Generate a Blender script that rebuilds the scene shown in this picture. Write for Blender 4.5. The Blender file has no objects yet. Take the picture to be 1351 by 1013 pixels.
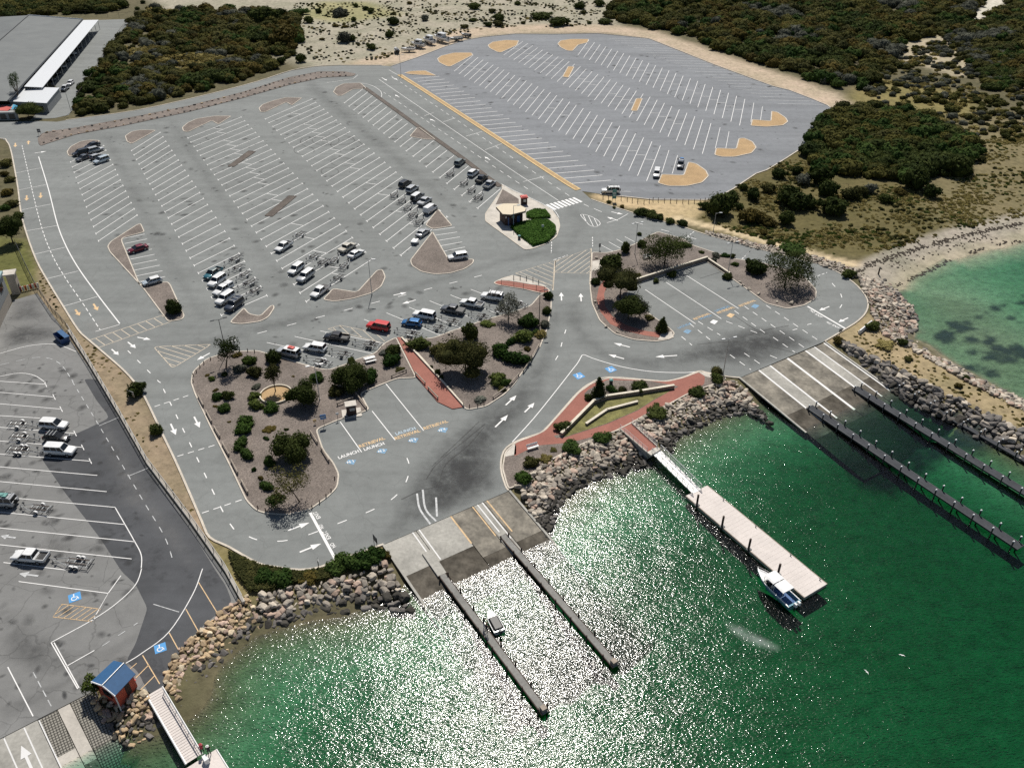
import bpy, bmesh, math, random
import numpy as np
from mathutils import Vector, Matrix, noise
from mathutils.geometry import tessellate_polygon

random.seed(7); RNG = np.random.default_rng(7)
SC = bpy.context.scene
COL = SC.collection

# ---------------------------------------------------------------- camera, sky, sun, exposure
F_PX, CX, CY, HORIZON, CAM_H = 1130.0, 675.5, 506.5, -288.0, 92.0
PITCH = math.atan((CY - HORIZON) / F_PX)
WATER = -1.5
cam_d = bpy.data.cameras.new('camera')
cam_d.sensor_width = 36.0
cam_d.lens = 36.0 * F_PX / 1351.0
cam_d.clip_start = 0.5
cam_d.clip_end = 6000.0
cam = bpy.data.objects.new('camera', cam_d)
cam.location = (0, 0, CAM_H)
cam.rotation_euler = (math.pi / 2 - PITCH, 0, 0)
COL.objects.link(cam)
SC.camera = cam

SUN_EL, SUN_AZ = math.radians(54.0), math.radians(-0.5)      # azimuth from +Y (ahead), positive to the right
world = bpy.data.worlds.new('World')
SC.world = world
world.use_nodes = True
wn = world.node_tree
wn.nodes.clear()
sky = wn.nodes.new('ShaderNodeTexSky')
sky.sky_type = 'NISHITA'
sky.sun_disc = False
sky.sun_elevation = SUN_EL
sky.sun_rotation = SUN_AZ
bg = wn.nodes.new('ShaderNodeBackground')
bg.inputs['Strength'].default_value = 0.052
wo = wn.nodes.new('ShaderNodeOutputWorld')
wn.links.new(sky.outputs[0], bg.inputs[0])
wn.links.new(bg.outputs[0], wo.inputs[0])
sun_d = bpy.data.lights.new('sun', 'SUN')
sun_d.energy = 4.7
sun_d.angle = math.radians(0.53)
sun_d.color = (1.0, 0.955, 0.88)
sun = bpy.data.objects.new('sun', sun_d)
sd = Vector((math.sin(SUN_AZ) * math.cos(SUN_EL), math.cos(SUN_AZ) * math.cos(SUN_EL), math.sin(SUN_EL)))
sun.rotation_euler = (-sd).to_track_quat('-Z', 'Y').to_euler()
sun.location = sd * 300
COL.objects.link(sun)
SC.view_settings.view_transform = 'Standard'
SC.view_settings.look = 'None'
SC.view_settings.exposure = 0.0
SC.view_settings.gamma = 1.0
SC.cycles.use_denoising = False      # the denoiser smears the sun glitter
SC.cycles.max_bounces = 6
SC.cycles.diffuse_bounces = 2
SC.cycles.transparent_max_bounces = 12
SC.cycles.sample_clamp_direct = 0.0

# ---------------------------------------------------------------- photo pixel -> ground point
_c, _s = math.cos(PITCH), math.sin(PITCH)
def P(x, y, z=0.0):
    u, v = x - CX, y - CY
    t = (z - CAM_H) / -(F_PX * _s + v * _c)
    return Vector((u * t, (F_PX * _c - v * _s) * t, z))
_k = 1351 / 340.0; _q = 1310 / 340.0
TILES = dict(
    px=(0, 0, 1), A1=(0, 0, _k), A2=(340, 0, _k), A3=(680, 0, _k), A4=(1011, 0, _k),
    B1=(0, 250, _k), B2=(340, 250, _k), B3=(680, 250, _k), B4=(1011, 250, _k),
    C1=(0, 500, _k), C2=(340, 500, _k), C3=(680, 500, _k), C4=(1011, 500, _k),
    D1=(0, 750, _q), D2=(340, 750, _q), D3=(680, 750, _q), D4=(1011, 750, _q),
    sh=(0, 0, 5.959), tb=(510, 30, 11.258), q1=(500, 190, 7.506), q2=(520, 280, 11.258),
    q3=(350, 300, 8.444), q4=(250, 330, 10.133), q5=(350, 420, 7.506), q6=(470, 370, 6.755),
    l1=(0, 530, 10.13), l2=(0, 630, 7.236), l3=(0, 340, 7.238), j1=(560, 720, 4.222),
    g1=(220, 940, 13.875), c1=(80, 180, 19.3), u1=(780, 190, 7.947), gw=(820, 560, 8.443),
    i1=(240, 440, 8.444), i2=(380, 440, 8.444), i3=(280, 560, 7.506), i4=(540, 370, 5.63),
    i5=(770, 280, 5.625), i6=(920, 300, 5.629), nx=(400, 660, 8.444), rp=(640, 480, 6.141),
    d1=(910, 180, 6.141), d2=(1130, 180, 6.113), lf=(0, 150, 4.05), bw=(1080, 420, 4.985),
    la=(430, 550, 6.433), lb=(860, 380, 5.004), hz=(650, 350, 9.65), rd=(770, 255, 5.874),
    kx=(640, 240, 10.133), hut=(100, 850, 6.215), bl=(0, 860, 6.625), bt=(970, 720, 9.208),
    cr=(820, 280, 8.444))
def T(tile, x, y, z=0.0):
    a, b, s = TILES[tile]
    return P(a + x / s, b + y / s, z)
def TT(tile, pts, z=0.0):
    return [T(tile, x, y, z) for x, y in pts]
def PX(pts, z=0.0):
    return [P(x, y, z) for x, y in pts]
def px_per_m(y):
    return _c * (y - HORIZON) / CAM_H
def tile_px(tile, x, y):
    a, b, s = TILES[tile]
    return a + x / s, b + y / s

# ---------------------------------------------------------------- materials
MATS = {}
def new_mat(name):
    m = bpy.data.materials.new(name)
    m.use_nodes = True
    nt = m.node_tree
    nt.nodes.clear()
    out = nt.nodes.new('ShaderNodeOutputMaterial')
    MATS[name] = m
    return m, nt, out
def N(nt, t, **kw):
    n = nt.nodes.new(t)
    for k, v in kw.items():
        if k.startswith('_'):
            setattr(n, k[1:], v)
        else:
            n.inputs[k.replace('__', ' ')].default_value = v
    return n
def L(nt, a, b):
    nt.links.new(a, b)
def rgba(c):
    return (c[0], c[1], c[2], 1.0)
def noise_node(nt, coord, scale, detail=4.0, rough=0.55):
    n = N(nt, 'ShaderNodeTexNoise', Scale=scale, Detail=detail, Roughness=rough)
    L(nt, coord, n.inputs['Vector'])
    return n
def ramp(nt, src, stops):
    r = N(nt, 'ShaderNodeValToRGB')
    el = r.color_ramp.elements
    while len(el) > 1:
        el.remove(el[-1])
    el[0].position = stops[0][0]; el[0].color = rgba(stops[0][1])
    for p, c in stops[1:]:
        e = el.new(p); e.color = rgba(c)
    L(nt, src, r.inputs[0])
    return r
def mixc(nt, fac, a, b, mode='MIX'):
    m = N(nt, 'ShaderNodeMix', _data_type='RGBA', _blend_type=mode)
    for i, v in ((0, fac), (6, a), (7, b)):
        if hasattr(v, 'links'):
            L(nt, v, m.inputs[i])
        elif i == 0:
            m.inputs[0].default_value = v
        else:
            m.inputs[i].default_value = rgba(v)
    return m.outputs[2]
def scaled(c, k):
    return tuple(min(1.0, v * k) for v in c)
def surface(name, col, rough=0.85, var=0.25, scale=0.15, fine=3.0, fine_var=0.25, bump=0.0, bscale=6.0, spec=0.3, coord='pos', metal=0.0, rand=0.0):
    """a matt surface with broad patches, fine grain and optional relief"""
    m, nt, out = new_mat(name)
    b = N(nt, 'ShaderNodeBsdfPrincipled', Roughness=rough, Metallic=metal)
    b.inputs['Specular IOR Level'].default_value = spec
    if coord == 'pos':
        co = N(nt, 'ShaderNodeNewGeometry').outputs['Position']
    else:
        co = N(nt, 'ShaderNodeTexCoord').outputs['Object']
    n1 = noise_node(nt, co, scale)
    r1 = ramp(nt, n1.outputs[0], [(0.3, scaled(col, 1 - var)), (0.7, scaled(col, 1 + var))])
    n2 = noise_node(nt, co, fine, 6.0, 0.7)
    r2 = ramp(nt, n2.outputs[0], [(0.25, (1 - fine_var,) * 3), (0.75, (1 + fine_var,) * 3)])
    c = mixc(nt, 1.0, r1.outputs[0], r2.outputs[0], 'MULTIPLY')
    if rand:
        oi = N(nt, 'ShaderNodeObjectInfo')
        r3 = ramp(nt, oi.outputs['Random'], [(0, (1 - rand,) * 3), (1, (1 + rand,) * 3)])
        c = mixc(nt, 1.0, c, r3.outputs[0], 'MULTIPLY')
    L(nt, c, b.inputs['Base Color'])
    if bump:
        n3 = noise_node(nt, co, bscale, 6.0, 0.65)
        bp = N(nt, 'ShaderNodeBump', Strength=bump, Distance=0.1)
        L(nt, n3.outputs[0], bp.inputs['Height'])
        L(nt, bp.outputs[0], b.inputs['Normal'])
    L(nt, b.outputs[0], out.inputs[0])
    return m
def plain(name, col, rough=0.5, metal=0.0, spec=0.5, coat=0.0):
    m, nt, out = new_mat(name)
    b = N(nt, 'ShaderNodeBsdfPrincipled', Roughness=rough, Metallic=metal)
    b.inputs['Specular IOR Level'].default_value = spec
    if coat:
        b.inputs['Coat Weight'].default_value = coat
        b.inputs['Coat Roughness'].default_value = 0.08
    co = N(nt, 'ShaderNodeTexCoord').outputs['Object']
    n = noise_node(nt, co, 3.0)
    r = ramp(nt, n.outputs[0], [(0.3, scaled(col, 0.9)), (0.7, scaled(col, 1.08))])
    L(nt, r.outputs[0], b.inputs['Base Color'])
    L(nt, b.outputs[0], out.inputs[0])
    return m
def leaf_mat(name, c_dark, c_light, transl=0.25):
    m, nt, out = new_mat(name)
    co = N(nt, 'ShaderNodeNewGeometry').outputs['Position']
    oi = N(nt, 'ShaderNodeObjectInfo')
    n = noise_node(nt, co, 0.9, 3.0)
    a = N(nt, 'ShaderNodeMath', _operation='MULTIPLY_ADD')
    L(nt, oi.outputs['Random'], a.inputs[0])
    a.inputs[1].default_value = 0.5
    a.inputs[2].default_value = -0.25
    s = N(nt, 'ShaderNodeMath', _operation='ADD')
    L(nt, n.outputs[0], s.inputs[0]); L(nt, a.outputs[0], s.inputs[1])
    r = ramp(nt, s.outputs[0], [(0.25, c_dark), (0.75, c_light)])
    d = N(nt, 'ShaderNodeBsdfPrincipled', Roughness=0.8)
    d.inputs['Specular IOR Level'].default_value = 0.04
    t = N(nt, 'ShaderNodeBsdfTranslucent')
    L(nt, r.outputs[0], d.inputs['Base Color']); L(nt, r.outputs[0], t.inputs[0])
    mx = N(nt, 'ShaderNodeMixShader', Fac=transl)
    L(nt, d.outputs[0], mx.inputs[1]); L(nt, t.outputs[0], mx.inputs[2])
    L(nt, mx.outputs[0], out.inputs[0])
    return m

def asphalt(name, col, cracks=0.0, var=0.09, streak=0.06):
    m, nt, out = new_mat(name)
    b = N(nt, 'ShaderNodeBsdfPrincipled', Roughness=0.85)
    b.inputs['Specular IOR Level'].default_value = 0.25
    co = N(nt, 'ShaderNodeNewGeometry').outputs['Position']
    n1 = noise_node(nt, co, 0.035, 5.0, 0.6)
    c = ramp(nt, n1.outputs[0], [(0.3, scaled(col, 1 - var)), (0.7, scaled(col, 1 + var))]).outputs[0]
    n2 = noise_node(nt, co, 0.5, 6.0, 0.7)
    c = mixc(nt, 1.0, c, ramp(nt, n2.outputs[0], [(0.3, (0.9,) * 3), (0.7, (1.08,) * 3)]).outputs[0], 'MULTIPLY')
    n3 = noise_node(nt, co, 9.0, 3.0, 0.8)
    c = mixc(nt, 1.0, c, ramp(nt, n3.outputs[0], [(0.25, (0.8,) * 3), (0.75, (1.2,) * 3)]).outputs[0], 'MULTIPLY')
    # oil and rubber blotches
    n4 = noise_node(nt, co, 0.16, 8.0, 0.75)
    c = mixc(nt, 1.0, c, ramp(nt, n4.outputs[0], [(0.3, (1 - 2.2 * streak,) * 3), (0.46, (1,) * 3)]).outputs[0], 'MULTIPLY')
    # paving runs laid along the aisles
    ms = N(nt, 'ShaderNodeMapping'); ms.inputs['Rotation'].default_value = (0, 0, math.radians(68)); ms.inputs['Scale'].default_value = (0.012, 0.22, 1)
    L(nt, co, ms.inputs[0])
    n5 = noise_node(nt, ms.outputs[0], 1.0, 4.0, 0.6)
    c = mixc(nt, 1.0, c, ramp(nt, n5.outputs[0], [(0.35, (0.9,) * 3), (0.62, (1.07,) * 3)]).outputs[0], 'MULTIPLY')
    if cracks:
        mp = N(nt, 'ShaderNodeMapping'); mp.inputs['Rotation'].default_value = (0, 0, 0.5)
        nw = noise_node(nt, co, 0.6, 3.0)
        ad = N(nt, 'ShaderNodeVectorMath', _operation='MULTIPLY_ADD')
        L(nt, nw.outputs[1], ad.inputs[0]); ad.inputs[1].default_value = (1.2,) * 3
        L(nt, co, ad.inputs[2])
        v = N(nt, 'ShaderNodeTexVoronoi', _feature='DISTANCE_TO_EDGE', Scale=0.17)
        L(nt, ad.outputs[0], v.inputs['Vector'])
        k = ramp(nt, v.outputs[0], [(0.004, (1 - cracks,) * 3), (0.013, (1,) * 3)])
        c = mixc(nt, 1.0, c, k.outputs[0], 'MULTIPLY')
    L(nt, c, b.inputs['Base Color'])
    bp = N(nt, 'ShaderNodeBump', Strength=0.25, Distance=0.02)
    L(nt, n3.outputs[0], bp.inputs['Height']); L(nt, bp.outputs[0], b.inputs['Normal'])
    L(nt, b.outputs[0], out.inputs[0])
    return m
asphalt('asphalt_grey', (0.208, 0.218, 0.212), cracks=0.1)
asphalt('asphalt_blue', (0.212, 0.222, 0.236), cracks=0.08)
asphalt('asphalt_old', (0.205, 0.205, 0.2), cracks=0.26)
asphalt('asphalt_dark', (0.075, 0.078, 0.084), var=0.35, streak=0.25)
def paint(name, col, wear=0.45):
    m, nt, out = new_mat(name)
    b = N(nt, 'ShaderNodeBsdfPrincipled', Roughness=0.7)
    co = N(nt, 'ShaderNodeNewGeometry').outputs['Position']
    n = noise_node(nt, co, 1.3, 8.0, 0.8)
    r = ramp(nt, n.outputs[0], [(0.3, scaled(col, 0.45)), (wear + 0.02, col)])
    L(nt, r.outputs[0], b.inputs['Base Color'])
    L(nt, b.outputs[0], out.inputs[0])
paint('paint_white', (0.80, 0.79, 0.77), 0.4)
paint('paint_faded', (0.58, 0.59, 0.59), 0.55)
paint('paint_orange', (0.72, 0.50, 0.27), 0.5)
paint('paint_cream', (0.62, 0.53, 0.41), 0.5)
paint('paint_blue', (0.20, 0.38, 0.56), 0.6)
paint('paint_deep_blue', (0.07, 0.30, 0.62), 0.4)
paint('paint_pale_blue', (0.55, 0.68, 0.78), 0.6)
def stain(name, col, strength=0.75):
    """rubber and damp marks on the asphalt: thin film, patchy, fading at its own edge"""
    m, nt, out = new_mat(name)
    b = N(nt, 'ShaderNodeBsdfPrincipled', Roughness=0.8); b.inputs['Base Color'].default_value = rgba(col)
    tr = N(nt, 'ShaderNodeBsdfTransparent')
    at = N(nt, 'ShaderNodeAttribute', _attribute_name='fade')
    co = N(nt, 'ShaderNodeNewGeometry').outputs['Position']
    n = noise_node(nt, co, 0.35, 7.0, 0.7)
    r = ramp(nt, n.outputs[0], [(0.32, (0.25,) * 3), (0.62, (1,) * 3)])
    mu = N(nt, 'ShaderNodeMath', _operation='MULTIPLY')
    L(nt, at.outputs['Fac'], mu.inputs[0]); L(nt, r.outputs[0], mu.inputs[1])
    m2 = N(nt, 'ShaderNodeMath', _operation='MULTIPLY'); m2.inputs[1].default_value = strength
    L(nt, mu.outputs[0], m2.inputs[0])
    mx = N(nt, 'ShaderNodeMixShader')
    L(nt, m2.outputs[0], mx.inputs[0]); L(nt, tr.outputs[0], mx.inputs[1]); L(nt, b.outputs[0], mx.inputs[2])
    L(nt, mx.outputs[0], out.inputs[0])
stain('tyre_stain', (0.035, 0.036, 0.038), 0.95)
stain('skid_mark', (0.06, 0.06, 0.06), 0.55)
stain('pale_dust', (0.42, 0.41, 0.39), 0.6)
surface('kerb_pale', (0.58, 0.52, 0.44), var=0.12, scale=0.4)
surface('kerb_yellow', (0.62, 0.46, 0.24), var=0.15, scale=0.4)
surface('mulch', (0.188, 0.157, 0.136), var=0.25, scale=0.2, fine=5.0, fine_var=0.75, bump=1.0, bscale=6.0)
surface('mulch_gold', (0.43, 0.29, 0.15), var=0.12, scale=0.3, fine=5.0, fine_var=0.4, bump=0.7)
surface('mulch_dark', (0.115, 0.096, 0.082), var=0.25, scale=0.3, fine=4.0, fine_var=0.6, bump=0.8)
surface('brick_red', (0.31, 0.125, 0.095), var=0.12, scale=0.3, fine=4.0, fine_var=0.2)
surface('concrete', (0.40, 0.385, 0.345), var=0.2, scale=0.25, fine=2.0, fine_var=0.2)
surface('concrete_pale', (0.55, 0.51, 0.45), var=0.15, scale=0.4, fine_var=0.15)
surface('concrete_wet', (0.11, 0.098, 0.08), var=0.5, scale=0.35, fine=1.2, fine_var=0.4, rough=0.95, spec=0.05)
surface('silt', (0.21, 0.19, 0.12), var=0.3, scale=0.2)
surface('concrete_weed', (0.20, 0.18, 0.145), var=0.5, scale=0.3, fine=1.5, fine_var=0.45, rough=0.7)
surface('limestone', (0.66, 0.60, 0.49), var=0.1, scale=0.5)
surface('brick_wall', (0.30, 0.24, 0.19), var=0.2, scale=0.8)
surface('timber_grey', (0.34, 0.29, 0.24), var=0.2, scale=0.8)
surface('timber_dark', (0.075, 0.055, 0.045), var=0.25, scale=0.8)
surface('deck_dark', (0.05, 0.053, 0.06), var=0.2, scale=0.5, fine=3.0)
surface('deck_grey', (0.23, 0.225, 0.21), var=0.15, scale=0.5, fine=3.0)
surface('pontoon_deck', (0.66, 0.60, 0.56), var=0.07, scale=0.4, fine=4.0, fine_var=0.12)
surface('rubber', (0.018, 0.018, 0.018), rough=0.8, coord='obj')
for nm, c in (('rock_gold', (0.46, 0.34, 0.21)), ('rock_gold_pale', (0.54, 0.45, 0.32)), ('rock_grey', (0.285, 0.25, 0.21)),
              ('rock_pale', (0.44, 0.385, 0.315)), ('rock_pink', (0.42, 0.31, 0.245)), ('rock_wet', (0.055, 0.05, 0.042)), ('rock_dark', (0.15, 0.137, 0.125))):
    surface(nm, c, var=0.3, scale=0.8, fine=4.0, fine_var=0.35, bump=0.6, bscale=3.0, coord='pos', rand=0.3)
surface('lawn', (0.17, 0.16, 0.055), var=0.4, scale=0.5, fine=5.0, fine_var=0.5, bump=0.6)
surface('bark', (0.10, 0.075, 0.055), var=0.3, scale=2.0)
leaf_mat('leaf_dark', (0.023, 0.036, 0.010), (0.074, 0.092, 0.026))
leaf_mat('leaf_green', (0.020, 0.045, 0.010), (0.070, 0.110, 0.028))
leaf_mat('leaf_lime', (0.050, 0.080, 0.016), (0.120, 0.150, 0.040))
leaf_mat('leaf_olive', (0.042, 0.046, 0.016), (0.125, 0.118, 0.040))
leaf_mat('leaf_brown', (0.062, 0.052, 0.015), (0.138, 0.108, 0.030))
leaf_mat('leaf_grey', (0.060, 0.066, 0.050), (0.150, 0.155, 0.120))
leaf_mat('leaf_gold', (0.20, 0.165, 0.055), (0.40, 0.34, 0.14), 0.3)
leaf_mat('leaf_hedge', (0.020, 0.046, 0.010), (0.060, 0.105, 0.022))
leaf_mat('leaf_lawn', (0.035, 0.085, 0.012), (0.085, 0.165, 0.030))
leaf_mat('leaf_scrub', (0.038, 0.046, 0.013), (0.118, 0.110, 0.030))
leaf_mat('leaf_silver', (0.10, 0.11, 0.095), (0.22, 0.23, 0.19))
plain('metal_grey', (0.42, 0.43, 0.44), 0.4, 0.7)
plain('galvanised', (0.44, 0.45, 0.45), 0.5, 0.3)
plain('aluminium', (0.72, 0.71, 0.69), 0.4, 0.2)
plain('metal_dark', (0.05, 0.055, 0.06), 0.5, 0.3)
plain('pole_blue', (0.20, 0.30, 0.40), 0.4)
plain('roof_white', (0.62, 0.64, 0.66), 0.5)
plain('cream_roof', (0.60, 0.51, 0.36), 0.6)
plain('wall_grey', (0.30, 0.31, 0.31), 0.8)
plain('wall_beige', (0.42, 0.37, 0.31), 0.85)
plain('wall_dark', (0.055, 0.03, 0.024), 0.8)
plain('door_blue', (0.05, 0.10, 0.24), 0.5)
plain('roof_blue', (0.030, 0.105, 0.235), 0.45)
plain('roof_teal', (0.30, 0.44, 0.46), 0.5)
plain('wall_red', (0.56, 0.10, 0.055), 0.6)
plain('red', (0.55, 0.03, 0.03), 0.5)
plain('awning_red', (0.62, 0.12, 0.10), 0.7)
plain('awning_blue', (0.06, 0.35, 0.55), 0.7)
plain('white', (0.78, 0.78, 0.77), 0.5)
plain('sign_blue', (0.08, 0.25, 0.55), 0.5)
plain('sign_green', (0.14, 0.33, 0.30), 0.5)
plain('sign_yellow', (0.65, 0.42, 0.10), 0.5)
plain('cap_white', (0.9, 0.9, 0.88), 0.5)
plain('black', (0.012, 0.012, 0.013), 0.5)
plain('skin', (0.45, 0.27, 0.19), 0.6)
plain('cloth_red', (0.45, 0.06, 0.08), 0.9)
plain('cloth_dark', (0.03, 0.03, 0.035), 0.9)
plain('cloth_white', (0.7, 0.69, 0.67), 0.9)
plain('cloth_blue', (0.06, 0.12, 0.28), 0.9)
plain('hair_brown', (0.05, 0.03, 0.02), 0.8)
plain('hull_teal', (0.13, 0.29, 0.36), 0.3, coat=0.4)
plain('gelcoat', (0.80, 0.80, 0.79), 0.25, coat=0.5)
plain('seat_blue', (0.04, 0.12, 0.30), 0.6)
plain('glass', (0.012, 0.015, 0.018), 0.08, spec=0.6)
plain('head_lamp', (0.75, 0.76, 0.76), 0.15)
plain('tail_lamp', (0.35, 0.015, 0.015), 0.3)
for nm, c in (('car_white', (0.80, 0.80, 0.79)), ('car_silver', (0.47, 0.48, 0.49)), ('car_black', (0.012, 0.012, 0.014)),
              ('car_grey', (0.10, 0.105, 0.115)), ('car_red', (0.60, 0.025, 0.02)), ('car_maroon', (0.17, 0.008, 0.02)),
              ('car_blue', (0.012, 0.13, 0.34)), ('car_teal', (0.03, 0.15, 0.19)), ('car_beige', (0.55, 0.51, 0.43)),
              ('car_green', (0.19, 0.22, 0.21)), ('car_navy', (0.03, 0.04, 0.06)), ('car_paleblue', (0.55, 0.62, 0.67))):
    plain(nm, c, 0.3, 0.0 if nm in ('car_white', 'car_beige', 'car_red') else 0.25, 0.5, 0.8)
# ribbed roof sheet of the long shed
m, nt, out = new_mat('roof_sheet')
b = N(nt, 'ShaderNodeBsdfPrincipled', Roughness=0.7)
co = N(nt, 'ShaderNodeNewGeometry').outputs['Position']
n1 = noise_node(nt, co, 0.12, 6.0, 0.7)
r1 = ramp(nt, n1.outputs[0], [(0.3, (0.105, 0.115, 0.118)), (0.7, (0.15, 0.162, 0.16))])
mp = N(nt, 'ShaderNodeMapping'); mp.inputs['Rotation'].default_value = (0, 0, 0.72); mp.inputs['Scale'].default_value = (0.05, 1.1, 1)
L(nt, co, mp.inputs[0])
n2 = noise_node(nt, mp.outputs[0], 1.0, 5.0, 0.8)
r2 = ramp(nt, n2.outputs[0], [(0.3, (0.86,) * 3), (0.62, (1.0,) * 3), (0.75, (1.3,) * 3)])
L(nt, mixc(nt, 1.0, r1.outputs[0], r2.outputs[0], 'MULTIPLY'), b.inputs['Base Color'])
L(nt, b.outputs[0], out.inputs[0])
M = MATS

# ---------------------------------------------------------------- mesh helpers
class MB:
    def __init__(s):
        s.v, s.f, s.m = [], [], []
    def add(s, vs, fs, mi=0):
        o = len(s.v)
        s.v += [tuple(v) for v in vs]
        s.f += [tuple(i + o for i in f) for f in fs]
        s.m += [mi] * len(fs)
        return s
    def box(s, c, d, rz=0.0, mi=0, taper=1.0):
        hx, hy, hz = d[0] / 2, d[1] / 2, d[2] / 2
        co, si = math.cos(rz), math.sin(rz)
        vs = []
        for z, k in ((-hz, 1.0), (hz, taper)):
            for x, y in ((-hx, -hy), (hx, -hy), (hx, hy), (-hx, hy)):
                x, y = x * k, y * k
                vs.append((c[0] + x * co - y * si, c[1] + x * si + y * co, c[2] + z))
        return s.add(vs, [(3, 2, 1, 0), (4, 5, 6, 7), (0, 1, 5, 4), (1, 2, 6, 5), (2, 3, 7, 6), (3, 0, 4, 7)], mi)
    def tube(s, a, b, r0, r1=None, n=6, mi=0, caps=True):
        r1 = r0 if r1 is None else r1
        a, b = Vector(a), Vector(b)
        d = (b - a)
        if d.length < 1e-6:
            return s
        d.normalize()
        u = d.orthogonal().normalized(); w = d.cross(u)
        vs = []
        for p, r in ((a, r0), (b, r1)):
            for i in range(n):
                t = 2 * math.pi * i / n
                vs.append(p + u * (r * math.cos(t)) + w * (r * math.sin(t)))
        fs = [(i, (i + 1) % n, n + (i + 1) % n, n + i) for i in range(n)]
        if caps:
            fs += [tuple(range(n - 1, -1, -1)), tuple(range(n, 2 * n))]
        return s.add(vs, fs, mi)
    def poly(s, pts, z=None, mi=0):
        vs = [Vector((p[0], p[1], p[2] if z is None else z)) for p in pts]
        tri = tessellate_polygon([[Vector((v.x, v.y, 0)) for v in vs]])
        fs = []
        for t in tri:
            a, b_, c = (vs[i] for i in t)
            if (b_.x - a.x) * (c.y - a.y) - (b_.y - a.y) * (c.x - a.x) < 0:
                t = t[::-1]
            fs.append(tuple(t))
        return s.add(vs, fs, mi)
    def prism(s, pts, z0, z1, mi=0, side_mi=None):
        pts = ccw(pts)
        n = len(pts)
        s.poly(pts, z1, mi)
        vs = [(p[0], p[1], z0) for p in pts] + [(p[0], p[1], z1) for p in pts]
        return s.add(vs, [(i, (i + 1) % n, n + (i + 1) % n, n + i) for i in range(n)], mi if side_mi is None else side_mi)
    def loft(s, secs, mi=0, closed=True):
        n = len(secs[0])
        vs = [p for sec in secs for p in sec]
        fs = []
        for k in range(len(secs) - 1):
            for i in range(n if closed else n - 1):
                j = (i + 1) % n
                fs.append((k * n + i, k * n + j, (k + 1) * n + j, (k + 1) * n + i))
        if closed:
            fs += [tuple(range(n - 1, -1, -1)), tuple(range((len(secs) - 1) * n, len(secs) * n))]
        return s.add(vs, fs, mi)
    def strip(s, pts, w, z, closed=False, mi=0):
        """flat ribbon of width w along pts"""
        n = len(pts)
        if n < 2:
            return s
        vs = []
        for i in range(n):
            if closed:
                a, b = pts[i - 1], pts[(i + 1) % n]
            else:
                a, b = pts[max(0, i - 1)], pts[min(n - 1, i + 1)]
            d = Vector((b[0] - a[0], b[1] - a[1])); d = d.normalized() if d.length > 1e-6 else Vector((1, 0))
            nx, ny = -d.y * w / 2, d.x * w / 2
            vs += [(pts[i][0] - nx, pts[i][1] - ny, z), (pts[i][0] + nx, pts[i][1] + ny, z)]
        fs = []
        for i in range(n if closed else n - 1):
            j = (i + 1) % n
            fs.append((2 * i, 2 * j, 2 * j + 1, 2 * i + 1))
        return s.add(vs, fs, mi)
    def mesh(s, name, mats, smooth=False):
        me = bpy.data.meshes.new(name)
        me.from_pydata(s.v, [], s.f)
        for m in (mats if isinstance(mats, (list, tuple)) else [mats]):
            me.materials.append(M[m] if isinstance(m, str) else m)
        if any(s.m):
            me.polygons.foreach_set('material_index', s.m)
        if smooth:
            me.polygons.foreach_set('use_smooth', [True] * len(me.polygons))
        me.update()
        return me
    def build(s, name, mats, parent=None, smooth=False, loc=None):
        return link(name, s.mesh(name, mats, smooth), parent, loc)
def link(name, data, parent=None, loc=None, rz=0.0):
    o = bpy.data.objects.new(name, data)
    COL.objects.link(o)
    if parent is not None:
        o.parent = parent
    if loc is not None:
        o.location = loc
    if rz:
        o.rotation_euler = (0, 0, rz)
    return o
def thing(name, label, cat, loc=(0, 0, 0), rz=0.0, group=None):
    o = link(name, None, None, loc, rz)
    o.empty_display_size = 0.3
    return tag(o, label, cat, group)
def tag(o, label, cat, group=None):
    o['label'] = label; o['category'] = cat
    if group:
        o['group'] = group
    return o
def struct(o, label=None):
    o['kind'] = 'structure'
    if label:
        o['label'] = label
    return o
def stuff(o, label=None, cat=None):
    o['kind'] = 'stuff'
    if label:
        o['label'] = label
    if cat:
        o['category'] = cat
    return o
def copy_tree(o, parent=None):
    c = o.copy()
    COL.objects.link(c)
    c.parent = parent
    for ch in list(o.children):
        copy_tree(ch, c)
    return c
def area2(pts):
    return sum(pts[i - 1][0] * pts[i][1] - pts[i][0] * pts[i - 1][1] for i in range(len(pts)))
def ccw(pts):
    return list(pts) if area2(pts) > 0 else list(pts)[::-1]
def fillet(pts, r=1.2, n=4):
    """round every corner of a closed outline a little"""
    out = []
    k = len(pts)
    for i in range(k):
        a, p, b = Vector(pts[i - 1][:2]), Vector(pts[i][:2]), Vector(pts[(i + 1) % k][:2])
        d1, d2 = a - p, b - p
        c1, c2 = min(r, d1.length * 0.45), min(r, d2.length * 0.45)
        if c1 < 0.02 or c2 < 0.02:
            out.append(p); continue
        s1, s2 = p + d1.normalized() * c1, p + d2.normalized() * c2
        for j in range(n + 1):
            t = j / n
            out.append(s1 * (1 - t) ** 2 + p * 2 * t * (1 - t) + s2 * t * t)
    return [Vector((q.x, q.y, 0)) for q in out]
def spline(pts, n=6):
    """Catmull-Rom through an open polyline"""
    if len(pts) < 3:
        return [Vector((p[0], p[1], 0)) for p in pts]
    q = [Vector((p[0], p[1], 0)) for p in pts]
    q = [q[0] * 2 - q[1]] + q + [q[-1] * 2 - q[-2]]
    out = []
    for i in range(1, len(q) - 2):
        p0, p1, p2, p3 = q[i - 1:i + 3]
        for j in range(n):
            t = j / n
            out.append(0.5 * ((2 * p1) + (p2 - p0) * t + (2 * p0 - 5 * p1 + 4 * p2 - p3) * t * t + (3 * p1 - p0 - 3 * p2 + p3) * t ** 3))
    out.append(q[-2])
    return out
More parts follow.
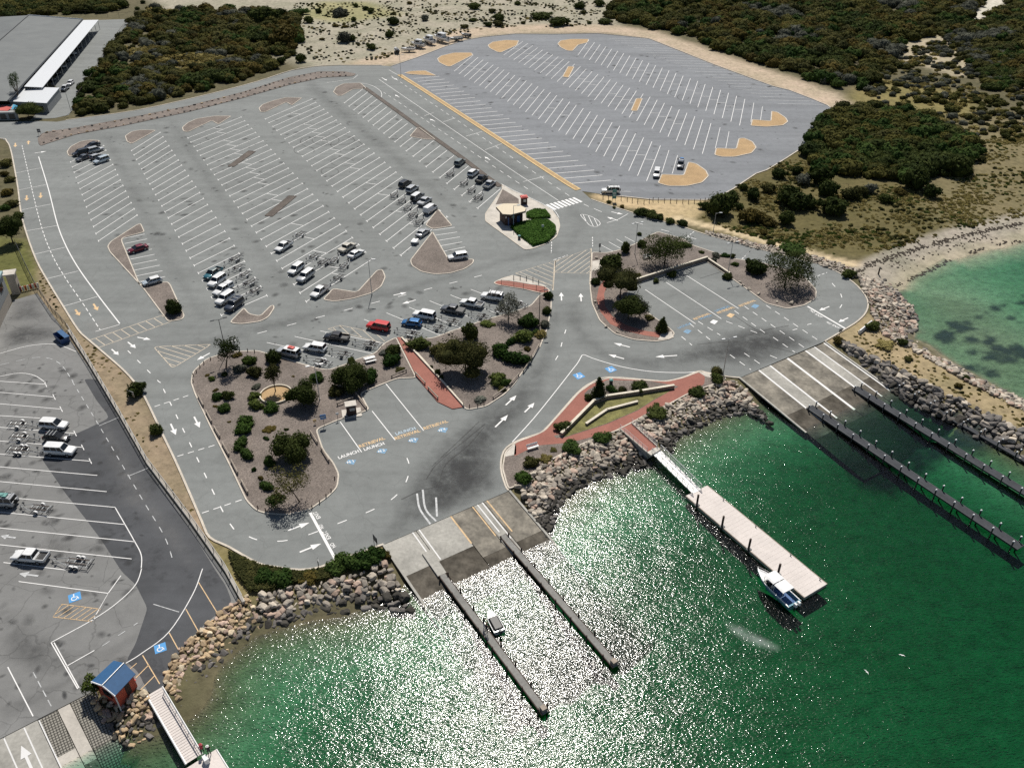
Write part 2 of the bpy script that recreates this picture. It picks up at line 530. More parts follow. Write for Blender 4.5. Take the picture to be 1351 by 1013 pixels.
def offset_in(pts, d):
    pts = ccw(pts)
    n = len(pts); out = []
    for i in range(n):
        a, p, b = Vector(pts[i - 1][:2]), Vector(pts[i][:2]), Vector(pts[(i + 1) % n][:2])
        e1, e2 = (p - a), (b - p)
        if e1.length < 1e-6: e1 = e2
        if e2.length < 1e-6: e2 = e1
        n1 = Vector((-e1.y, e1.x)).normalized(); n2 = Vector((-e2.y, e2.x)).normalized()
        m = n1 + n2
        m = m.normalized() if m.length > 1e-4 else n1
        k = d / max(0.5, m.dot(n1))
        q = p + m * k
        out.append(Vector((q.x, q.y, 0)))
    return out
def along(pts, step, start=0.0):
    """points and headings every `step` metres along a polyline"""
    out = []; acc = start
    for a, b in zip(pts[:-1], pts[1:]):
        a, b = Vector(a[:2]), Vector(b[:2]); ln = (b - a).length
        if ln < 1e-6:
            continue
        d = (b - a) / ln
        while acc <= ln:
            q = a + d * acc
            out.append((q.x, q.y, math.atan2(d.y, d.x))); acc += step
        acc -= ln
    return out
def inside(pts, x, y):
    """vectorised point-in-polygon"""
    x = np.asarray(x, float); y = np.asarray(y, float)
    r = np.zeros(x.shape, bool)
    n = len(pts)
    for i in range(n):
        x1, y1 = pts[i - 1][0], pts[i - 1][1]; x2, y2 = pts[i][0], pts[i][1]
        if y1 == y2:
            continue
        c = ((y1 > y) != (y2 > y)) & (x < (x2 - x1) * (y - y1) / (y2 - y1) + x1)
        r ^= c
    return r
def seg_dist(ax, ay, bx, by, x, y):
    dx, dy = bx - ax, by - ay
    t = np.clip(((x - ax) * dx + (y - ay) * dy) / max(1e-9, dx * dx + dy * dy), 0, 1)
    return np.hypot(x - ax - t * dx, y - ay - t * dy)
def poly_dist(pts, x, y, closed=True):
    d = np.full(np.shape(x), 1e9)
    n = len(pts)
    for i in range(0 if closed else 1, n):
        d = np.minimum(d, seg_dist(pts[i - 1][0], pts[i - 1][1], pts[i][0], pts[i][1], x, y))
    return d
# ================================================================ LARGE STRUCTURE
# ---- outline of the flat land (z = 0): tops of the rock walls, ramp heads, foot of the dunes
COAST = [  # (px x, px y, slope of the shore seawards of the segment that starts here)
    (-300, 1135, .27), (-80, 1016, .27), (0, 974.5, .27), (111, 917, .27), (140, 905, .27), (179, 914, .27), (197, 913, .27), (218, 904, .27), (220, 887, .27),
    (233, 859, .27), (270, 828, .27), (306, 799, .27), (324, 785, .27), (355, 783, .27), (387, 773, .27), (444, 765, .27), (485, 752, .27),
    (507, 718, .27), (670, 648, .27), (690, 638, .22), (713, 617, .22), (748, 597, .22), (781, 582, .22), (811, 571, .22), (833, 559, .22),
    (856, 547, .24), (889, 531, .24), (929, 514, .24), (957, 504, .24), (977, 499, .27), (1086, 453, .27), (1112, 452, .3), (1150, 470, .3), (1200, 496, .3),
    (1250, 521, .3), (1351, 572, .3), (1700, 755, .3), (1760, 735, .3), (1351, 540, .3), (1280, 503, .3), (1230, 474, .3), (1205, 455, .3), (1187, 449, .3), (1172, 441, .2),
    (1155, 421, .2), (1149, 398, .2), (1140, 381, .2), (1132, 366, .15), (1150, 340, .15), (1202, 312, .125), (1262, 296, .115), (1351, 272.6, .105), (1700, 190, .105)]
coast = [P(x, y) for x, y, s in COAST]
slopes = [s for x, y, s in COAST]
land = coast + [Vector((1800, 600, 0)), Vector((1800, 2200, 0)), Vector((-1800, 2200, 0)), Vector((-1800, 30, 0))]

LOT3 = PX([(516, 88), (549, 77), (589, 61.6), (612, 54), (637, 49.6), (680, 45.3), (730, 45.8), (788, 44.8), (821, 47.8), (856, 51.6), (894, 66.7), (944, 86.8),
           (982, 100.7), (1020, 114.5), (1041, 119.5), (1071, 131), (1091.5, 139.7), (1097.8, 144.7), (1092.8, 149.7), (1077.7, 159.8), (1072.7, 173.6), (1061.3, 192.5),
           (1036, 208.9), (1011, 224), (997, 229), (967, 249), (945, 261), (931, 263.4), (860, 263), (830, 259.5), (792, 256), (766, 252), (640, 172), (526, 98)])
MAIN = PX([(-90, 163), (0, 161), (48, 160), (75, 161), (87, 159), (181, 146), (277, 124.6), (340, 108), (385, 93.6), (415.5, 88.6), (448, 86.8), (503.6, 86.8), (516, 88),
           (527, 98), (640, 171), (766, 251), (780, 263), (800, 270), (835, 281), (851, 287), (877, 293), (900.6, 299.5), (922, 306.7), (950, 315), (980, 323),
           (1010, 331), (1035, 337), (1062.6, 344.4), (1086.5, 350.7), (1111.7, 363), (1131.8, 378.3), (1144.4, 396), (1143, 411), (1131.8, 423.6), (1114, 435), (1086.5, 451),
           (977, 498), (932, 491.6), (921.6, 490), (901, 498), (879, 503), (856, 501.6), (803, 498), (780.6, 505), (763, 517.6), (741.6, 541.5), (717.7, 568), (705, 574),
           (680, 583), (664.6, 595.6), (660.8, 618), (667, 641), (671, 647.5), (507, 717.5), (496, 721.4), (476, 729), (448, 736.5), (423, 748), (395, 751.6), (365, 748),
           (340, 742.8), (302, 721.4), (276.8, 711.4), (266.7, 688.7), (251.6, 653.5), (231.5, 608), (213.9, 571.7), (191, 524), (176, 502.5), (161, 486.5), (141, 469),
           (115.8, 447.5), (103, 435), (83, 403.5), (63, 370.8), (47.8, 343), (35, 308), (27.7, 280), (24, 250), (19, 221), (13, 195), (9, 186), (0, 182.5), (-90, 186)])
LEFTLOT = PX([(-130, 470), (-120, 430), (0, 430), (18, 396), (49, 387), (80, 430), (117, 484), (159, 555), (195, 618), (249, 690), (297, 758), (317, 795), (306, 799), (272, 826), (234, 857),
              (221, 885), (218, 903), (197, 912), (160, 905), (140, 905), (111, 917), (0, 974), (-130, 1042)])
YARD = TT('sh', [(430, 930), (330, 935), (240, 945), (300, 880), (370, 860), (470, 700), (400, 660), (770, 160), (1060, 150), (1010, 185), (840, 420), (640, 740), (590, 840), (540, 905)])

# ramps: head line (left, right), direction down the slope, waterline guide
class Ramp: pass
def make_ramp(a, b, d, wl, length):
    r = Ramp(); r.a, r.b = P(*a), P(*b)
    r.d = (P(*d[1], -0.6) - P(*d[0], -0.6)); r.d.z = 0; r.d.normalize()
    w = P(*wl, WATER); e = (r.b - r.a).normalized(); nrm = Vector((e.y, -e.x, 0))
    r.nrm = nrm
    run = (w - r.a).dot(nrm)
    r.slope = 1.5 / run; r.len = length
    return r
def ramp_pt(r, t, s, lift=0.0):
    p = r.a.lerp(r.b, t) + r.d * s
    k = s * r.d.dot(r.nrm)
    return Vector((p.x, p.y, -k * r.slope + lift - 0.01))
RAMP_LOW = make_ramp((507, 718), (671, 648), ((589, 771), (721, 934)), (590, 775), 34)
RAMP_RIGHT = make_ramp((977, 498.5), (1088, 452), ((1070, 535), (1347, 722)), (1095, 550), 30)
RAMP_LEFT = make_ramp((-60, 1005.5), (124, 911.5), ((120, 914), (172, 1013)), (100, 1000), 30)
RAMPS = [RAMP_LOW, RAMP_RIGHT, RAMP_LEFT]
print('ramp slopes', [round(r.slope, 3) for r in RAMPS])

# ---- ground: one height field from the dunes down under the water
def axis(lo, hi, a, b, step):
    core = np.arange(a, b + 0.01, step)
    left = a - np.cumsum(step * 1.25 ** np.arange(1, 40)); left = left[left > lo][::-1]
    right = b + np.cumsum(step * 1.25 ** np.arange(1, 40)); right = right[right < hi]
    return np.concatenate([[lo], left, core, right, [hi]])
GX = axis(-1600, 1600, -285, 285, 1.5); GY = axis(-500, 2100, 44, 500, 1.5)
X, Y = np.meshgrid(GX, GY)
on_land = inside(land, X, Y)
Z = np.full(X.shape, -0.07)
best = np.full(X.shape, 1e9); sl = np.full(X.shape, 0.3)
for i in range(len(coast) - 1):
    d = seg_dist(coast[i].x, coast[i].y, coast[i + 1].x, coast[i + 1].y, X, Y)
    m = d < best
    best[m] = d[m]; sl[m] = slopes[i]
def vnoise(scale, seed, oct=3):
    """cheap value noise on the grid points"""
    out = np.zeros(X.shape); amp = 1.0; tot = 0
    for o in range(oct):
        r = np.random.default_rng(seed + o); tab = r.random((256, 256))
        u, v = X * scale * 2 ** o + 1000, Y * scale * 2 ** o + 1000
        iu, iv = np.floor(u).astype(int), np.floor(v).astype(int)
        fu, fv = u - iu, v - iv
        fu, fv = fu * fu * (3 - 2 * fu), fv * fv * (3 - 2 * fv)
        g = lambda a, b: tab[a % 256, b % 256]
        out += amp * (g(iu, iv) * (1 - fu) * (1 - fv) + g(iu + 1, iv) * fu * (1 - fv) + g(iu, iv + 1) * (1 - fu) * fv + g(iu + 1, iv + 1) * fu * fv)
        tot += amp; amp *= 0.5
    return out / tot - 0.5
sea = ~on_land
raw = -0.07 - best * sl
knee = np.where(sl < 0.16, -1.9, -2.3)
floor_z = np.where(raw > knee, raw, knee - np.maximum(0, (best - (-knee) / sl)) * 0.13)
floor_z = np.maximum(floor_z, -4.6) + vnoise(0.05, 3) * 0.35 * np.clip(best / 25, 0, 1)
# the bay behind the breakwater is shallow
bay = inside(PX([(1100, 350), (1172, 441), (1205, 455), (1760, 735), (2000, 735), (2000, 150), (1351, 272)]), X, Y)
floor_z = np.where(bay & sea, np.maximum(floor_z, -2.02 - np.clip((X - 95) / 60, 0, 1) * 0.8 + vnoise(0.04, 9) * 0.5), floor_z)
floor_z = np.where(floor_z < WATER, WATER + (floor_z - WATER) * 0.56, floor_z)      # shallow, murky harbour
Z[sea] = floor_z[sea]
for r in RAMPS:
    corners = [ramp_pt(r, -.02, -0.2), ramp_pt(r, 1.02, -0.2), ramp_pt(r, 1.02, r.len), ramp_pt(r, -.02, r.len)]
    inr = inside(corners, X, Y)
    s = (X - r.a.x) * r.nrm.x + (Y - r.a.y) * r.nrm.y
    Z = np.where(inr, np.minimum(Z, -s * r.slope - 0.25), Z)
# dunes roll a little away from the paving
paved_d = np.minimum.reduce([np.where(inside(p, X, Y), 0, poly_dist(p, X, Y)) for p in (LOT3, MAIN, LEFTLOT, YARD)])
shed_zone = (X < P(128, 26).x + 40) & (Y > 300)
k = np.clip((paved_d - 14) / 40, 0, 1) * np.clip(best / 30, 0, 1) * on_land * (~shed_zone)
Z += k * (vnoise(0.02, 21, 4) + 0.25) * 3.0
k2 = np.clip((paved_d - 3) / 8, 0, 1) * on_land * np.clip(best / 8, 0, 1) * (~shed_zone)
Z += k2 * (vnoise(0.18, 31, 2)) * 0.35
def ground_z(x, y):
    i = min(max(np.searchsorted(GX, x) - 1, 0), len(GX) - 2); j = min(max(np.searchsorted(GY, y) - 1, 0), len(GY) - 2)
    fx = (x - GX[i]) / (GX[i + 1] - GX[i]); fy = (y - GY[j]) / (GY[j + 1] - GY[j])
    return float(Z[j, i] * (1 - fx) * (1 - fy) + Z[j, i + 1] * fx * (1 - fy) + Z[j + 1, i] * (1 - fx) * fy + Z[j + 1, i + 1] * fx * fy)
# own colours of the soil: region by region
tint = np.empty(X.shape + (3,)); tint[:] = (0.13, 0.115, 0.07)
def lay(mask, col):
    mask = np.clip(mask, 0, 1)[..., None]
    tint[:] = tint * (1 - mask) + np.array(col) * mask
def zone(pts, feather=4.0):
    p = PX(pts)
    d = poly_dist(p, X, Y)
    return np.where(inside(p, X, Y), 1.0, np.clip(1 - d / feather, 0, 1))
def band(pts, w, feather=2.0):
    return np.clip(1 - (poly_dist(PX(pts), X, Y, False) - w) / feather, 0, 1)
lay(zone([(150, -60), (850, -60), (815, 5), (800, 36), (640, 42), (600, 50), (520, 80), (420, 86), (385, 72), (395, 40), (340, 20), (230, 14)], 10), (0.37, 0.34, 0.28))
lay(zone([(430, 5), (480, 5), (520, 20), (450, 30), (400, 22)], 8) * 0.7, (0.30, 0.28, 0.12))
lay(band([(480, 86), (560, 66), (620, 43), (700, 38), (800, 38), (850, 45), (900, 62), (960, 84), (1020, 104), (1085, 127), (1106, 142)], 4.5, 6), (0.50, 0.40, 0.315))
lay(band([(1106, 142), (1092, 165), (1080, 190), (1040, 214)], 1.5, 3), (0.40, 0.34, 0.27))
lay(zone([(1000, 225), (1070, 190), (1130, 235), (1240, 255), (1300, 190), (1400, 180), (1400, 262), (1262, 292), (1200, 310), (1150, 335), (1060, 330), (960, 305), (925, 292), (940, 262)], 6), (0.135, 0.115, 0.052))
lay(zone([(1200, 180), (1400, 150), (1400, 262), (1262, 290), (1250, 240)], 10) * 0.8, (0.215, 0.18, 0.105))
lay(zone([(1150, 105), (1280, 128), (1270, 150), (1160, 150), (1130, 130)], 6) * 0.9, (0.24, 0.20, 0.085))
lay(zone([(1190, 62), (1250, 50), (1300, 80), (1320, 100), (1260, 100), (1200, 80)], 5), (0.42, 0.36, 0.27))
lay(zone([(1281, 28), (1303, 7), (1315, -12), (1345, -12), (1310, 12), (1291, 28)], 3), (0.62, 0.58, 0.52))
lay(zone([(785, 258), (860, 264), (928, 264), (918, 283), (905, 291), (880, 288), (845, 275), (800, 266)], 2), (0.52, 0.40, 0.25))
lay(band([(895, 288), (925, 296), (960, 303), (1010, 319), (1045, 325), (1075, 336), (1105, 344), (1132, 350)], 1.1, 1.0), (0.60, 0.48, 0.33))
beach = zone([(1132, 358), (1150, 342), (1202, 319), (1262, 301), (1351, 281), (1700, 198), (1900, 300), (1351, 330), (1262, 345), (1215, 362), (1180, 380), (1150, 372)], 2)
lay(beach, (0.40, 0.355, 0.31))
lay(zone([(40, 330), (60, 360), (110, 440), (170, 500), (230, 610), (280, 715), (320, 735), (330, 780), (300, 755), (250, 686), (196, 610), (160, 545), (115, 475), (78, 420), (50, 385)], 2), (0.30, 0.235, 0.17))
lay(zone([(-60, 300), (32, 320), (45, 350), (42, 378), (20, 380), (-60, 380)], 2), (0.14, 0.14, 0.05))
lay(zone([(1086, 455), (1115, 438), (1145, 418), (1170, 440), (1205, 458), (1280, 505), (1351, 545), (1760, 740), (1700, 755), (1351, 585), (1200, 510), (1160, 490)], 3), (0.36, 0.285, 0.18))
lay(zone([(275, 718), (340, 742), (365, 750), (430, 750), (500, 722), (520, 760), (440, 775), (380, 780), (330, 790), (310, 770)], 3), (0.24, 0.20, 0.10))
seabed = np.clip((-0.9 - Z) / 0.6, 0, 1) * sea
lay(seabed, (0.47, 0.43, 0.33))
lay(sea * (sl > 0.16) * np.clip((14 - best) / 7, 0, 1) * (~bay) * 0.85, (0.17, 0.15, 0.075))
lay(np.clip((Z + 1.95) / 0.4, 0, 1) * sea * np.clip((-0.2 - Z) / 0.5, 0, 1) * (sl > 0.16) * 0.8, (0.13, 0.115, 0.075))
lay(np.clip((Z + 1.95) / 0.4, 0, 1) * np.clip((-0.9 - Z) / .4, 0, 1) * sea * (sl < 0.16) * 0.5, (0.36, 0.31, 0.24))
m, nt, out = new_mat('ground_soil')
b = N(nt, 'ShaderNodeBsdfPrincipled', Roughness=0.95); b.inputs['Specular IOR Level'].default_value = 0.15
at = N(nt, 'ShaderNodeAttribute', _attribute_name='tint')
co = N(nt, 'ShaderNodeNewGeometry').outputs['Position']
n1 = noise_node(nt, co, 0.6, 7.0, 0.75)
c = mixc(nt, 1.0, at.outputs['Color'], ramp(nt, n1.outputs[0], [(0.3, (0.6,) * 3), (0.52, (1.0,) * 3), (0.75, (1.3,) * 3)]).outputs[0], 'MULTIPLY')
n2 = noise_node(nt, co, 0.09, 5.0, 0.6)
c = mixc(nt, 1.0, c, ramp(nt, n2.outputs[0], [(0.3, (0.8, 0.84, 0.74)), (0.7, (1.15, 1.12, 1.08))]).outputs[0], 'MULTIPLY')
L(nt, c, b.inputs['Base Color'])
bp = N(nt, 'ShaderNodeBump', Strength=0.7, Distance=0.25)
L(nt, n1.outputs[0], bp.inputs['Height']); L(nt, bp.outputs[0], b.inputs['Normal'])
L(nt, b.outputs[0], out.inputs[0])
ny, nxg = X.shape
idx = np.arange(ny * nxg).reshape(ny, nxg)
quads = np.stack([idx[:-1, :-1], idx[:-1, 1:], idx[1:, 1:], idx[1:, :-1]], -1).reshape(-1, 4)
me = bpy.data.meshes.new('ground')
me.vertices.add(ny * nxg); me.vertices.foreach_set('co', np.stack([X, Y, Z], -1).ravel())
me.loops.add(quads.size); me.loops.foreach_set('vertex_index', quads.ravel().astype(np.int32))
me.polygons.add(len(quads)); me.polygons.foreach_set('loop_start', np.arange(0, quads.size, 4, dtype=np.int32))
me.polygons.foreach_set('use_smooth', np.ones(len(quads), bool))
me.update(calc_edges=True)
ca = me.color_attributes.new('tint', 'FLOAT_COLOR', 'POINT')
ca.data.foreach_set('color', np.concatenate([tint, np.ones(X.shape + (1,))], -1).ravel())
me.materials.append(M['ground_soil'])
ground = struct(link('ground', me))

# ---- water: closed body with a rippled skin and tinted, absorbing depth
m, nt, out = new_mat('sea_water')
co = N(nt, 'ShaderNodeNewGeometry').outputs['Position']
mp = N(nt, 'ShaderNodeMapping'); mp.inputs['Rotation'].default_value = (0, 0, math.radians(-22)); mp.inputs['Scale'].default_value = (1.0, 1.9, 1.0)
L(nt, co, mp.inputs[0])
w1 = noise_node(nt, mp.outputs[0], 2.2, 2.0, 0.55)
w2 = noise_node(nt, mp.outputs[0], 0.22, 2.0, 0.5)
w0 = noise_node(nt, co, 0.018, 2.0, 0.5)
calm = ramp(nt, w0.outputs[0], [(0.35, (0.75,) * 3), (0.65, (1.15,) * 3)])
bp2 = N(nt, 'ShaderNodeBump', Strength=1.0, Distance=0.16)
L(nt, w2.outputs[0], bp2.inputs['Height'])
bp1 = N(nt, 'ShaderNodeBump', Strength=1.0, Distance=0.075)
L(nt, w1.outputs[0], bp1.inputs['Height']); L(nt, bp2.outputs[0], bp1.inputs['Normal'])
g1_, g2_ = N(nt, 'ShaderNodeBsdfGlossy', Roughness=0.075), N(nt, 'ShaderNodeBsdfGlossy', Roughness=0.15)
gl = N(nt, 'ShaderNodeMixShader', Fac=0.6)
for i_, g_ in ((1, g1_), (2, g2_)):
    L(nt, bp1.outputs[0], g_.inputs['Normal']); L(nt, g_.outputs[0], gl.inputs[i_])
tr = N(nt, 'ShaderNodeBsdfTransparent')
fr = N(nt, 'ShaderNodeFresnel', IOR=1.42); L(nt, bp1.outputs[0], fr.inputs['Normal'])
mx = N(nt, 'ShaderNodeMixShader')
L(nt, fr.outputs[0], mx.inputs[0]); L(nt, tr.outputs[0], mx.inputs[1]); L(nt, gl.outputs[0], mx.inputs[2])
L(nt, mx.outputs[0], out.inputs[0])
va = N(nt, 'ShaderNodeVolumeAbsorption', Density=1.05)
va.inputs['Color'].default_value = (0.0, 0.62, 0.43, 1)
L(nt, va.outputs[0], out.inputs['Volume'])
wb = MB()
wb.box((0, 800, (WATER - 12) / 2), (3300, 2600, abs(-12 - WATER)))
water = struct(wb.build('water', 'sea_water'))

# ---- paved sheets
def sheet(name, pts, z, mat):
    b = MB(); b.poly(ccw(pts), z)
    n = len(pts); p = ccw(pts)
    b.add([(q[0], q[1], z) for q in p] + [(q[0], q[1], z - 0.12) for q in p], [(i, n + i, n + (i + 1) % n, (i + 1) % n) for i in range(n)])
    return struct(b.build(name, mat))
left_lot = sheet('car_park', LEFTLOT, 0.0, 'asphalt_old')
upper_lot = sheet('car_park', LOT3, 0.0, 'asphalt_blue')
main_road = sheet('road', MAIN, 0.012, 'asphalt_grey')
yard = sheet('yard', YARD, 0.0, 'asphalt_grey')
Z1 = 0.026   # painted markings
def kerb_line(pts, w=0.3, h=0.13, mat='kerb_pale', parent=None, side=0.0, closed=False):
    b = MB(); secs = []
    n = len(pts)
    for i in range(n):
        a, c = pts[max(0, i - 1)], pts[min(n - 1, i + 1)]
        if closed:
            a, c = pts[i - 1], pts[(i + 1) % n]
        d = Vector((c[0] - a[0], c[1] - a[1])).normalized(); nx, ny = -d.y, d.x
        ox, oy = pts[i][0] + nx * side, pts[i][1] + ny * side
        secs.append([(ox - nx * w / 2, oy - ny * w / 2, -0.05), (ox + nx * w / 2, oy + ny * w / 2, -0.05), (ox + nx * w / 2, oy + ny * w / 2, h), (ox - nx * w / 2, oy - ny * w / 2, h)])
    if closed:
        secs.append(secs[0])
    b.loft(secs)
    return b.build('kerb', mat, parent)
kerb_line(spline(PX([(-60, 186), (0, 183), (9, 187), (14, 197), (19, 221), (24, 250), (27.7, 280), (35, 308), (47.8, 343), (63, 370.8), (83, 403.5), (103, 435), (115.8, 447.5), (141, 469), (161, 486.5), (176, 502.5), (191, 524),
                         (213.9, 571.7), (231.5, 608), (251.6, 653.5), (266.7, 688.7), (276.8, 709), (302, 721.4), (340, 742.8), (365, 748), (395, 751.6), (423, 748), (448, 736.5), (476, 729), (496, 721.4), (506, 718)]), 3), 0.34, 0.11, 'kerb_pale', main_road)
kerb_line(spline(PX([(671, 647), (667, 641), (660.8, 618), (664.6, 595.6), (680, 583), (705, 574), (717.7, 568), (741.6, 541.5), (763, 517.6), (780.6, 505), (803, 498), (856, 501.6), (879, 503), (901, 498), (921.6, 490), (932, 491.6), (960, 497), (976, 498.5)]), 3), 0.3, 0.11, 'kerb_pale', main_road)
kerb_line(spline(PX([(780, 263), (800, 270), (835, 281), (851, 287), (877, 293), (900.6, 299.5), (922, 306.7), (950, 315), (980, 323), (1010, 331), (1035, 337), (1062.6, 344.4), (1086.5, 350.7), (1111.7, 363), (1131.8, 378.3), (1144.4, 396), (1143, 411), (1131.8, 423.6), (1114, 435), (1088, 450.5)]), 3), 0.3, 0.11, 'kerb_pale', main_road)
kerb_line(spline(PX([(87, 158.6), (181, 145.6), (277, 124.2), (340, 107.6), (385, 93), (415.5, 88), (448, 86.2), (503.6, 86.2)]), 3), 0.35, 0.1, 'kerb_pale', main_road)
kerb_line(PX([(516, 87.5), (549, 76.5), (589, 61), (612, 53.5), (637, 49), (680, 44.8), (730, 45.3), (788, 44.3), (821, 47.3), (856, 51), (894, 66), (944, 86), (982, 100), (1020, 114), (1041, 119), (1071, 130.5), (1091.5, 139), (1098.5, 144.7), (1093.5, 150), (1078.5, 160.2),
               (1073.5, 174), (1062, 193), (1036.5, 209.5), (1011.5, 224.6), (997, 229.6), (967, 249.6), (945, 261.6), (931, 264), (860, 263.6), (830, 260.2), (792, 256.6)]), 0.34, 0.12, 'kerb_pale', upper_lot)

# ---- ramps
def ramp_panel(r, name, t0, t1, s0, s1, mat, parent, lift=0.0):
    b = MB()
    q = [ramp_pt(r, t0, s0, lift), ramp_pt(r, t1, s0, lift), ramp_pt(r, t1, s1, lift), ramp_pt(r, t0, s1, lift)]
    low = [Vector((p.x, p.y, p.z - 0.22)) for p in q]
    b.add(q + low, [(3, 2, 1, 0), (0, 1, 5, 4), (1, 2, 6, 5), (2, 3, 7, 6), (3, 0, 4, 7)])
    return b.build(name, mat, parent)
surface('weedy_slab', (0.05, 0.06, 0.04), var=0.5, scale=0.12, spec=0.05)
def ramp_root():
    o = link('boat_ramp', None)
    return struct(o)
rr = ramp_root()
r = RAMP_LOW
for t0, t1, s0, s1, mt in ((0, .24, 0, 6.5, 'concrete'), (.245, .515, 0, 6.5, 'concrete'), (.52, .70, 0, 9, 'concrete_weed'), (.705, .785, 0, 11, 'concrete'), (.79, 1.0, 0, 9, 'concrete_weed'),
                           (0, .24, 6.53, 15, 'concrete_wet'), (.245, .515, 6.53, 15, 'concrete_wet'), (.52, .70, 9.03, 15, 'concrete_wet'), (.705, .785, 11.03, 15, 'concrete_wet'), (.79, 1.0, 9.03, 15, 'concrete_wet')):
    ramp_panel(r, 'ramp_slab', t0, t1, s0, s1, mt, rr)
ramp_panel(r, 'silted_slab', 0, 1.0, 15.04, 34, 'silt', rr)
for t, s0, s1, w, mt in ((.215, 0, 6.3, .009, 'paint_white'), (.265, 0, 6.3, .009, 'paint_white'), (.515, 0, 6, .012, 'paint_orange'), (.695, 0, 6.5, .01, 'paint_orange'), (.735, 0, 9, .009, 'paint_white'), (.775, 0, 8, .009, 'paint_white'), (.815, 0, 7, .01, 'paint_orange')):
    ramp_panel(r, 'painted_line', t - w / 2, t + w / 2, s0, s1, mt, rr, 0.014)
for t in (-0.008, 1.008):
    ramp_panel(r, 'ramp_kerb', t - .008, t + .008, 0, 20, 'concrete', rr, 0.15)
rr2 = ramp_root()
r = RAMP_RIGHT
for t0, t1, mt, s in ((0, .205, 'concrete_weed', 12), (.21, .335, 'concrete', 13), (.34, .54, 'concrete_weed', 12), (.545, .76, 'concrete_weed', 12), (.765, .87, 'concrete', 13), (.875, 1.0, 'concrete_weed', 12)):
    ramp_panel(r, 'ramp_slab', t0, t1, 0, s, mt, rr2)
    ramp_panel(r, 'ramp_slab', t0, t1, s + .03, 19, 'concrete_wet', rr2)
ramp_panel(r, 'weedy_slab', 0, 1.0, 19.04, 30, 'weedy_slab', rr2)
for t, w in ((.208, .016), (.337, .016), (.542, .022), (.762, .018), (.872, .012), (.99, .014)):
    ramp_panel(r, 'painted_line', t - w / 2, t + w / 2, 0, 17, 'paint_white', rr2, 0.014)
for t in (-0.008, 1.01):
    ramp_panel(r, 'ramp_kerb', t - .008, t + .008, 0, 17, 'concrete', rr2, 0.15)
rr3 = ramp_root()
r = RAMP_LEFT
m, nt, out = new_mat('block_mat')
b = N(nt, 'ShaderNodeBsdfPrincipled', Roughness=0.9)
co = N(nt, 'ShaderNodeNewGeometry').outputs['Position']
mp = N(nt, 'ShaderNodeMapping'); mp.inputs['Rotation'].default_value = (0, 0, -0.62); L(nt, co, mp.inputs[0])
bk = N(nt, 'ShaderNodeTexBrick', Scale=1.9); bk.offset = 0.0
bk.inputs['Brick Width'].default_value = 0.62; bk.inputs['Row Height'].default_value = 0.62; bk.inputs['Mortar Size'].default_value = 0.085
bk.inputs['Color1'].default_value = (0.36, 0.34, 0.29, 1); bk.inputs['Color2'].default_value = (0.30, 0.28, 0.24, 1); bk.inputs['Mortar'].default_value = (0.045, 0.042, 0.036, 1)
L(nt, mp.outputs[0], bk.inputs['Vector']); L(nt, bk.outputs[0], b.inputs['Base Color'])
bmp = N(nt, 'ShaderNodeBump', Strength=0.6, Distance=0.05, _invert=True); L(nt, bk.outputs['Fac'], bmp.inputs['Height']); L(nt, bmp.outputs[0], b.inputs['Normal'])
L(nt, b.outputs[0], out.inputs[0])
for t0, t1, s0, s1, mt in ((-.5, .33, 0, 9, 'concrete'), (.335, .575, 0, 9, 'concrete'), (.58, .72, 0, 5.5, 'block_mat'), (.725, .815, 0, 8, 'concrete_pale'), (.82, 1.0, 0, 30, 'block_mat'),
                           (-.5, .33, 9.03, 30, 'concrete_wet'), (.335, .575, 9.03, 30, 'concrete_wet'), (.58, .72, 5.53, 9, 'concrete_pale'), (.58, .72, 9.03, 30, 'block_mat'), (.725, .815, 8.03, 12, 'concrete_weed'), (.725, .815, 12.03, 30, 'block_mat')):
    ramp_panel(r, 'ramp_slab', t0, t1, s0, s1, mt, rr3)
for t in (.335, .478, .585):
    ramp_panel(r, 'painted_line', t - .005, t + .005, 0.1, 12, 'paint_white', rr3, 0.016)
kb = MB()
for sgn in (0,):
    q0, q1 = T('bl', 560, 830), T('bl', 690, 1090)
ramp_panel(r, 'concrete_divider', .545, .60, 9.5, 26, 'concrete_pale', rr3, 0.5)
for t in (.543, .602):
    ramp_panel(r, 'painted_line', t - .004, t + .004, 9.5, 26, 'paint_orange', rr3, 0.52)

# ---- raised islands with kerbs
def island(pts, top='mulch', kerb='kerb_pale', name='traffic_island', h=0.14, kw=0.24, r=0.9):
    o = ccw(fillet(pts, r)); i = offset_in(o, kw)
    n = len(o)
    b = MB(); b.poly(i, h - 0.03)
    root = struct(b.build(name, top))
    k = MB()
    vs = [(p[0], p[1], -0.02) for p in o] + [(p[0], p[1], h) for p in o] + [(p[0], p[1], h) for p in i] + [(p[0], p[1], h - 0.06) for p in i]
    fs = []
    for a in range(n):
        c = (a + 1) % n
        fs += [(a, c, n + c, n + a), (n + a, n + c, 2 * n + c, 2 * n + a), (2 * n + a, 2 * n + c, 3 * n + c, 3 * n + a)]
    k.add(vs, fs); k.build('kerb', kerb, root)
    return root
isl_row1_top = island(TT('c1', [(155, 400), (200, 510), (340, 520), (960, 160), (1010, 115), (750, 95), (500, 140), (250, 270)]))
island(TT('A1', [(655, 715), (665, 745), (690, 757), (820, 685), (740, 683), (690, 692)]))
island(TT('A1', [(955, 670), (960, 690), (985, 695), (1110, 635), (1145, 655), (1215, 610), (1130, 610), (1030, 625), (985, 645)]))
island(TT('A2', [(5, 570), (15, 590), (40, 590), (150, 538), (180, 555), (235, 515), (150, 513), (80, 530), (25, 550)]))
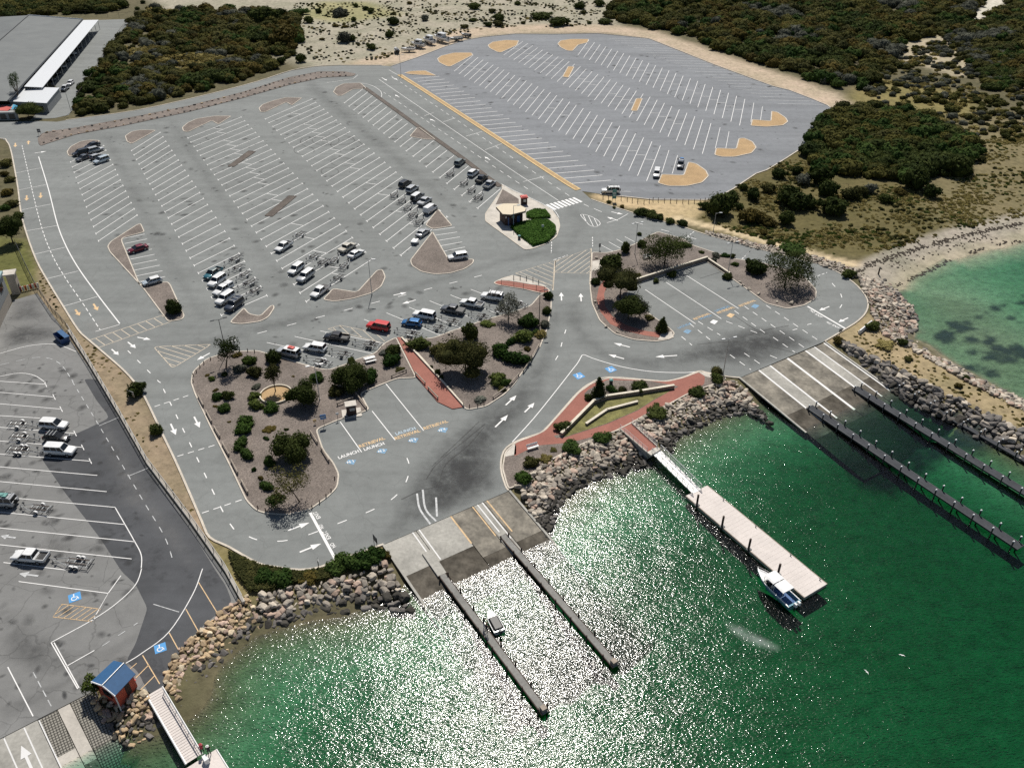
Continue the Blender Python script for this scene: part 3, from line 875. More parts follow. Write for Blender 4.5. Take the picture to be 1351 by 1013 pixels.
island(TT('A1', [(1192, 875), (1228, 876), (1342, 796), (1303, 792)]), 'mulch_dark', 'mulch_dark', kw=.1, r=.3)
island(TT('B2', [(35, 140), (78, 144), (206, 36), (163, 34)]), 'mulch_dark', 'mulch_dark', kw=.1, r=.3)
island(TT('B1', [(562, 300), (580, 275), (720, 185), (740, 180), (760, 225), (645, 255), (640, 270), (735, 500), (880, 485), (895, 500), (970, 665), (955, 685), (880, 695), (750, 520), (575, 330)]))
island(TT('q4', [(540, 965), (730, 770), (800, 855), (945, 885), (1085, 745), (1130, 740), (1140, 780), (1060, 900), (950, 960), (700, 995), (580, 985)]))
island(TT('B2', [(340, 580), (395, 520), (520, 540), (625, 425), (655, 420), (672, 460), (650, 510), (600, 545), (500, 575), (400, 590)]))
island(TT('q2', [(460, 195), (640, -35), (660, -35), (870, 210), (570, 258)]))
island(TT('q2', [(555, 310), (235, 720), (260, 800), (400, 890), (600, 930), (830, 915), (1050, 850), (1170, 770), (1190, 720), (1170, 700), (1080, 705), (800, 685), (570, 285)]))
island(TT('A2', [(395, 485), (410, 460), (450, 440), (540, 437), (570, 465), (545, 468), (500, 470), (440, 505), (420, 505)]))
island(TT('A2', [(795, 718), (835, 672), (850, 672), (935, 735), (880, 733)]))
def ribbon(pxs, w):
    p = spline(PX(pxs), 4); a = []; c = []
    for i, q in enumerate(p):
        d = (p[min(i + 1, len(p) - 1)] - p[max(i - 1, 0)]).normalized(); n_ = Vector((-d.y, d.x, 0)) * (w / 2)
        a.append(q + n_); c.append(q - n_)
    return a + c[::-1]
island(ribbon([(481, 116), (520, 144), (553, 168), (606, 206), (640, 232), (660, 246.5)], 1.6), 'mulch_dark', 'mulch_dark', kw=0.15, r=0.3)
# entrance median with the two rows of stones
MEDIAN_ROCK = island(PX([(51, 190), (50, 183), (55, 177), (65, 174), (100, 169), (160, 158), (250, 140), (320, 122), (380, 103), (420, 95), (455, 95), (470, 98), (466, 101), (425, 103), (380, 113),
                         (320, 130), (250, 148), (160, 167), (100, 178), (62, 190), (54, 193)]), kerb='mulch', kw=0.2)
for pts in ([('A2', [(940, 310), (960, 295), (1030, 278), (1120, 278), (1130, 290), (1010, 352), (990, 350), (950, 330)])],
            [('A2', [(1205, 240), (1230, 222), (1300, 212), (1370, 215), (1360, 240), (1275, 278), (1255, 275), (1215, 255)])],
            [('A3', [(220, 232), (235, 215), (290, 207), (385, 207), (380, 225), (330, 238), (300, 270), (270, 268), (235, 250)])],
            [('A2', [(765, 385), (800, 375), (880, 372), (940, 400), (900, 398), (800, 392)])],
            [('A3', [(245, 405), (275, 350), (310, 352), (280, 410)])], [('A3', [(603, 583), (632, 518), (668, 518), (640, 585)])],
            [('px', [(990, 166.6), (992, 158), (1016.5, 160), (1017.5, 147), (1026, 148.5), (1037, 156), (1040, 161), (1033.6, 166), (1011, 168)])],
            [('A3', [(1042, 815), (1050, 778), (1155, 782), (1170, 727), (1200, 725), (1245, 745), (1265, 775), (1240, 805), (1150, 825), (1080, 825)])],
            [('A3', [(745, 962), (765, 915), (880, 920), (905, 850), (950, 860), (1000, 895), (1015, 925), (980, 960), (900, 978), (800, 978)])]):
    island(TT(*pts[0]), 'mulch_gold', 'kerb_pale', kw=0.32)
island(ribbon([(527, 99.2), (560, 120), (620, 159), (680, 198), (740, 237), (763, 251)], 1.9), 'mulch_gold', 'kerb_yellow', kw=0.45, r=0.3)
# the planted beds
BED_WEST = island(PX([(251.6, 505), (254, 491), (271.8, 474), (302, 464), (340, 462.7), (363, 469.5), (391, 478), (422, 486.6), (435, 488), (455, 481), (470, 474.6), (494, 466.6), (507, 453), (523, 445),
                      (550, 499), (523.7, 500), (476, 519), (484, 534), (488, 541), (467, 548.5), (448, 554), (418, 566.7), (426.8, 593), (440.7, 610.7), (448, 625.8), (445.7, 643.4), (433, 656), (408, 673.6), (377.7, 680),
                      (350, 678), (337, 673.6), (324.6, 661), (302, 613), (276.8, 563), (256.7, 520)]), name='garden_bed')
BED_MID = island(PX([(533, 447), (560, 447), (572, 446), (596, 436.6), (612, 432), (634, 424), (662, 416), (680, 411), (700, 403.5), (712.7, 388.4), (728, 386), (727.8, 406), (722.8, 433.7),
                     (712.7, 458.9), (695, 484), (680, 506), (667, 520), (642, 536.5), (616.8, 541.5), (610.5, 537), (581.6, 501.6)]), name='garden_bed')
KIOSK_BED = island(TT('kx', [(0, 430), (130, 240), (230, 95), (210, 30), (350, 115), (560, 205), (760, 305), (900, 385), (985, 500), (1005, 600), (960, 740), (830, 830), (640, 900), (530, 915), (0, 530)]), 'concrete_pale', name='garden_bed')
b = MB(); b.poly(ccw(TT('kx', [(140, 310), (235, 105), (330, 160), (450, 235), (450, 300), (250, 295)])), 0.125); b.build('bare_soil', 'mulch', KIOSK_BED)
BED_EAST = island(PX([(780.6, 333), (800, 334), (818, 330), (838, 322), (855, 312), (868, 306), (903, 316), (913.6, 323.8), (938.5, 332), (967, 341.6), (1002, 346), (1040, 356), (1060, 365), (1069, 373.3), (1077.7, 383.4), (1076.4, 394.7), (1061.3, 403.5),
                      (1038.7, 408), (1011, 401), (985, 382), (962, 366), (933, 346), (895, 357), (855, 370), (829, 381), (828.5, 393.4), (856, 413.6), (881, 431), (891, 440), (886, 447.5), (866, 451.3), (836, 448.8), (810.8, 441), (790.7, 423.6), (780.6, 401), (778, 380.8)]), name='garden_bed')
for pts, mt, bed in (([(799, 366), (790, 380), (787, 395), (792, 412), (805, 428), (825, 437), (850, 443), (870, 446), (872, 440), (850, 437), (825, 429), (808, 418), (798, 404), (797, 388), (803, 372)], 'brick_red', BED_EAST),
                     ([(781.5, 345), (795, 343), (795, 356), (781, 358)], 'concrete_pale', BED_EAST), ([(868, 449), (889, 446), (886, 438), (872, 440)], 'concrete_pale', BED_EAST)):
    b = MB(); b.poly(ccw(PX(pts)), 0.125); b.build('paving', mt, bed)
FORE = island(PX([(680, 583.5), (705, 574.5), (717.7, 568.5), (741.6, 542), (763, 518), (780.6, 505.5), (803, 498.5), (856, 502), (879, 503.5), (901, 498.5), (921.6, 490.5), (932, 492), (958, 498), (957, 503), (929, 512), (906.5, 521), (881, 535), (856, 546), (833.5, 558.5), (818, 566.5),
                  (811, 570), (781, 581), (748, 596), (713, 616), (690, 637), (672, 646), (668.5, 641), (662, 618), (665.8, 596)]), name='garden_bed')
RED = PX([(678, 601), (680, 584.5), (705, 575.5), (718, 569.5), (742, 543), (763.5, 519), (781, 506.5), (803, 499.5), (856, 503), (879, 504.5), (901, 499.5), (921.6, 491.8), (930, 497), (929, 507.5), (906.5, 520), (881, 535), (833.5, 558), (818, 566), (811, 568.5), (768, 580.5), (740, 585.6), (710, 588), (695, 594.4), (680, 602)])
b = MB(); b.poly(ccw(fillet(RED, .6)), 0.122); b.build('brick_path', 'brick_red', FORE)
b = MB(); b.poly(ccw(TT('C3', [(200, 300), (240, 290), (400, 120), (360, 80), (380, 60), (480, 8), (700, 12), (830, 35), (855, 42), (740, 105), (640, 168), (480, 238), (260, 308), (215, 312)])), 0.135); b.build('bare_soil', 'mulch', FORE)
b = MB(); b.poly(ccw(TT('C3', [(245, 300), (412, 137), (482, 112), (832, 55), (740, 102), (640, 165), (480, 235), (262, 305)])), 0.147); b.build('lawn', 'lawn', FORE)
b = MB(); b.poly(ccw(PX([(666, 599), (678, 587), (681, 588), (681, 600), (667, 603)])), 0.122); b.build('concrete_pad', 'concrete_pale', FORE)
b = MB(); b.poly(ccw(PX([(921, 491), (931, 492), (945, 495), (938, 499), (930, 497)])), 0.13); b.build('concrete_pad', 'concrete_pale', FORE)
# red brick path between the beds, and the brick apron by the hatched junction
PATH = struct((lambda bb: bb.build('footpath', 'brick_red'))(MB().prism(PX([(524, 445.5), (531.5, 446), (582, 502.5), (611, 537.5), (597, 540), (577, 530.5), (551, 500)]), 0.0, 0.15)))
APRON = island(PX([(650, 373.5), (665, 366.5), (676, 364), (700, 371), (722, 380), (727, 385), (716, 388), (690, 382), (656, 376.5)]), 'brick_red', name='footpath')
b = MB(); b.poly(ccw(TT('hz', [(40, 205), (250, 130), (340, 150), (640, 250), (700, 280), (560, 262), (300, 215), (120, 200)])), 0.128); b.build('concrete_pad', 'concrete_pale', APRON)

# ---- painted markings
def lines(name, segs, w, mat, parent, z=Z1):
    b = MB()
    for s in segs:
        b.strip(s, w, z)
    return b.build(name, mat, parent)
def dashes(poly, on, off, start=0.0):
    out = []; pos = start; acc = 0.0
    pts = poly
    total = sum((pts[i + 1] - pts[i]).length for i in range(len(pts) - 1))
    def at(s):
        for i in range(len(pts) - 1):
            ln = (pts[i + 1] - pts[i]).length
            if s <= ln:
                return pts[i].lerp(pts[i + 1], s / max(ln, 1e-6))
            s -= ln
        return pts[-1]
    while pos < total:
        out.append([at(pos), at(min(total, pos + on / 2)), at(min(total, pos + on))]); pos += on + off
    return out
def hatch(poly, ang_pts, spacing, w):
    """parallel stripes clipped to an outline, direction given by two points"""
    d = (ang_pts[1] - ang_pts[0]); d.z = 0; d.normalize(); n_ = Vector((-d.y, d.x, 0))
    s = [p.dot(n_) for p in poly]; out = []
    v = min(s) + spacing * 0.7
    while v < max(s):
        hits = []
        for i in range(len(poly)):
            a, c = poly[i - 1], poly[i]; sa, sb = a.dot(n_) - v, c.dot(n_) - v
            if sa * sb < 0:
                hits.append(a.lerp(c, sa / (sa - sb)))
        hits.sort(key=lambda p: p.dot(d))
        for i in range(0, len(hits) - 1, 2):
            out.append([hits[i], hits[i + 1]])
        v += spacing
    return out
def closed(pts):
    return list(pts) + [pts[0]]
def stall_row(l0, r0, l1, r1, pitch, parent, mat='paint_white', w=0.17, tick_l=True, tick_r=True, mid=False, skip=()):
    """angled stalls: lines from the left edge to the right edge of a row; edges given in pixels"""
    l0, r0, l1, r1 = P(*l0), P(*r0), P(*l1), P(*r1)
    ln = (l1 - l0).length
    n = max(1, round(ln / pitch)); segs = []
    prev = None
    for i in range(n + 1):
        t = i / n
        a, c = l0.lerp(l1, t), r0.lerp(r1, t)
        if i not in skip:
            segs.append([a, c])
            dl, dr = (l1 - l0).normalized() * 0.55, (r1 - r0).normalized() * 0.55
            if tick_l: segs.append([a - dl, a + dl])
            if tick_r: segs.append([c - dr, c + dr])
        if mid and prev is not None and random.random() < 0.55:
            segs.append([prev[0].lerp(prev[1], .46), a.lerp(c, .58)])
        prev = (a, c)
    return lines('stall_lines', segs, w, mat, parent)
R = main_road
stall_row((93, 214), (137, 192.5), (130, 318), (181, 284), 4.6, R)
stall_row((173.6, 199), (211.4, 175), (292, 416), (352, 390), 4.4, R)
stall_row((247.9, 182.4), (318.3, 154.8), (404, 398), (491, 342), 4.4, R, mid=True)
stall_row((350, 157.3), (411.7, 131), (528.7, 337), (590, 286), 4.4, R, mid=True)
stall_row((454.5, 136), (479.7, 117), (536, 199.5), (560, 181), 4.6, R, tick_r=False)
stall_row((545, 206.5), (572, 186), (630, 275), (660, 249.5), 4.6, R, tick_r=False)
stall_row((162, 315), (191, 309), (183, 372), (218, 365), 3.2, R, tick_l=False, tick_r=False)
stall_row((571, 304), (600, 300), (589, 339), (617, 333), 3.1, R, tick_l=False, tick_r=False)
U = upper_lot
stall_row((546, 104), (580, 101), (747, 243), (806, 238), 4.3, U, w=0.24, tick_l=False, tick_r=False)
stall_row((599.2, 94.4), (624.4, 73), (853, 239), (871.3, 192.5), 4.35, U, tick_l=False, tick_r=False, mid=True)
stall_row((664.6, 73), (690, 55), (926.6, 203.3), (938, 163), 4.35, U, tick_l=False, tick_r=False, mid=True)
stall_row((762.5, 73), (777, 53.5), (975.7, 166), (982.7, 131), 4.35, U, tick_l=False, tick_r=False, mid=True)
stall_row((804, 51), (853, 52), (1026, 137), (1086, 138.5), 4.6, U, 'paint_faded', w=0.24, tick_l=False, tick_r=False)
lines('stall_lines', [TT('A3', s) for s in ([(805, 788), (768, 905)], [(850, 815), (822, 912)], [(1073, 670), (1048, 778)], [(1120, 690), (1103, 778)], [(1250, 540), (1234, 640)], [(1295, 560), (1285, 630)], [(550, 1003), (605, 1006)])], 0.14, 'paint_white', U)
def oil_spots(n, px_poly, parent, z):
    pl = PX(px_poly); b = MB(); fd = []
    x0, x1, y0, y1 = min(q.x for q in pl), max(q.x for q in pl), min(q.y for q in pl), max(q.y for q in pl)
    for k in range(n):
        x, y = random.uniform(x0, x1), random.uniform(y0, y1)
        if not inside(pl, [x], [y])[0]: continue
        r_ = random.choice((.4, .6, .9, 1.4)); e_ = random.uniform(.4, 1); a_ = random.random() * 3; o_ = len(b.v)
        b.add([(x, y, z)] + [(x + r_ * (math.cos(t) * math.cos(a_) - e_ * math.sin(t) * math.sin(a_)), y + r_ * (math.cos(t) * math.sin(a_) + e_ * math.sin(t) * math.cos(a_)), z) for t in np.linspace(0, 2 * math.pi, 9)[:-1]], [(0, i + 1, (i + 1) % 8 + 1) for i in range(8)])
        fd += [random.uniform(.35, 1)] + [0] * 8
    me = b.mesh('oil_spots', 'tyre_stain'); at = me.attributes.new('fade', 'FLOAT', 'POINT'); at.data.foreach_set('value', np.array(fd, np.float32))
    return stuff(link('oil_spots', me, parent))
oil_spots(800, [(70, 200), (200, 165), (470, 110), (660, 250), (600, 340), (380, 420), (200, 430)], R, 0.021)
oil_spots(500, [(530, 95), (640, 52), (850, 55), (1090, 140), (930, 258), (770, 250)], U, 0.012)
oil_spots(500, [(-20, 480), (110, 480), (190, 700), (200, 860), (60, 930), (-20, 960)], left_lot, 0.014)
oil_spots(260, [(360, 470), (560, 420), (700, 380), (720, 345), (450, 410), (330, 450)], R, 0.0215)
# launch-side bays
lines('stall_lines', [TT('q5', s) for s in ([(15, 240), (820, 412)], [(290, 180), (1060, 350)], [(545, 125), (1175, 248)], [(310, 440), (520, 495), (640, 508)])] +
      [TT('q6', s) for s in ([(70, 348), (300, 440)], [(270, 290), (745, 487)], [(470, 240), (930, 425)], [(655, 183), (1110, 368)], [(840, 130), (1260, 300)], [(1020, 80), (1351, 205)])], 0.13, 'paint_white', R)
lines('stall_lines', [TT('rd', s) for s in ([(135, 402), (225, 450)], [(195, 378), (285, 428)], [(255, 356), (305, 385)], [(318, 337), (395, 378)])], 0.14, 'paint_white', R)
hz1 = TT('q5', [(620, 105), (740, 70), (1230, 170), (1165, 245)])
lines('hatching', [closed(hz1)] + hatch(hz1, TT('q5', [(800, 90), (905, 185)]), 1.5, .1), 0.12, 'paint_cream', R)
# bay dividers at the two launching areas
lines('bay_lines', [TT('C2', s) for s in ([(433, 225), (545, 383)], [(600, 168), (720, 320)], [(672, 25), (870, 270)])], 0.16, 'paint_white', R)
lines('bay_lines', [TT('B3', s) for s in ([(680, 525), (945, 705)], [(790, 487), (1080, 678)], [(895, 450), (1170, 625)])], 0.16, 'paint_white', R)
d = []
for s in ([(250, 235), (385, 342)], [(195, 320), (265, 378)], [(305, 220), (452, 312)], [(490, 220), (708, 302)], [(545, 150), (768, 312)], [(800, 325), (945, 425)], [(610, 120), (1012, 397)], [(755, 115), (1105, 350)], [(515, 440), (655, 540)], [(610, 430), (735, 515)], [(780, 445), (840, 470)]):
    d += dashes(TT('lb', s), 1.5, 1.3)
d += [TT('lb', [(1025, 243), (1055, 235)]), TT('lb', [(930, 278), (960, 270)])]
lines('lane_dashes', d, 0.16, 'paint_white', R)
# left approach road
seg = []
seg += dashes(spline(PX([(29, 192), (50.6, 284.6), (66.7, 331.8), (85.6, 365.8), (108, 398.5), (132, 435)]), 6), 1.6, 1.0)
lines('lane_dashes', seg, 0.16, 'paint_white', R)
lines('lane_lines', [spline(PX([(51, 207), (64, 250), (75.5, 295), (86.8, 324), (103, 353), (128, 388), (158, 427)]), 6)], 0.24, 'paint_white', R)
lines('lane_lines', [TT('lf', s) for s in ([(85, 318), (220, 290)], [(95, 410), (245, 380)])] + [TT('B1', s) for s in ([(115, 108), (265, 78)], [(140, 218), (300, 190)], [(180, 340), (345, 303)], [(240, 470), (410, 428)], [(335, 612), (510, 562)], [(500, 745), (628, 708)])], 0.14, 'paint_white', R)
h1 = TT('B1', [(470, 790), (850, 660), (905, 690), (520, 828)])
lines('hatching', [closed(h1)] + hatch(h1, TT('B1', [(560, 765), (610, 800)]), 1.7, .1), 0.16, 'paint_cream', R)
h2 = TT('B1', [(805, 825), (1108, 812), (905, 937)])
lines('hatching', [closed(fillet(h2, 1.0))] + hatch(h2, TT('B1', [(830, 830), (960, 870)]), 1.25, .1), 0.16, 'paint_cream', R)
h3 = TT('B3', [(0, 440), (205, 375), (195, 520), (150, 490)])
lines('hatching', [closed(h3)] + hatch(h3, TT('B3', [(40, 432), (190, 495)]), 1.6, .1), 0.15, 'paint_cream', R)
h4 = TT('B3', [(210, 375), (395, 310), (395, 442), (207, 435)])
lines('hatching', [closed(h4)] + hatch(h4, TT('B3', [(240, 430), (390, 325)]), 1.25, .1), 0.15, 'paint_cream', R)
lines('lane_lines', [TT('B3', s) for s in ([(210, 370), (196, 530)], [(398, 310), (390, 500)])], 0.22, 'paint_cream', R)
# sweep of the lower road
ctr = spline(PX([(168.6, 462.6), (209, 503), (214, 510), (258, 600), (302, 688.7), (325, 706), (350, 713.5), (392, 710), (460, 685), (493.5, 671.6), (520, 656), (535.5, 636), (540, 613.7), (531.7, 594)]), 5)
seg = dashes(ctr, 1.5, 3.1)
seg += dashes(PX([(300, 452), (340, 440), (470, 405.5), (637, 363)]), 2.0, 4.2)
for s in ([(810, 145), (1000, 82)], [(930, 405), (1140, 342)], [(1060, 702), (1280, 628)]):
    seg += dashes(TT('C1', s), 1.0, 0.7)
seg += dashes(spline(TT('i6', [(1000, 415), (1062, 490), (1075, 570), (1025, 632)]), 5), 1.7, 3.2) + dashes(TT('rd', [(400, 225), (530, 262), (880, 358), (1010, 395)]), 2.2, 5.2)
seg += dashes(TT('rd', [(855, 298), (785, 352)]), 0.9, 0.5) + dashes(TT('rd', [(1310, 432), (1225, 510)]), 0.9, 0.5) + dashes(TT('i6', [(830, 385), (965, 335)]), 0.9, 0.5) + dashes(TT('i6', [(410, 160), (330, 240)]), 0.9, 0.5)
seg += dashes(TT('B3', [(190, 275), (188, 335)]), 0.9, 0.6) + dashes(TT('B3', [(404, 250), (405, 300)]), 0.9, 0.6) + dashes(TT('B3', [(200, 370), (275, 345)]), 0.9, 0.4)
seg += dashes(TT('B3', [(265, 735), (250, 780), (230, 860), (195, 920)]), 1.6, 3.4) + dashes(TT('rd', [(80, 120), (140, 145)]), 3, 3) + dashes(TT('rd', [(0, 85), (40, 105)]), 3, 3)
lines('lane_dashes', seg, 0.17, 'paint_white', R)
lines('lane_lines', [spline(PX([(676, 583), (704, 552), (730, 520), (755, 488), (762, 479), (768, 468.5)]), 5), spline(TT('B3', [(350, 868), (365, 868), (420, 890), (560, 930), (720, 955), (880, 960), (950, 955)]), 5)], 0.16, 'paint_white', R)
lines('stop_line', [TT('C2', [(275, 700), (408, 945)])], 0.42, 'paint_white', R)
lines('stop_line', [TT('i6', [(818, 587), (1100, 752)])], 0.4, 'paint_white', R)
# upper road beside the median
seg = dashes(PX([(506, 122), (560, 158), (622, 200), (680, 239), (703, 254)]), 2.2, 2.4) + dashes(PX([(516, 100.6), (600, 157), (680, 211), (753, 260)]), 2.2, 2.4)
lines('lane_dashes', seg, 0.15, 'paint_white', R)
lines('lane_lines', [PX([(500, 105), (680, 227.7), (737, 265)]), TT('rd', [(180, 230), (265, 205), (345, 160)])] + [spline(TT('A2', [(545, 437), (600, 450), (640, 475), (650, 495), (648, 510)]), 5)] +
      [PX(s) for s in ([(560, 228 - 75), (572, 149)], [(585, 161), (601, 156)], [(640, 198), (662, 190)], [(615, 180), (636, 174)], [(690, 240), (718, 233)])] + [TT('A2', [(360, 435), (500, 415), (525, 395)]), TT('A2', [(688, 368), (740, 398)])], 0.15, 'paint_white', R)
pi = TT('rd', [(-30, 165), (10, 165), (70, 185), (118, 215), (133, 240), (100, 262), (50, 255)])
lines('hatching', [closed(fillet(pi, 1.0))] + hatch(pi, TT('rd', [(10, 175), (45, 250)]), 1.2, .1), 0.15, 'paint_white', R)
for k in range(10):
    b = MB()
    p0, p1 = T('kx', 722 + 50.5 * k, 329 - 12.9 * k), T('kx', 845 + 49.5 * k, 402 - 14.5 * k)
    b.strip([p0, p1], 0.75, Z1); b.build('zebra_bar', 'paint_white', R)
lines('edge_line', [spline(TT('kx', [(220, 30), (380, 115), (560, 195), (780, 300), (930, 390), (990, 480)]), 5)], 0.14, 'paint_white', R)
# lower left lot
segs = []
for s in ([(0, 12), (240, 28)], [(0, 70), (285, 95)], [(0, 130), (322, 158)], [(0, 192), (210, 205)], [(150, 265), (395, 285)], [(0, 325), (435, 358)], [(0, 393), (475, 430)], [(0, 460), (510, 505)], [(0, 537), (560, 590)], [(90, 625), (605, 672)], [(0, 697), (655, 762)], [(0, 780), (705, 852)], [(0, 868), (690, 942)], [(220, 985), (345, 1000)]):
    a, c = TT('C1', s)
    segs.append([a + (a - c).normalized() * 6, c])
for x, y in ((240, 28), (285, 95), (322, 158), (395, 285), (435, 358), (475, 430)):
    segs.append(TT('C1', [(x - 8, y - 14), (x + 6, y + 14)]))
segs += [spline(TT('C1', [(605, 675), (700, 840), (740, 920), (741, 990)]) + TT('D1', [(720, 0), (690, 80), (600, 170), (470, 260), (260, 375)]), 5), TT('D1', [(260, 375), (395, 610)]), TT('D1', [(275, 375), (402, 605)]),
         spline(TT('D1', [(1030, 0), (980, 130), (860, 320), (720, 430), (640, 480)]), 5), spline(TT('B1', [(-80, 880), (0, 860), (150, 820), (290, 812), (400, 850)]), 5), spline(TT('B1', [(-60, 990), (0, 980), (100, 963), (180, 975), (240, 1013)]), 5),
         TT('D1', [(95, 65), (550, 125), (470, 265)]), TT('D1', [(615, 35), (550, 125)]), TT('D1', [(415, 615), (455, 595)]), TT('bl', [(68, 130), (290, 560)]), TT('D1', [(335, 497), (480, 415)])]
lines('stall_lines', segs, 0.13, 'paint_white', left_lot)
seg = dashes(spline(TT('C1', [(380, 15), (520, 245), (740, 620), (860, 820), (910, 960)]), 5), 1.4, 1.6) + dashes(spline(TT('B1', [(0, 920), (200, 880), (310, 910), (385, 1010)]), 5), 1.6, 1.2) + dashes(TT('D1', [(520, 393), (700, 275)]), 1.0, 1.2) + dashes(TT('bl', [(290, 175), (460, 495)]), 1.2, 0.6)
seg += [TT('C1', [(520, 245), (625, 200)]), TT('C1', [(670, 510), (780, 465)]), TT('D1', [(780, 180), (910, 220)])]
lines('lane_dashes', seg, 0.12, 'paint_faded', left_lot)
oh = TT('D1', [(315, 180), (510, 205), (465, 268), (270, 245)])
lines('hatching', [closed(oh)] + hatch(oh, TT('D1', [(330, 250), (420, 190)]), 0.75, .1), 0.1, 'paint_orange', left_lot)
lines('hatching', [TT('D1', s) for s in ([(1010, 70), (1105, 225)], [(945, 205), (1012, 325)], [(860, 325), (912, 420)], [(725, 440), (812, 585)], [(660, 510), (695, 480)], [(690, 555), (755, 490)], [(715, 615), (785, 545)])], 0.12, 'paint_orange', left_lot)
def patch(name, tile, pts, mat, parent, z=Z1):
    b = MB(); b.poly(ccw(TT(tile, pts)), z); return b.build(name, mat, parent)
def text(s, a, b_, height, mat, parent, z=Z1 + .01, flip=False):
    cu = bpy.data.curves.new('word', 'FONT'); cu.body = s; cu.size = 1.0; cu.offset = 0.022; cu.resolution_u = 2
    o = bpy.data.objects.new('word', cu); COL.objects.link(o)
    dg = bpy.context.evaluated_depsgraph_get()
    me = bpy.data.meshes.new_from_object(o.evaluated_get(dg))
    bpy.data.objects.remove(o); bpy.data.curves.remove(cu)
    vs = np.zeros(len(me.vertices) * 3); me.vertices.foreach_get('co', vs); vs = vs.reshape(-1, 3)
    x0, x1 = vs[:, 0].min(), vs[:, 0].max(); y1 = vs[:, 1].max()
    e = (b_ - a); ln = e.length; e = e / ln; up = Vector((-e.y, e.x, 0))
    for v, c in zip(me.vertices, vs):
        q = a + e * ((c[0] - x0) / (x1 - x0) * ln) + up * (c[1] / y1 * height)
        v.co = (q.x, q.y, z)
    me.materials.append(M[mat]); me.update()
    return link('painted_word', me, parent)
# words on the road
for s, a, c, mt in (('LAUNCH', (112, 358), (285, 300), 'paint_white'), ('RETRIEVAL', (290, 262), (505, 189), 'paint_orange'), ('LAUNCH', (328, 288), (500, 234), 'paint_white'), ('LAUNCH', (598, 155), (765, 105), 'paint_pale_blue'),
                    ('RETRIEVAL', (592, 195), (805, 125), 'paint_orange'), ('RETRIEVAL', (838, 110), (1040, 45), 'paint_orange')):
    text(s, T('la', *a), T('la', *c), 0.78, mt, R)
for s, x, y in (('N 1', 210, 385), ('N 2', 475, 292), ('N 3', 740, 200), ('N 4', 990, 113)):
    patch('painted_square', 'la', [(x - 45, y + 8), (x - 20, y - 22), (x + 48, y - 20), (x + 25, y + 20)], 'paint_blue', R)
    text(s, T('la', x - 26, y + 12), T('la', x + 28, y - 3), 0.6, 'paint_white', R)
for s, a, c, mt in (('LAUNCH', (180, 270), (262, 238), 'paint_blue'), ('RETRIEVAL', (285, 212), (390, 172), 'paint_orange'), ('LAUNCH', (318, 210), (400, 184), 'paint_blue'), ('LAUNCH', (425, 158), (515, 125), 'paint_blue'), ('RETRIEVAL', (440, 170), (550, 130), 'paint_orange'), ('RETRIEVAL', (585, 125), (690, 85), 'paint_orange')):
    text(s, T('lb', *a), T('lb', *c), 0.7, mt, R)
for x, y, mt in ((235, 288, 'paint_blue'), (682, 122, 'paint_blue'), (520, 182, 'paint_orange'), (410, 225, 'paint_white')):
    patch('painted_square', 'lb', [(x - 28, y + 2), (x - 5, y - 16), (x + 28, y - 6), (x + 4, y + 15)], mt, R)
for s, a, c in (('NO', (369, 514), (331, 469)), ('EXIT', (311, 421), (254, 334)), ('NO', (234, 307), (207, 264)), ('EXIT', (197, 194), (144, 119))):
    text(s, T('nx', *a), T('nx', *c), 0.6, 'paint_white', R)
for s, a, c in (('NO', (832, 618), (862, 638)), ('EXIT', (872, 646), (919, 674)), ('NO', (956, 706), (986, 724)), ('EXIT', (999, 728), (1049, 754))):
    text(s, T('i6', *a), T('i6', *c), 0.6, 'paint_white', R)
# access symbols: blue squares with a white wheelchair figure
def access(tile, x, y, w, h, parent):
    c = T(tile, x, y); e = (T(tile, x + w, y - w * .35) - c); e.z = 0; e.normalize(); up = Vector((-e.y, e.x, 0)); s = (T(tile, x + w / 2, y) - T(tile, x - w / 2, y)).length / 2
    b = MB(); b.poly([c - e * s - up * s, c + e * s - up * s, c + e * s + up * s, c - e * s + up * s], Z1); b.build('painted_square', 'paint_deep_blue', parent)
    b = MB()
    ring = [c + e * (-.1 * s + .45 * s * math.cos(t)) + up * (-.25 * s + .45 * s * math.sin(t)) for t in np.linspace(math.radians(100), math.radians(350), 14)]
    b.strip(ring, 0.16 * s, Z1 + .01); b.strip([c + up * .7 * s - e * .1 * s, c - e * .1 * s, c + e * .35 * s, c + e * .6 * s - up * .6 * s], .17 * s, Z1 + .012)
    b.poly([c - e * .1 * s + up * .72 * s + (e * math.cos(t) + up * math.sin(t)) * .14 * s for t in np.linspace(0, 2 * math.pi, 8)[:-1]], Z1 + .014)
    b.build('painted_symbol', 'paint_white', parent)
access('D1', 380, 145, 58, 50, left_lot); access('D1', 815, 403, 56, 50, left_lot)
access('rp', 760, 97, 76, 50, R); access('rp', 1018, 45, 72, 50, R)
def arrow(tile, tail, head, mat, parent, hw=0.55, sw=0.14):
    a, h_ = T(tile, *tail), T(tile, *head); d = (h_ - a); ln = d.length; d /= ln; n_ = Vector((-d.y, d.x, 0)); hl = min(ln * .45, 1.7)
    nk = h_ - d * hl
    b = MB(); b.poly(ccw([a + n_ * sw, a - n_ * sw, nk - n_ * sw, nk - n_ * hw, h_, nk + n_ * hw, nk + n_ * sw]), Z1 + .004)
    return b.build('lane_arrow', mat, parent)
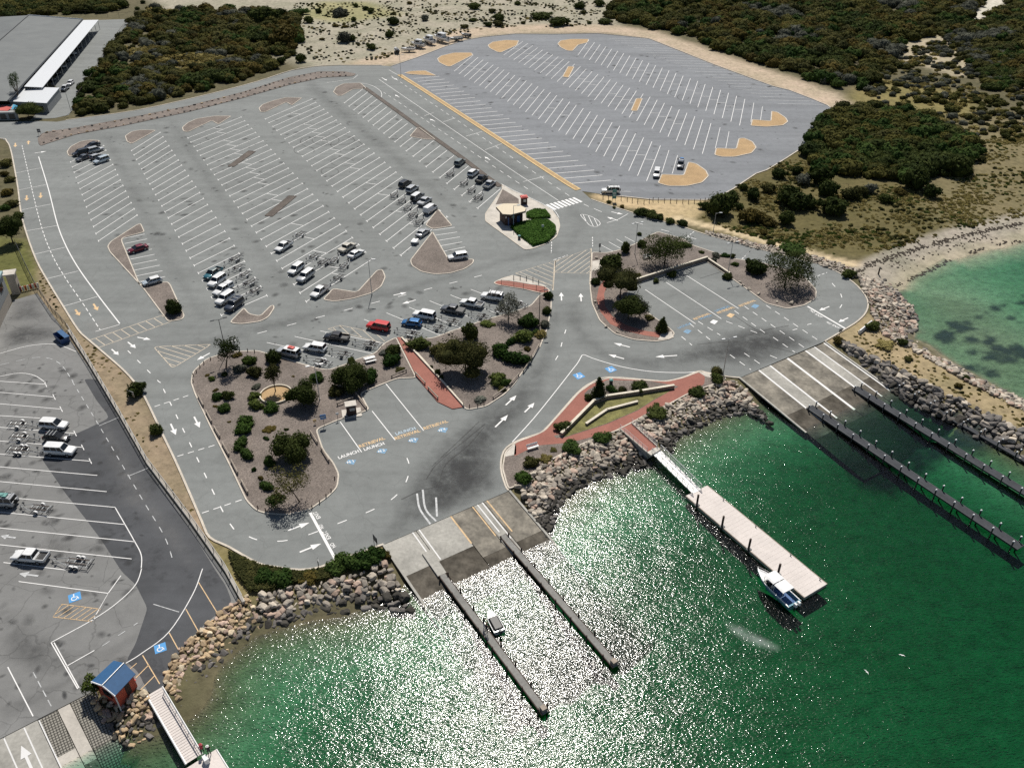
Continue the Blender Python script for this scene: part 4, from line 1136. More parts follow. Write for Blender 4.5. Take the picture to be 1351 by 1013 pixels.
for tl, items in (('B1', [((720, 775), (790, 788)), ((670, 800), (712, 832)), ((585, 838), (622, 868)), ((1100, 858), (1032, 895))]), ('lf', [((185, 212), (250, 202))]),
                  ('C1', [((895, 235), (922, 293)), ((1018, 198), (1047, 255))]), ('C2', [((160, 793), (272, 752)), ((220, 907), (333, 862)), ((1245, 252), (1312, 188)), ((1300, 137), (1356, 86))]),
                  ('rp', [((320, 392), (400, 315))]), ('B2', [((712, 555), (782, 540)), ((828, 580), (757, 600))]),
                  ('B3', [((242, 583), (240, 540)), ((345, 587), (342, 545)), ((600, 827), (515, 805)), ((570, 888), (487, 865)), ((848, 870), (733, 878))]),
                  ('i6', [((980, 588), (905, 618)), ((1120, 672), (1048, 705))]), ('rd', [((215, 145), (305, 165)), ((265, 212), (180, 185))]),
                  ('A2', [((650, 408), (678, 424)), ((705, 408), (732, 420)), ((742, 512), (720, 498)), ((930, 638), (902, 625)), ((1218, 840), (1190, 823))])):
    for a, h_ in items:
        arrow(tl, a, h_, 'paint_white', R)
for tl, items in (('B1', [((395, 630), (418, 662)), ((490, 600), (513, 635)), ((213, 18), (213, 47)), ((140, 32), (140, 60))]), ('lf', [((82, 158), (82, 180)), ((152, 165), (152, 145))])):
    for a, h_ in items:
        arrow(tl, a, h_, 'paint_orange', R, 0.6, 0.2)
arrow('l2', (150, 575), (5, 556), 'paint_faded', left_lot); arrow('l2', (365, 938), (180, 915), 'paint_faded', left_lot)
b = MB()
h_, a = ramp_pt(RAMP_LEFT, .415, 2.0, .03), ramp_pt(RAMP_LEFT, .415, 6.0, .03); d = (h_ - a); d.normalize(); n_ = Vector((-d.y, d.x, 0)).normalized(); nk = h_ - d * 1.6
b.add([a + n_ * .16, a - n_ * .16, nk - n_ * .16, nk - n_ * .6, h_, nk + n_ * .6, nk + n_ * .16], [(6, 5, 4, 3, 2, 1, 0)])
b.build('lane_arrow', 'paint_white', rr3)

# ---- stains, skid marks and the resealed strip
def stain_patch(name, pts, mat, parent, fade=5.0, z=0.018, step=1.0, lvl=1.0):
    p = [Vector(q) for q in pts]
    xs = np.arange(min(q.x for q in p) - step, max(q.x for q in p) + step, step); ys = np.arange(min(q.y for q in p) - step, max(q.y for q in p) + step, step)
    gx, gy = np.meshgrid(xs, ys)
    ins = inside(p, gx, gy); f = np.where(ins, np.clip(poly_dist(p, gx, gy) / fade, 0, 1), 0) * lvl
    me = bpy.data.meshes.new(name)
    n0, n1 = gx.shape; id_ = np.arange(n0 * n1).reshape(n0, n1)
    qd = np.stack([id_[:-1, :-1], id_[:-1, 1:], id_[1:, 1:], id_[1:, :-1]], -1).reshape(-1, 4)
    ff = f.ravel(); qd = qd[(ff[qd].max(1) > 0)]
    me.from_pydata(np.stack([gx.ravel(), gy.ravel(), np.full(gx.size, z)], -1).tolist(), [], qd.tolist())
    at = me.attributes.new('fade', 'FLOAT', 'POINT'); at.data.foreach_set('value', ff.astype(np.float32))
    me.materials.append(M[mat]); me.update()
    return link(name, me, parent)
stain_patch('rubber_stain', PX([(500, 716), (520, 660), (545, 610), (600, 560), (660, 520), (690, 490), (715, 455), (730, 400), (742, 400), (735, 470), (720, 520), (690, 570), (662, 596), (659, 620), (669, 646), (600, 678), (512, 715)]), 'tyre_stain', R, 8, lvl=0.95)
stain_patch('rubber_stain', PX([(550, 705), (548, 640), (600, 590), (650, 560), (662, 600), (666, 640), (620, 668), (560, 694)]), 'tyre_stain', R, 6, z=0.0195, lvl=0.7)
stain_patch('rubber_stain', PX([(735, 400), (770, 395), (775, 430), (800, 458), (850, 468), (920, 452), (980, 428), (1040, 430), (1090, 450), (1000, 488), (930, 485), (850, 492), (790, 475), (755, 450)]), 'tyre_stain', R, 6, lvl=0.6)
stain_patch('rubber_stain', PX([(880, 470), (930, 445), (985, 432), (1020, 425), (1060, 440), (1080, 452), (1000, 486), (940, 480)]), 'tyre_stain', R, 6, z=0.0195, lvl=0.45)
for s in ([(520, 118), (560, 145), (680, 230), (720, 262), (710, 268), (660, 232), (560, 160), (515, 128)], [(560, 140), (760, 265), (780, 290), (760, 330), (740, 330), (755, 290), (735, 268), (560, 155)],
          [(395, 100), (420, 108), (480, 160), (560, 230), (640, 300), (625, 303), (540, 235), (455, 165), (400, 118)], [(215, 160), (235, 158), (330, 300), (410, 400), (390, 405), (310, 305)], [(130, 180), (150, 178), (230, 330), (280, 420), (262, 425), (200, 330)]):
    stain_patch('rubber_stain', PX(s), 'tyre_stain', R, 4, lvl=0.24)
stain_patch('rubber_stain', PX([(250, 450), (420, 405), (640, 345), (740, 320), (742, 332), (640, 358), (420, 424), (255, 465)]), 'tyre_stain', R, 3, lvl=0.25)
stain_patch('dust_patch', PX([(100, 425), (150, 415), (175, 440), (200, 480), (150, 470), (118, 448)]), 'pale_dust', R, 4, lvl=0.7)
b = MB(); b.poly(ccw(fillet(TT('C1', [(440, 0), (505, 110), (560, 180), (570, 205), (480, 250), (390, 290), (240, 350), (200, 390), (290, 520), (345, 600), (440, 720), (530, 840), (640, 1010)]) + TT('D1', [(690, 80), (750, 200), (690, 380), (640, 470), (700, 520), (760, 640), (840, 600), (850, 500), (1040, 280), (1180, 170), (1150, 90), (1090, 0)]) +
                          TT('C1', [(1000, 790), (780, 480), (640, 240), (520, 20), (500, 0)]), 0.8)), 0.012)
reseal = b.build('resealed_strip', 'asphalt_dark', left_lot)
stain_patch('damp_patch', TT('C1', [(480, 60), (560, 190), (700, 420), (850, 650), (960, 800), (1060, 1000), (1000, 1010), (880, 900), (720, 700), (620, 660), (600, 560), (520, 330)]), 'pale_dust', left_lot, 4, z=0.02, lvl=0.55)
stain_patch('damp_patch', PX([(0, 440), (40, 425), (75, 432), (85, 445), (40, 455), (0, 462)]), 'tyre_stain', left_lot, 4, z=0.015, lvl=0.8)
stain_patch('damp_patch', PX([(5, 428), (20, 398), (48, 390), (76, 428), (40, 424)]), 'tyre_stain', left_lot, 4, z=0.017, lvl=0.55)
for s in ([(0, 800), (60, 830), (110, 880), (60, 900), (0, 870)], [(0, 930), (60, 905), (200, 820), (208, 828), (90, 905), (0, 962)], [(60, 690), (100, 720), (60, 740)]):
    stain_patch('damp_patch', PX(s), 'tyre_stain', left_lot, 2.5, z=0.013, lvl=0.45)
def skid(pts, parent, w=0.22, z=0.022, mat='skid_mark'):
    q = spline(pts, 6); b = MB(); b.strip(q, w, z); me = b.mesh('skid_mark', mat)
    at = me.attributes.new('fade', 'FLOAT', 'POINT'); at.data.foreach_set('value', np.ones(len(me.vertices), np.float32))
    return link('skid_mark', me, parent)
for cx_, cy_, rx, ry in ((300, 745, 65, 30), (360, 735, 60, 28), (240, 790, 45, 22), (470, 760, 70, 28), (375, 900, 40, 20), (415, 735, 80, 26), (440, 850, 50, 22)):
    ph = random.random() * 6
    skid(TT('A2', [(cx_ + rx * math.cos(t + ph) * (1 + .05 * t), cy_ + ry * math.sin(t + ph)) for t in np.linspace(0, 5.6, 13)]), R, 0.24)
for cx_, cy_, rx, ry in ((790, 475, 30, 12), (850, 490, 40, 15), (1000, 455, 40, 14), (1180, 455, 60, 16), (760, 305, 30, 10), (880, 510, 30, 16)):
    skid(TT('A3', [(cx_ + rx * math.cos(t), cy_ + ry * math.sin(t)) for t in np.linspace(0, 4.6, 10)]), U, 0.24)
for s in ([(835, 600), (850, 680), (905, 760)], [(865, 580), (880, 680), (935, 745)], [(935, 620), (940, 720)]):
    skid(TT('C2', s), R, 0.3, 0.024, 'paint_faded')
for s in ([(1350, 60), (1180, 200), (950, 390), (850, 530)], [(1300, 40), (1100, 230), (900, 420)], [(1340, 90), (1200, 250), (1020, 400), (960, 560)], [(640, 700), (820, 620), (1100, 560), (1300, 500)]):
    skid(TT('la', s), R, 0.22)
for s in ([(0, 870), (200, 850), (400, 860), (600, 900), (900, 980)], [(380, 800), (520, 760), (680, 730)], [(250, 640), (420, 750), (560, 810)], [(20, 380), (180, 330), (420, 260)]):
    skid(TT('i6', s), R, 0.24)
# ================================================================ BUILDINGS
def wall_quad(b, a, c, z0, z1, mi=0):
    b.add([(a.x, a.y, z0), (c.x, c.y, z0), (c.x, c.y, z1), (a.x, a.y, z1)], [(0, 1, 2, 3)], mi)
def build_shed():
    t = thing('storage_shed', 'very long low shed with grey ribbed roof and white open-fronted lean-to', 'shed', P(60, 60))
    o = t.location.copy()
    def S(x, y, z): return T('sh', x, y, z) - o
    b = MB()
    rb, rf = S(225, 122, 6.2), S(-545, 790, 6.2)                 # ridge
    eb, ef = S(650, 155, 4.7), S(65, 795, 4.7)
    for p0, p1, p2, p3 in ((rb, eb, ef, rf),):
        b.add([p0, p3, p2, p1, p0 - Vector((0, 0, .15)), p3 - Vector((0, 0, .15)), p2 - Vector((0, 0, .15)), p1 - Vector((0, 0, .15))], [(0, 1, 2, 3), (7, 6, 5, 4), (0, 3, 7, 4), (3, 2, 6, 7), (2, 1, 5, 6)])
    b.build('roof', 'roof_sheet', t)
    b = MB()
    wb, wf = rb - (eb - rb), rf - (ef - rf)
    wb.z = wf.z = 4.7
    b.add([rb + Vector((0, 0, -.02)), wb, wf, rf + Vector((0, 0, -.02))], [(0, 1, 2, 3)])
    b.build('roof', 'roof_sheet', t)
    b = MB(); b.tube(rb + Vector((0, 0, .05)), rf + Vector((0, 0, .05)), .3, .3, 6); b.build('ridge_cap', 'metal_dark', t)
    b = MB(); b.tube(rb + Vector((0, 0, .06)), eb + Vector((0, 0, .06)), .28, .28, 5); b.build('flashing', 'white', t)
    b = MB(); b.tube(eb + Vector((0, 0, .03)), ef + Vector((0, 0, .03)), .3, .3, 5); b.build('gutter', 'metal_dark', t)
    b = MB()
    ob, of = S(775, 158, 4.2), S(335, 688, 4.2); ib, i_f = S(655, 160, 4.62), S(190, 682, 4.62)
    v = [ib, ob, of, i_f]
    b.add(v + [p - Vector((0, 0, .14)) for p in v], [(3, 2, 1, 0), (4, 5, 6, 7), (0, 1, 5, 4), (1, 2, 6, 5), (2, 3, 7, 6)])
    b.build('lean_to_roof', 'roof_white', t)
    for k in range(15):
        q = ob.lerp(of, k / 14.0)
        b = MB(); b.tube((q.x - .5, q.y, 0), (q.x - .5, q.y, 4.1), .1); b.build('post', 'metal_grey', t)
    b = MB(); wall_quad(b, i_f, ib, 0, 4.6); b.build('back_wall', 'wall_grey', t)
    b = MB(); ew = S(225, 122, 6.2)
    wall_quad(b, eb, rb, 0, 4.7); wall_quad(b, rb, wb, 0, 4.6); b.build('end_wall', 'wall_grey', t)
    # front office with its own flat white roof
    r4 = [S(70, 797, 3.4), S(180, 684, 3.4), S(467, 691, 3.4), S(366, 812, 3.4)]
    b = MB(); b.add(r4 + [p - Vector((0, 0, .18)) for p in r4], [(3, 2, 1, 0), (4, 5, 6, 7)] + [(i, (i + 1) % 4, 4 + (i + 1) % 4, 4 + i) for i in range(4)])
    b.build('office_roof', 'roof_white', t)
    b = MB(); q = [p + (sum(r4, Vector()) / 4 - p) * .02 for p in r4]
    for i in range(4):
        wall_quad(b, q[i], q[(i + 1) % 4], 0, 3.25)
    b.build('office_wall', 'wall_grey', t)
    for k in range(3):
        a, c = q[3].lerp(q[0], .12 + .28 * k), q[3].lerp(q[0], .26 + .28 * k)
        off = Vector((0, -.05, 0)); b = MB(); wall_quad(b, c + off, a + off, 1.0, 2.2); b.build('window', 'glass', t)
    return t
build_shed()
def annexe():
    t = thing('cafe_annexe', 'small dark-fronted annexe with red and blue awnings beside the shed', 'building', T('sh', 60, 940))
    o = t.location
    b = MB(); q = [p - o for p in TT('sh', [(-80, 950), (150, 945), (140, 880), (-80, 890)])]
    b.prism(q, 0, 2.6); b.build('wall', 'wall_grey', t)
    for pts, mt, nm in (([(-20, 870), (10, 828), (95, 845), (60, 872)], 'awning_red', 'awning'), ([(90, 860), (105, 820), (138, 832), (135, 862)], 'awning_blue', 'awning')):
        a = [T('sh', x, y, z) - o for (x, y), z in zip(pts, (2.7, 3.3, 3.3, 2.7))]
        b = MB(); b.add(a + [p - Vector((0, 0, .06)) for p in a], [(3, 2, 1, 0), (4, 5, 6, 7)] + [(i, (i + 1) % 4, 4 + (i + 1) % 4, 4 + i) for i in range(4)]); b.build(nm, mt, t)
    for k in range(3):
        b = MB(); a, c = q[0].lerp(q[1], .1 + .3 * k), q[0].lerp(q[1], .3 + .3 * k); off = Vector((0, -.06, 0))
        wall_quad(b, a + off, c + off, .4, 2.1); b.build('window', 'glass', t)
annexe()
def edge_building():
    c = P(16, 397); a = P(-40, 520); d = (a - c).normalized(); n_ = Vector((-d.y, d.x, 0))
    if n_.x > 0: n_ = -n_
    t = thing('boat_club_building', 'grey rendered building with pale teal roof edge at the left frame edge', 'building', c)
    q = [Vector(), d * 26, d * 26 + n_ * 18, n_ * 18]
    b = MB(); b.prism(q, 0, 6.6); b.build('wall', 'wall_grey', t)
    b = MB(); b.prism([p * 1.0 + (p - (q[0] + q[2]) / 2).normalized() * .4 for p in q], 6.6, 7.1); b.build('roof', 'roof_teal', t)
    out_ = -n_ * .05
    b = MB(); wall_quad(b, d * .3 + out_, d * 24 + out_, 0.02, 2.2); b.build('base_band', 'wall_beige', t)
    for k in range(5):
        b = MB(); wall_quad(b, d * (2 + 4.6 * k) + out_ * 1.6, d * (4.4 + 4.6 * k) + out_ * 1.6, 4.2, 5.6); b.build('window', 'glass', t)
    p = T('l3', 165, 330)
    t2 = thing('stair_tower', 'narrow beige pier with flat white cap next to the grey building', 'building', p)
    b = MB(); b.box((0, 0, 2.3), (1.6, 2.2, 4.6), .3); b.build('shaft', 'wall_beige', t2)
    b = MB(); b.box((-.3, .1, 4.75), (2.6, 2.6, .3), .3); b.build('cap', 'concrete_pale', t2)
    b = MB(); b.box((.86, 0, 1.1), (.08, .9, 2.0), .3); b.build('door', 'metal_dark', t2)
    a, c = T('l3', 205, 325), T('l3', 370, 285)
    t3 = thing('barrier_fence', 'low red and white barrier across the yard gap by the lawn', 'barrier', a)
    e = c - a
    for k in range(8):
        b = MB(); q = e * (k / 7.0); b.box((q.x, q.y, .6), (.35, .12, 1.1), math.atan2(e.y, e.x)); b.build('panel', 'red' if k % 2 == 0 else 'white', t3)
    b = MB(); b.tube((0, 0, 1.1), (e.x, e.y, 1.1), .05); b.build('rail', 'red', t3)
edge_building()
def blue_hut():
    t = thing('waterside_hut', 'small hut with blue gable roof and red walls above the golden rocks', 'hut', T('hut', 330, 330))
    o = t.location
    r0, r1 = T('hut', 395, 150, 3.3) - o, T('hut', 215, 335, 3.3) - o
    l0, l1 = T('hut', 310, 130, 2.7) - o, T('hut', 125, 302, 2.7) - o
    e0, e1 = T('hut', 490, 240, 2.4) - o, T('hut', 320, 420, 2.4) - o
    for q in ((r0, r1, l1, l0), (r1, r0, e0, e1)):
        b = MB(); b.add(list(q) + [p - Vector((0, 0, .1)) for p in q], [(0, 1, 2, 3), (7, 6, 5, 4)] + [((i + 1) % 4, i, 4 + i, 4 + (i + 1) % 4) for i in range(4)]); b.build('roof', 'roof_blue', t)
    b = MB(); b.tube(r0 + Vector((0, 0, .04)), r1 + Vector((0, 0, .04)), .07); b.build('ridge_cap', 'metal_grey', t)
    for a, c in ((r1, e1), (r1, l1)):
        b = MB(); d = (c - a); b.tube(a + Vector((0, 0, -.05)), c + Vector((0, 0, -.05)), .09); b.build('barge_board', 'white', t)
    cn = [l0, e0, e1, l1]; ce = sum(cn, Vector()) / 4
    w = [Vector((p.x, p.y, 0)) + (Vector((ce.x, ce.y, 0)) - Vector((p.x, p.y, 0))) * .14 for p in cn]
    b = MB(); b.prism(w, -.6, 2.5); b.build('wall', 'wall_red', t)
    for p in w[2:]:
        pass
    for p in (e1, l1):
        b = MB(); b.tube((p.x, p.y, -1.2), (p.x, p.y, 2.45), .08); b.build('post', 'white', t)
    a, c = w[1].lerp(w[2], .1), w[1].lerp(w[2], .9); out_ = (a - ce); out_.z = 0; out_ = out_.normalized() * .05
    b = MB(); wall_quad(b, w[1].lerp(w[2], .3) + out_, w[1].lerp(w[2], .55) + out_, 0.2, 2.0); b.build('door', 'wall_dark', t)
    b = MB(); wall_quad(b, w[2].lerp(w[3], .25) + (w[2] - w[1]).normalized() * .05, w[2].lerp(w[3], .7) + (w[2] - w[1]).normalized() * .05, .8, 1.9); b.build('window', 'glass', t)
    q = T('hut', 440, 325)
    t2 = thing('red_bin', 'orange-red storage bin beside the blue-roofed hut', 'bin', q, -.6)
    b = MB(); b.box((0, 0, .5), (2.0, .9, 1.0), taper=.95); b.build('body', 'wall_red', t2)
    b = MB(); b.box((0, 0, 1.06), (2.1, 1.0, .12)); b.build('lid', 'awning_red', t2)
blue_hut()
def kiosk():
    c = T('kx', 335, 560)
    t = thing('toilet_block', 'dark brick block with cream faceted flat roof on the paved island', 'building', c)
    o = c
    roof = [T('kx', x, y, 3.3) - o for x, y in ((150, 345), (245, 300), (430, 300), (545, 360), (535, 400), (345, 447), (235, 440))]
    b = MB(); b.prism(roof, 3.3, 3.5); b.build('roof', 'cream_roof', t)
    b = MB(); b.prism(offset_in(roof, -.12), 3.08, 3.3); b.build('fascia', 'timber_dark', t)
    w = offset_in(roof, 0.75)
    b = MB(); b.prism(w, 0.1, 3.08); b.build('wall', 'wall_dark', t)
    w = ccw(w)
    front = sorted(range(len(w)), key=lambda i: (w[i - 1].y + w[i].y))[:2]
    for i in front:
        a, c2 = w[i - 1], w[i]; d = (c2 - a).normalized(); out_ = Vector((d.y, -d.x, 0)) * .05
        b = MB(); wall_quad(b, a + (c2 - a) * .55 + out_, a + (c2 - a) * .8 + out_, .12, 2.3); b.build('door', 'door_blue', t)
        b = MB(); wall_quad(b, a + (c2 - a) * .1 + out_, a + (c2 - a) * .35 + out_, 2.0, 2.6); b.build('vent', 'metal_grey', t)
    p = T('kx', 520, 300)
    t2 = thing('ticket_booth', 'dark booth with bright red domed top near the zebra crossing', 'booth', p)
    b = MB(); b.box((0, 0, 1.05), (1.5, 1.3, 1.9), .2); b.build('cabinet', 'wall_dark', t2)
    b = MB(); b.box((0, 0, 2.15), (2.0, 1.8, .28), .2, taper=.9); b.box((0, 0, 2.36), (1.4, 1.2, .14), .2, taper=.8); b.build('roof', 'awning_red', t2)
    b = MB(); b.box((.2, -.67, 1.3), (.7, .06, .7), .2); b.build('panel', 'metal_grey', t2)
kiosk()
def pay_kiosk():
    p = T('i2', 710, 890)
    t = thing('pay_kiosk', 'small dark pay kiosk with pale flat roof at the launching bays', 'kiosk', p, .25)
    b = MB(); b.box((0, 0, .03), (3.4, 2.6, .22)); b.build('slab', 'concrete_pale', t)
    b = MB(); b.box((0, 0, 1.1), (1.7, 1.3, 1.95)); b.build('cabinet', 'wall_dark', t)
    b = MB(); b.box((0, .05, 2.14), (2.0, 1.6, .13)); b.build('roof', 'concrete_pale', t)
    b = MB(); b.box((.15, -.68, 1.35), (.9, .06, .6)); b.build('screen', 'metal_grey', t)
pay_kiosk()

# ================================================================ JETTIES, PONTOON, GANGWAYS
def jetty(label, a, b_, w, z, deck, pile_mat, spacing, posts_up=0.9, caps=True, both=True, name='jetty', group='finger jetties at the boat ramps', z_start=None):
    a, b_ = Vector(a), Vector(b_); e = (b_ - a); e.z = 0; ln = e.length; rz = math.atan2(e.y, e.x)
    t = thing(name, label, 'jetty', (a.x, a.y, z), rz, group)
    mb = MB(); mb.box((ln / 2, 0, -.06), (ln, w, .12)); mb.build('deck', deck, t)
    for s in (-1, 1):
        mb = MB(); mb.box((ln / 2, s * (w / 2 + .07), -.14), (ln, .12, .3)); mb.build('fender_beam', pile_mat, t)
    n = int(ln / spacing); pile = MB(); pile.tube((0, 0, -3.4), (0, 0, posts_up), .12, .12, 7); pm = pile.mesh('pile', pile_mat)
    cap = MB(); cap.tube((0, 0, posts_up + .002), (0, 0, posts_up + .16), .17, .1, 7); cm = cap.mesh('pile_cap', 'cap_white')
    for k in range(n + 1):
        for s in ((-1, 1) if both else (1,)):
            x = min(ln - .15, .6 + k * spacing)
            p = link('pile', pm, t, (x, s * (w / 2 + .24), 0))
            if caps:
                link('pile_cap', cm, p)
    return t
ja, jb = P(583, 757, -.9), P(720, 940, -.9)
jt = jetty('left grey finger jetty in the glittering water off the middle ramp', ja, jb, .88, -.9, 'deck_grey', 'timber_dark', 3.6, .55, False)
b = MB(); b.box((jb - ja).length * Vector((1, 0, 0)) - Vector((.5, 0, -.28)), (.7, .7, .5)); b.build('end_box', 'timber_grey', jt)
b = MB(); b.add([(-4.6, -.75, .55), (.1, -.68, 0.02), (.1, .68, 0.02), (-4.6, .75, .55), (-4.6, -.75, -.8), (.1, -.68, -.5), (.1, .68, -.5), (-4.6, .75, -.8)], [(0, 1, 2, 3), (4, 5, 1, 0), (7, 3, 2, 6), (4, 0, 3, 7)]); b.build('concrete_approach', 'concrete', jt)
ja, jb = P(663, 705, -.9), P(813, 878, -.9)
jt = jetty('right grey finger jetty running off the middle ramp strip', ja, jb, .88, -.9, 'deck_grey', 'timber_dark', 3.6, .55, False)
b = MB(); b.box((jb - ja).length * Vector((1, 0, 0)) - Vector((.5, 0, -.28)), (.7, .7, .5)); b.build('end_box', 'timber_grey', jt)
b = MB(); b.add([(-7, -.8, .45), (.1, -.68, 0.02), (.1, .68, 0.02), (-7, .8, .45), (-7, -.8, -.6), (.1, -.68, -.5), (.1, .68, -.5), (-7, .8, -.6)], [(0, 1, 2, 3), (4, 5, 1, 0), (7, 3, 2, 6), (4, 0, 3, 7)]); b.build('concrete_approach', 'concrete', jt)
jetty('dark jetty with white-capped piles, nearest the pontoon, on the right ramp', P(1068, 536, -.9), P(1347, 722, -.9), 1.4, -.9, 'deck_dark', 'metal_dark', 3.3, .95)
jetty('dark jetty with white-capped piles in the middle of the right ramp lanes', P(1128, 511, -.9), P(1440, 702, -.9), 1.4, -.9, 'deck_dark', 'metal_dark', 3.3, .95)
jetty('narrow dark jetty with white-capped piles along the breakwater rocks', P(1184, 511, -1.0), P(1480, 679, -1.0), .7, -1.0, 'deck_dark', 'metal_dark', 3.3, 1.0)
def pontoon():
    a, b_, c, d = P(905, 653.5, -.95), P(933, 640.4, -.95), P(1091.6, 769.4, -.95), P(1061, 788.4, -.95)
    mid = (a + b_) / 2; e = ((c + d) / 2 - mid); ln = e.length; rz = math.atan2(e.y, e.x)
    w = ((b_ - a).length + (c - d).length) / 2 * .96
    t = thing('floating_pontoon', 'broad pale pontoon reached by the white truss gangway', 'pontoon', (mid.x, mid.y, -.95), rz)
    np_ = 34
    pm = MB(); pm.box((0, 0, 0), (ln / np_ - .014, w, .08)); me = pm.mesh('deck_board', 'pontoon_deck')
    for k in range(np_):
        link('deck_board', me, t, ((k + .5) * ln / np_, 0, -.04 + random.uniform(-.004, .004)))
    m2 = MB(); m2.box((ln / 2, 0, -.45), (ln, w + .1, .72)); m2.build('float_body', 'concrete', t)
    for s in (-1, 1):
        m2 = MB(); m2.box((ln / 2, s * (w / 2 + .08), -.12), (ln, .14, .24)); m2.build('fender_beam', 'timber_grey', t)
    for x in (2.6, 8.2, 13.8, 19.6):
        m2 = MB(); m2.tube((x, -w / 2 - .12, -4), (x, -w / 2 - .12, 2.2), .17, .17, 9); m2.build('pile', 'timber_dark', t)
        m2 = MB(); m2.box((x, -w / 2 - .05, .05), (.6, .7, .1)); m2.build('pile_guide', 'metal_dark', t)
    for x in (4, 11, 18, 23.5):
        m2 = MB(); m2.tube((x, w / 2 - .25, 0), (x, w / 2 - .25, .25), .06); m2.box((x, w / 2 - .25, .27), (.4, .08, .06)); m2.build('cleat', 'metal_dark', t)
    return t
pontoon()
def truss_gangway():
    a, b_ = (P(860, 599, -.05) + P(871, 592, -.05)) / 2, (P(914, 651, -.9) + P(925, 646, -.9)) / 2
    e = b_ - a; ln = math.hypot(e.x, e.y); rz = math.atan2(e.y, e.x); w = 1.7
    t = thing('gangway', 'white aluminium truss gangway sloping down to the pontoon', 'gangway', a, rz)
    dz = e.z
    def z(x): return dz * x / ln
    b = MB(); b.add([(0, -w / 2, 0), (ln, -w / 2, dz), (ln, w / 2, dz), (0, w / 2, 0), (0, -w / 2, -.12), (ln, -w / 2, dz - .12), (ln, w / 2, dz - .12), (0, w / 2, -.12)], [(0, 1, 2, 3), (7, 6, 5, 4), (4, 5, 1, 0), (7, 3, 2, 6), (0, 3, 7, 4), (1, 5, 6, 2)]); b.build('walkway', 'aluminium', t)
    n = 8
    for s in (-1, 1):
        y = s * (w / 2 + .04)
        b = MB(); b.tube((0, y, 1.1), (ln, y, dz + 1.1), .055); b.build('top_rail', 'aluminium', t)
        b = MB(); b.tube((0, y, .55), (ln, y, dz + .55), .03); b.tube((0, y, 0), (ln, y, dz), .06); b.build('lower_rail', 'aluminium', t)
        for k in range(n + 1):
            x = ln * k / n
            b = MB(); b.tube((x, y, z(x)), (x, y, z(x) + 1.1), .04)
            if k < n:
                x2 = ln * (k + 1) / n
                b.tube((x, y, z(x) + (0 if k % 2 else 1.1)), (x2, y, z(x2) + (1.1 if k % 2 else 0)), .03)
            b.build('truss_web', 'metal_grey', t)
truss_gangway()
def red_bridge():
    a0, a1, c1_, c0 = P(818, 566.5, .1), P(833.5, 558.5, .1), P(867, 589.5, .05), P(853.5, 597, .05)
    t = thing('brick_abutment', 'red-paved walkway with white handrails over the rocks', 'walkway', a0)
    q = [p - a0 for p in (a0, a1, c1_, c0)]
    b = MB(); b.prism(q, -3.0, .06, 0, 1); b.build('paving', ['brick_red', 'concrete'], t)
    p2 = [p - a0 for p in (P(853.5, 597, .05), P(867, 589.5, .05), P(872, 593, .05), P(859, 601, .05))]
    b = MB(); b.prism(p2, -.25, .05); b.build('landing', 'concrete_pale', t)
    for s, (p, r_) in enumerate(((q[0], q[3]), (q[1], q[2]))):
        b = MB(); b.tube(p + Vector((0, 0, .14)), r_ + Vector((0, 0, .14)), .13, .13, 6); b.build('edge_beam', 'concrete_pale', t)
        b = MB()
        for h in (.6, 1.05):
            b.tube(p + Vector((0, 0, h)), r_ + Vector((0, 0, h)), .03)
        for k in range(7):
            m_ = p.lerp(r_, k / 6); b.tube(m_, m_ + Vector((0, 0, 1.05)), .035)
        b.build('handrail', 'aluminium', t)
red_bridge()
def left_gangway():
    a, b_ = (T('hut', 600, 405, .1) + T('hut', 690, 360, .1)) / 2, (T('hut', 930, 950, -.7) + T('hut', 1010, 925, -.7)) / 2
    e = b_ - a; ln = math.hypot(e.x, e.y); rz = math.atan2(e.y, e.x); w = 1.75; dz = e.z
    t = thing('boarded_gangway', 'white boarded gangway between the golden rocks at the bottom left', 'gangway', a, rz)
    n = 30; pm = MB(); pm.box((0, 0, 0), (ln / n - .03, w, .06)); me = pm.mesh('deck_board', 'pontoon_deck')
    for k in range(n):
        x = (k + .5) * ln / n
        link('deck_board', me, t, (x, 0, dz * x / ln))
    for s in (-1, 1):
        y = s * (w / 2 + .1)
        b = MB(); b.tube((0, y, -.02), (ln, y, dz - .02), .13, .13, 6); b.build('side_beam', 'white', t)
    y = w / 2 + .05
    b = MB(); b.tube((.8, y, 1.0), (ln, y, dz + 1.0), .07); b.build('top_rail', 'white', t)
    b = MB(); b.tube((.8, y - .02, .5), (ln, y - .02, dz + .5), .03); b.build('mid_rail', 'metal_dark', t)
    for k in range(7):
        x = .8 + (ln - .8) * k / 6
        b = MB(); b.tube((x, y, dz * x / ln), (x, y, dz * x / ln + 1.0), .04); b.build('rail_post', 'metal_dark', t)
    # floating landing stage it leads to
    c = T('g1', 560, 960, -.75)
    t2 = thing('landing_stage', 'white floating landing stage at the foot of the left gangway', 'pontoon', c, rz)
    b = MB(); b.box((2.0, .6, -.25), (5.0, 4.0, .5)); b.build('deck', 'pontoon_deck', t2)
    for s in (-1, 1):
        b = MB(); b.tube((-.4, .6 + s * 1.95, .03), (4.4, .6 + s * 1.95, .03), .08); b.build('edge_beam', 'white', t2)
    b = MB(); b.box((0.3, 1.0, .45), (.8, .5, .9)); b.build('locker', 'white', t2)
left_gangway()

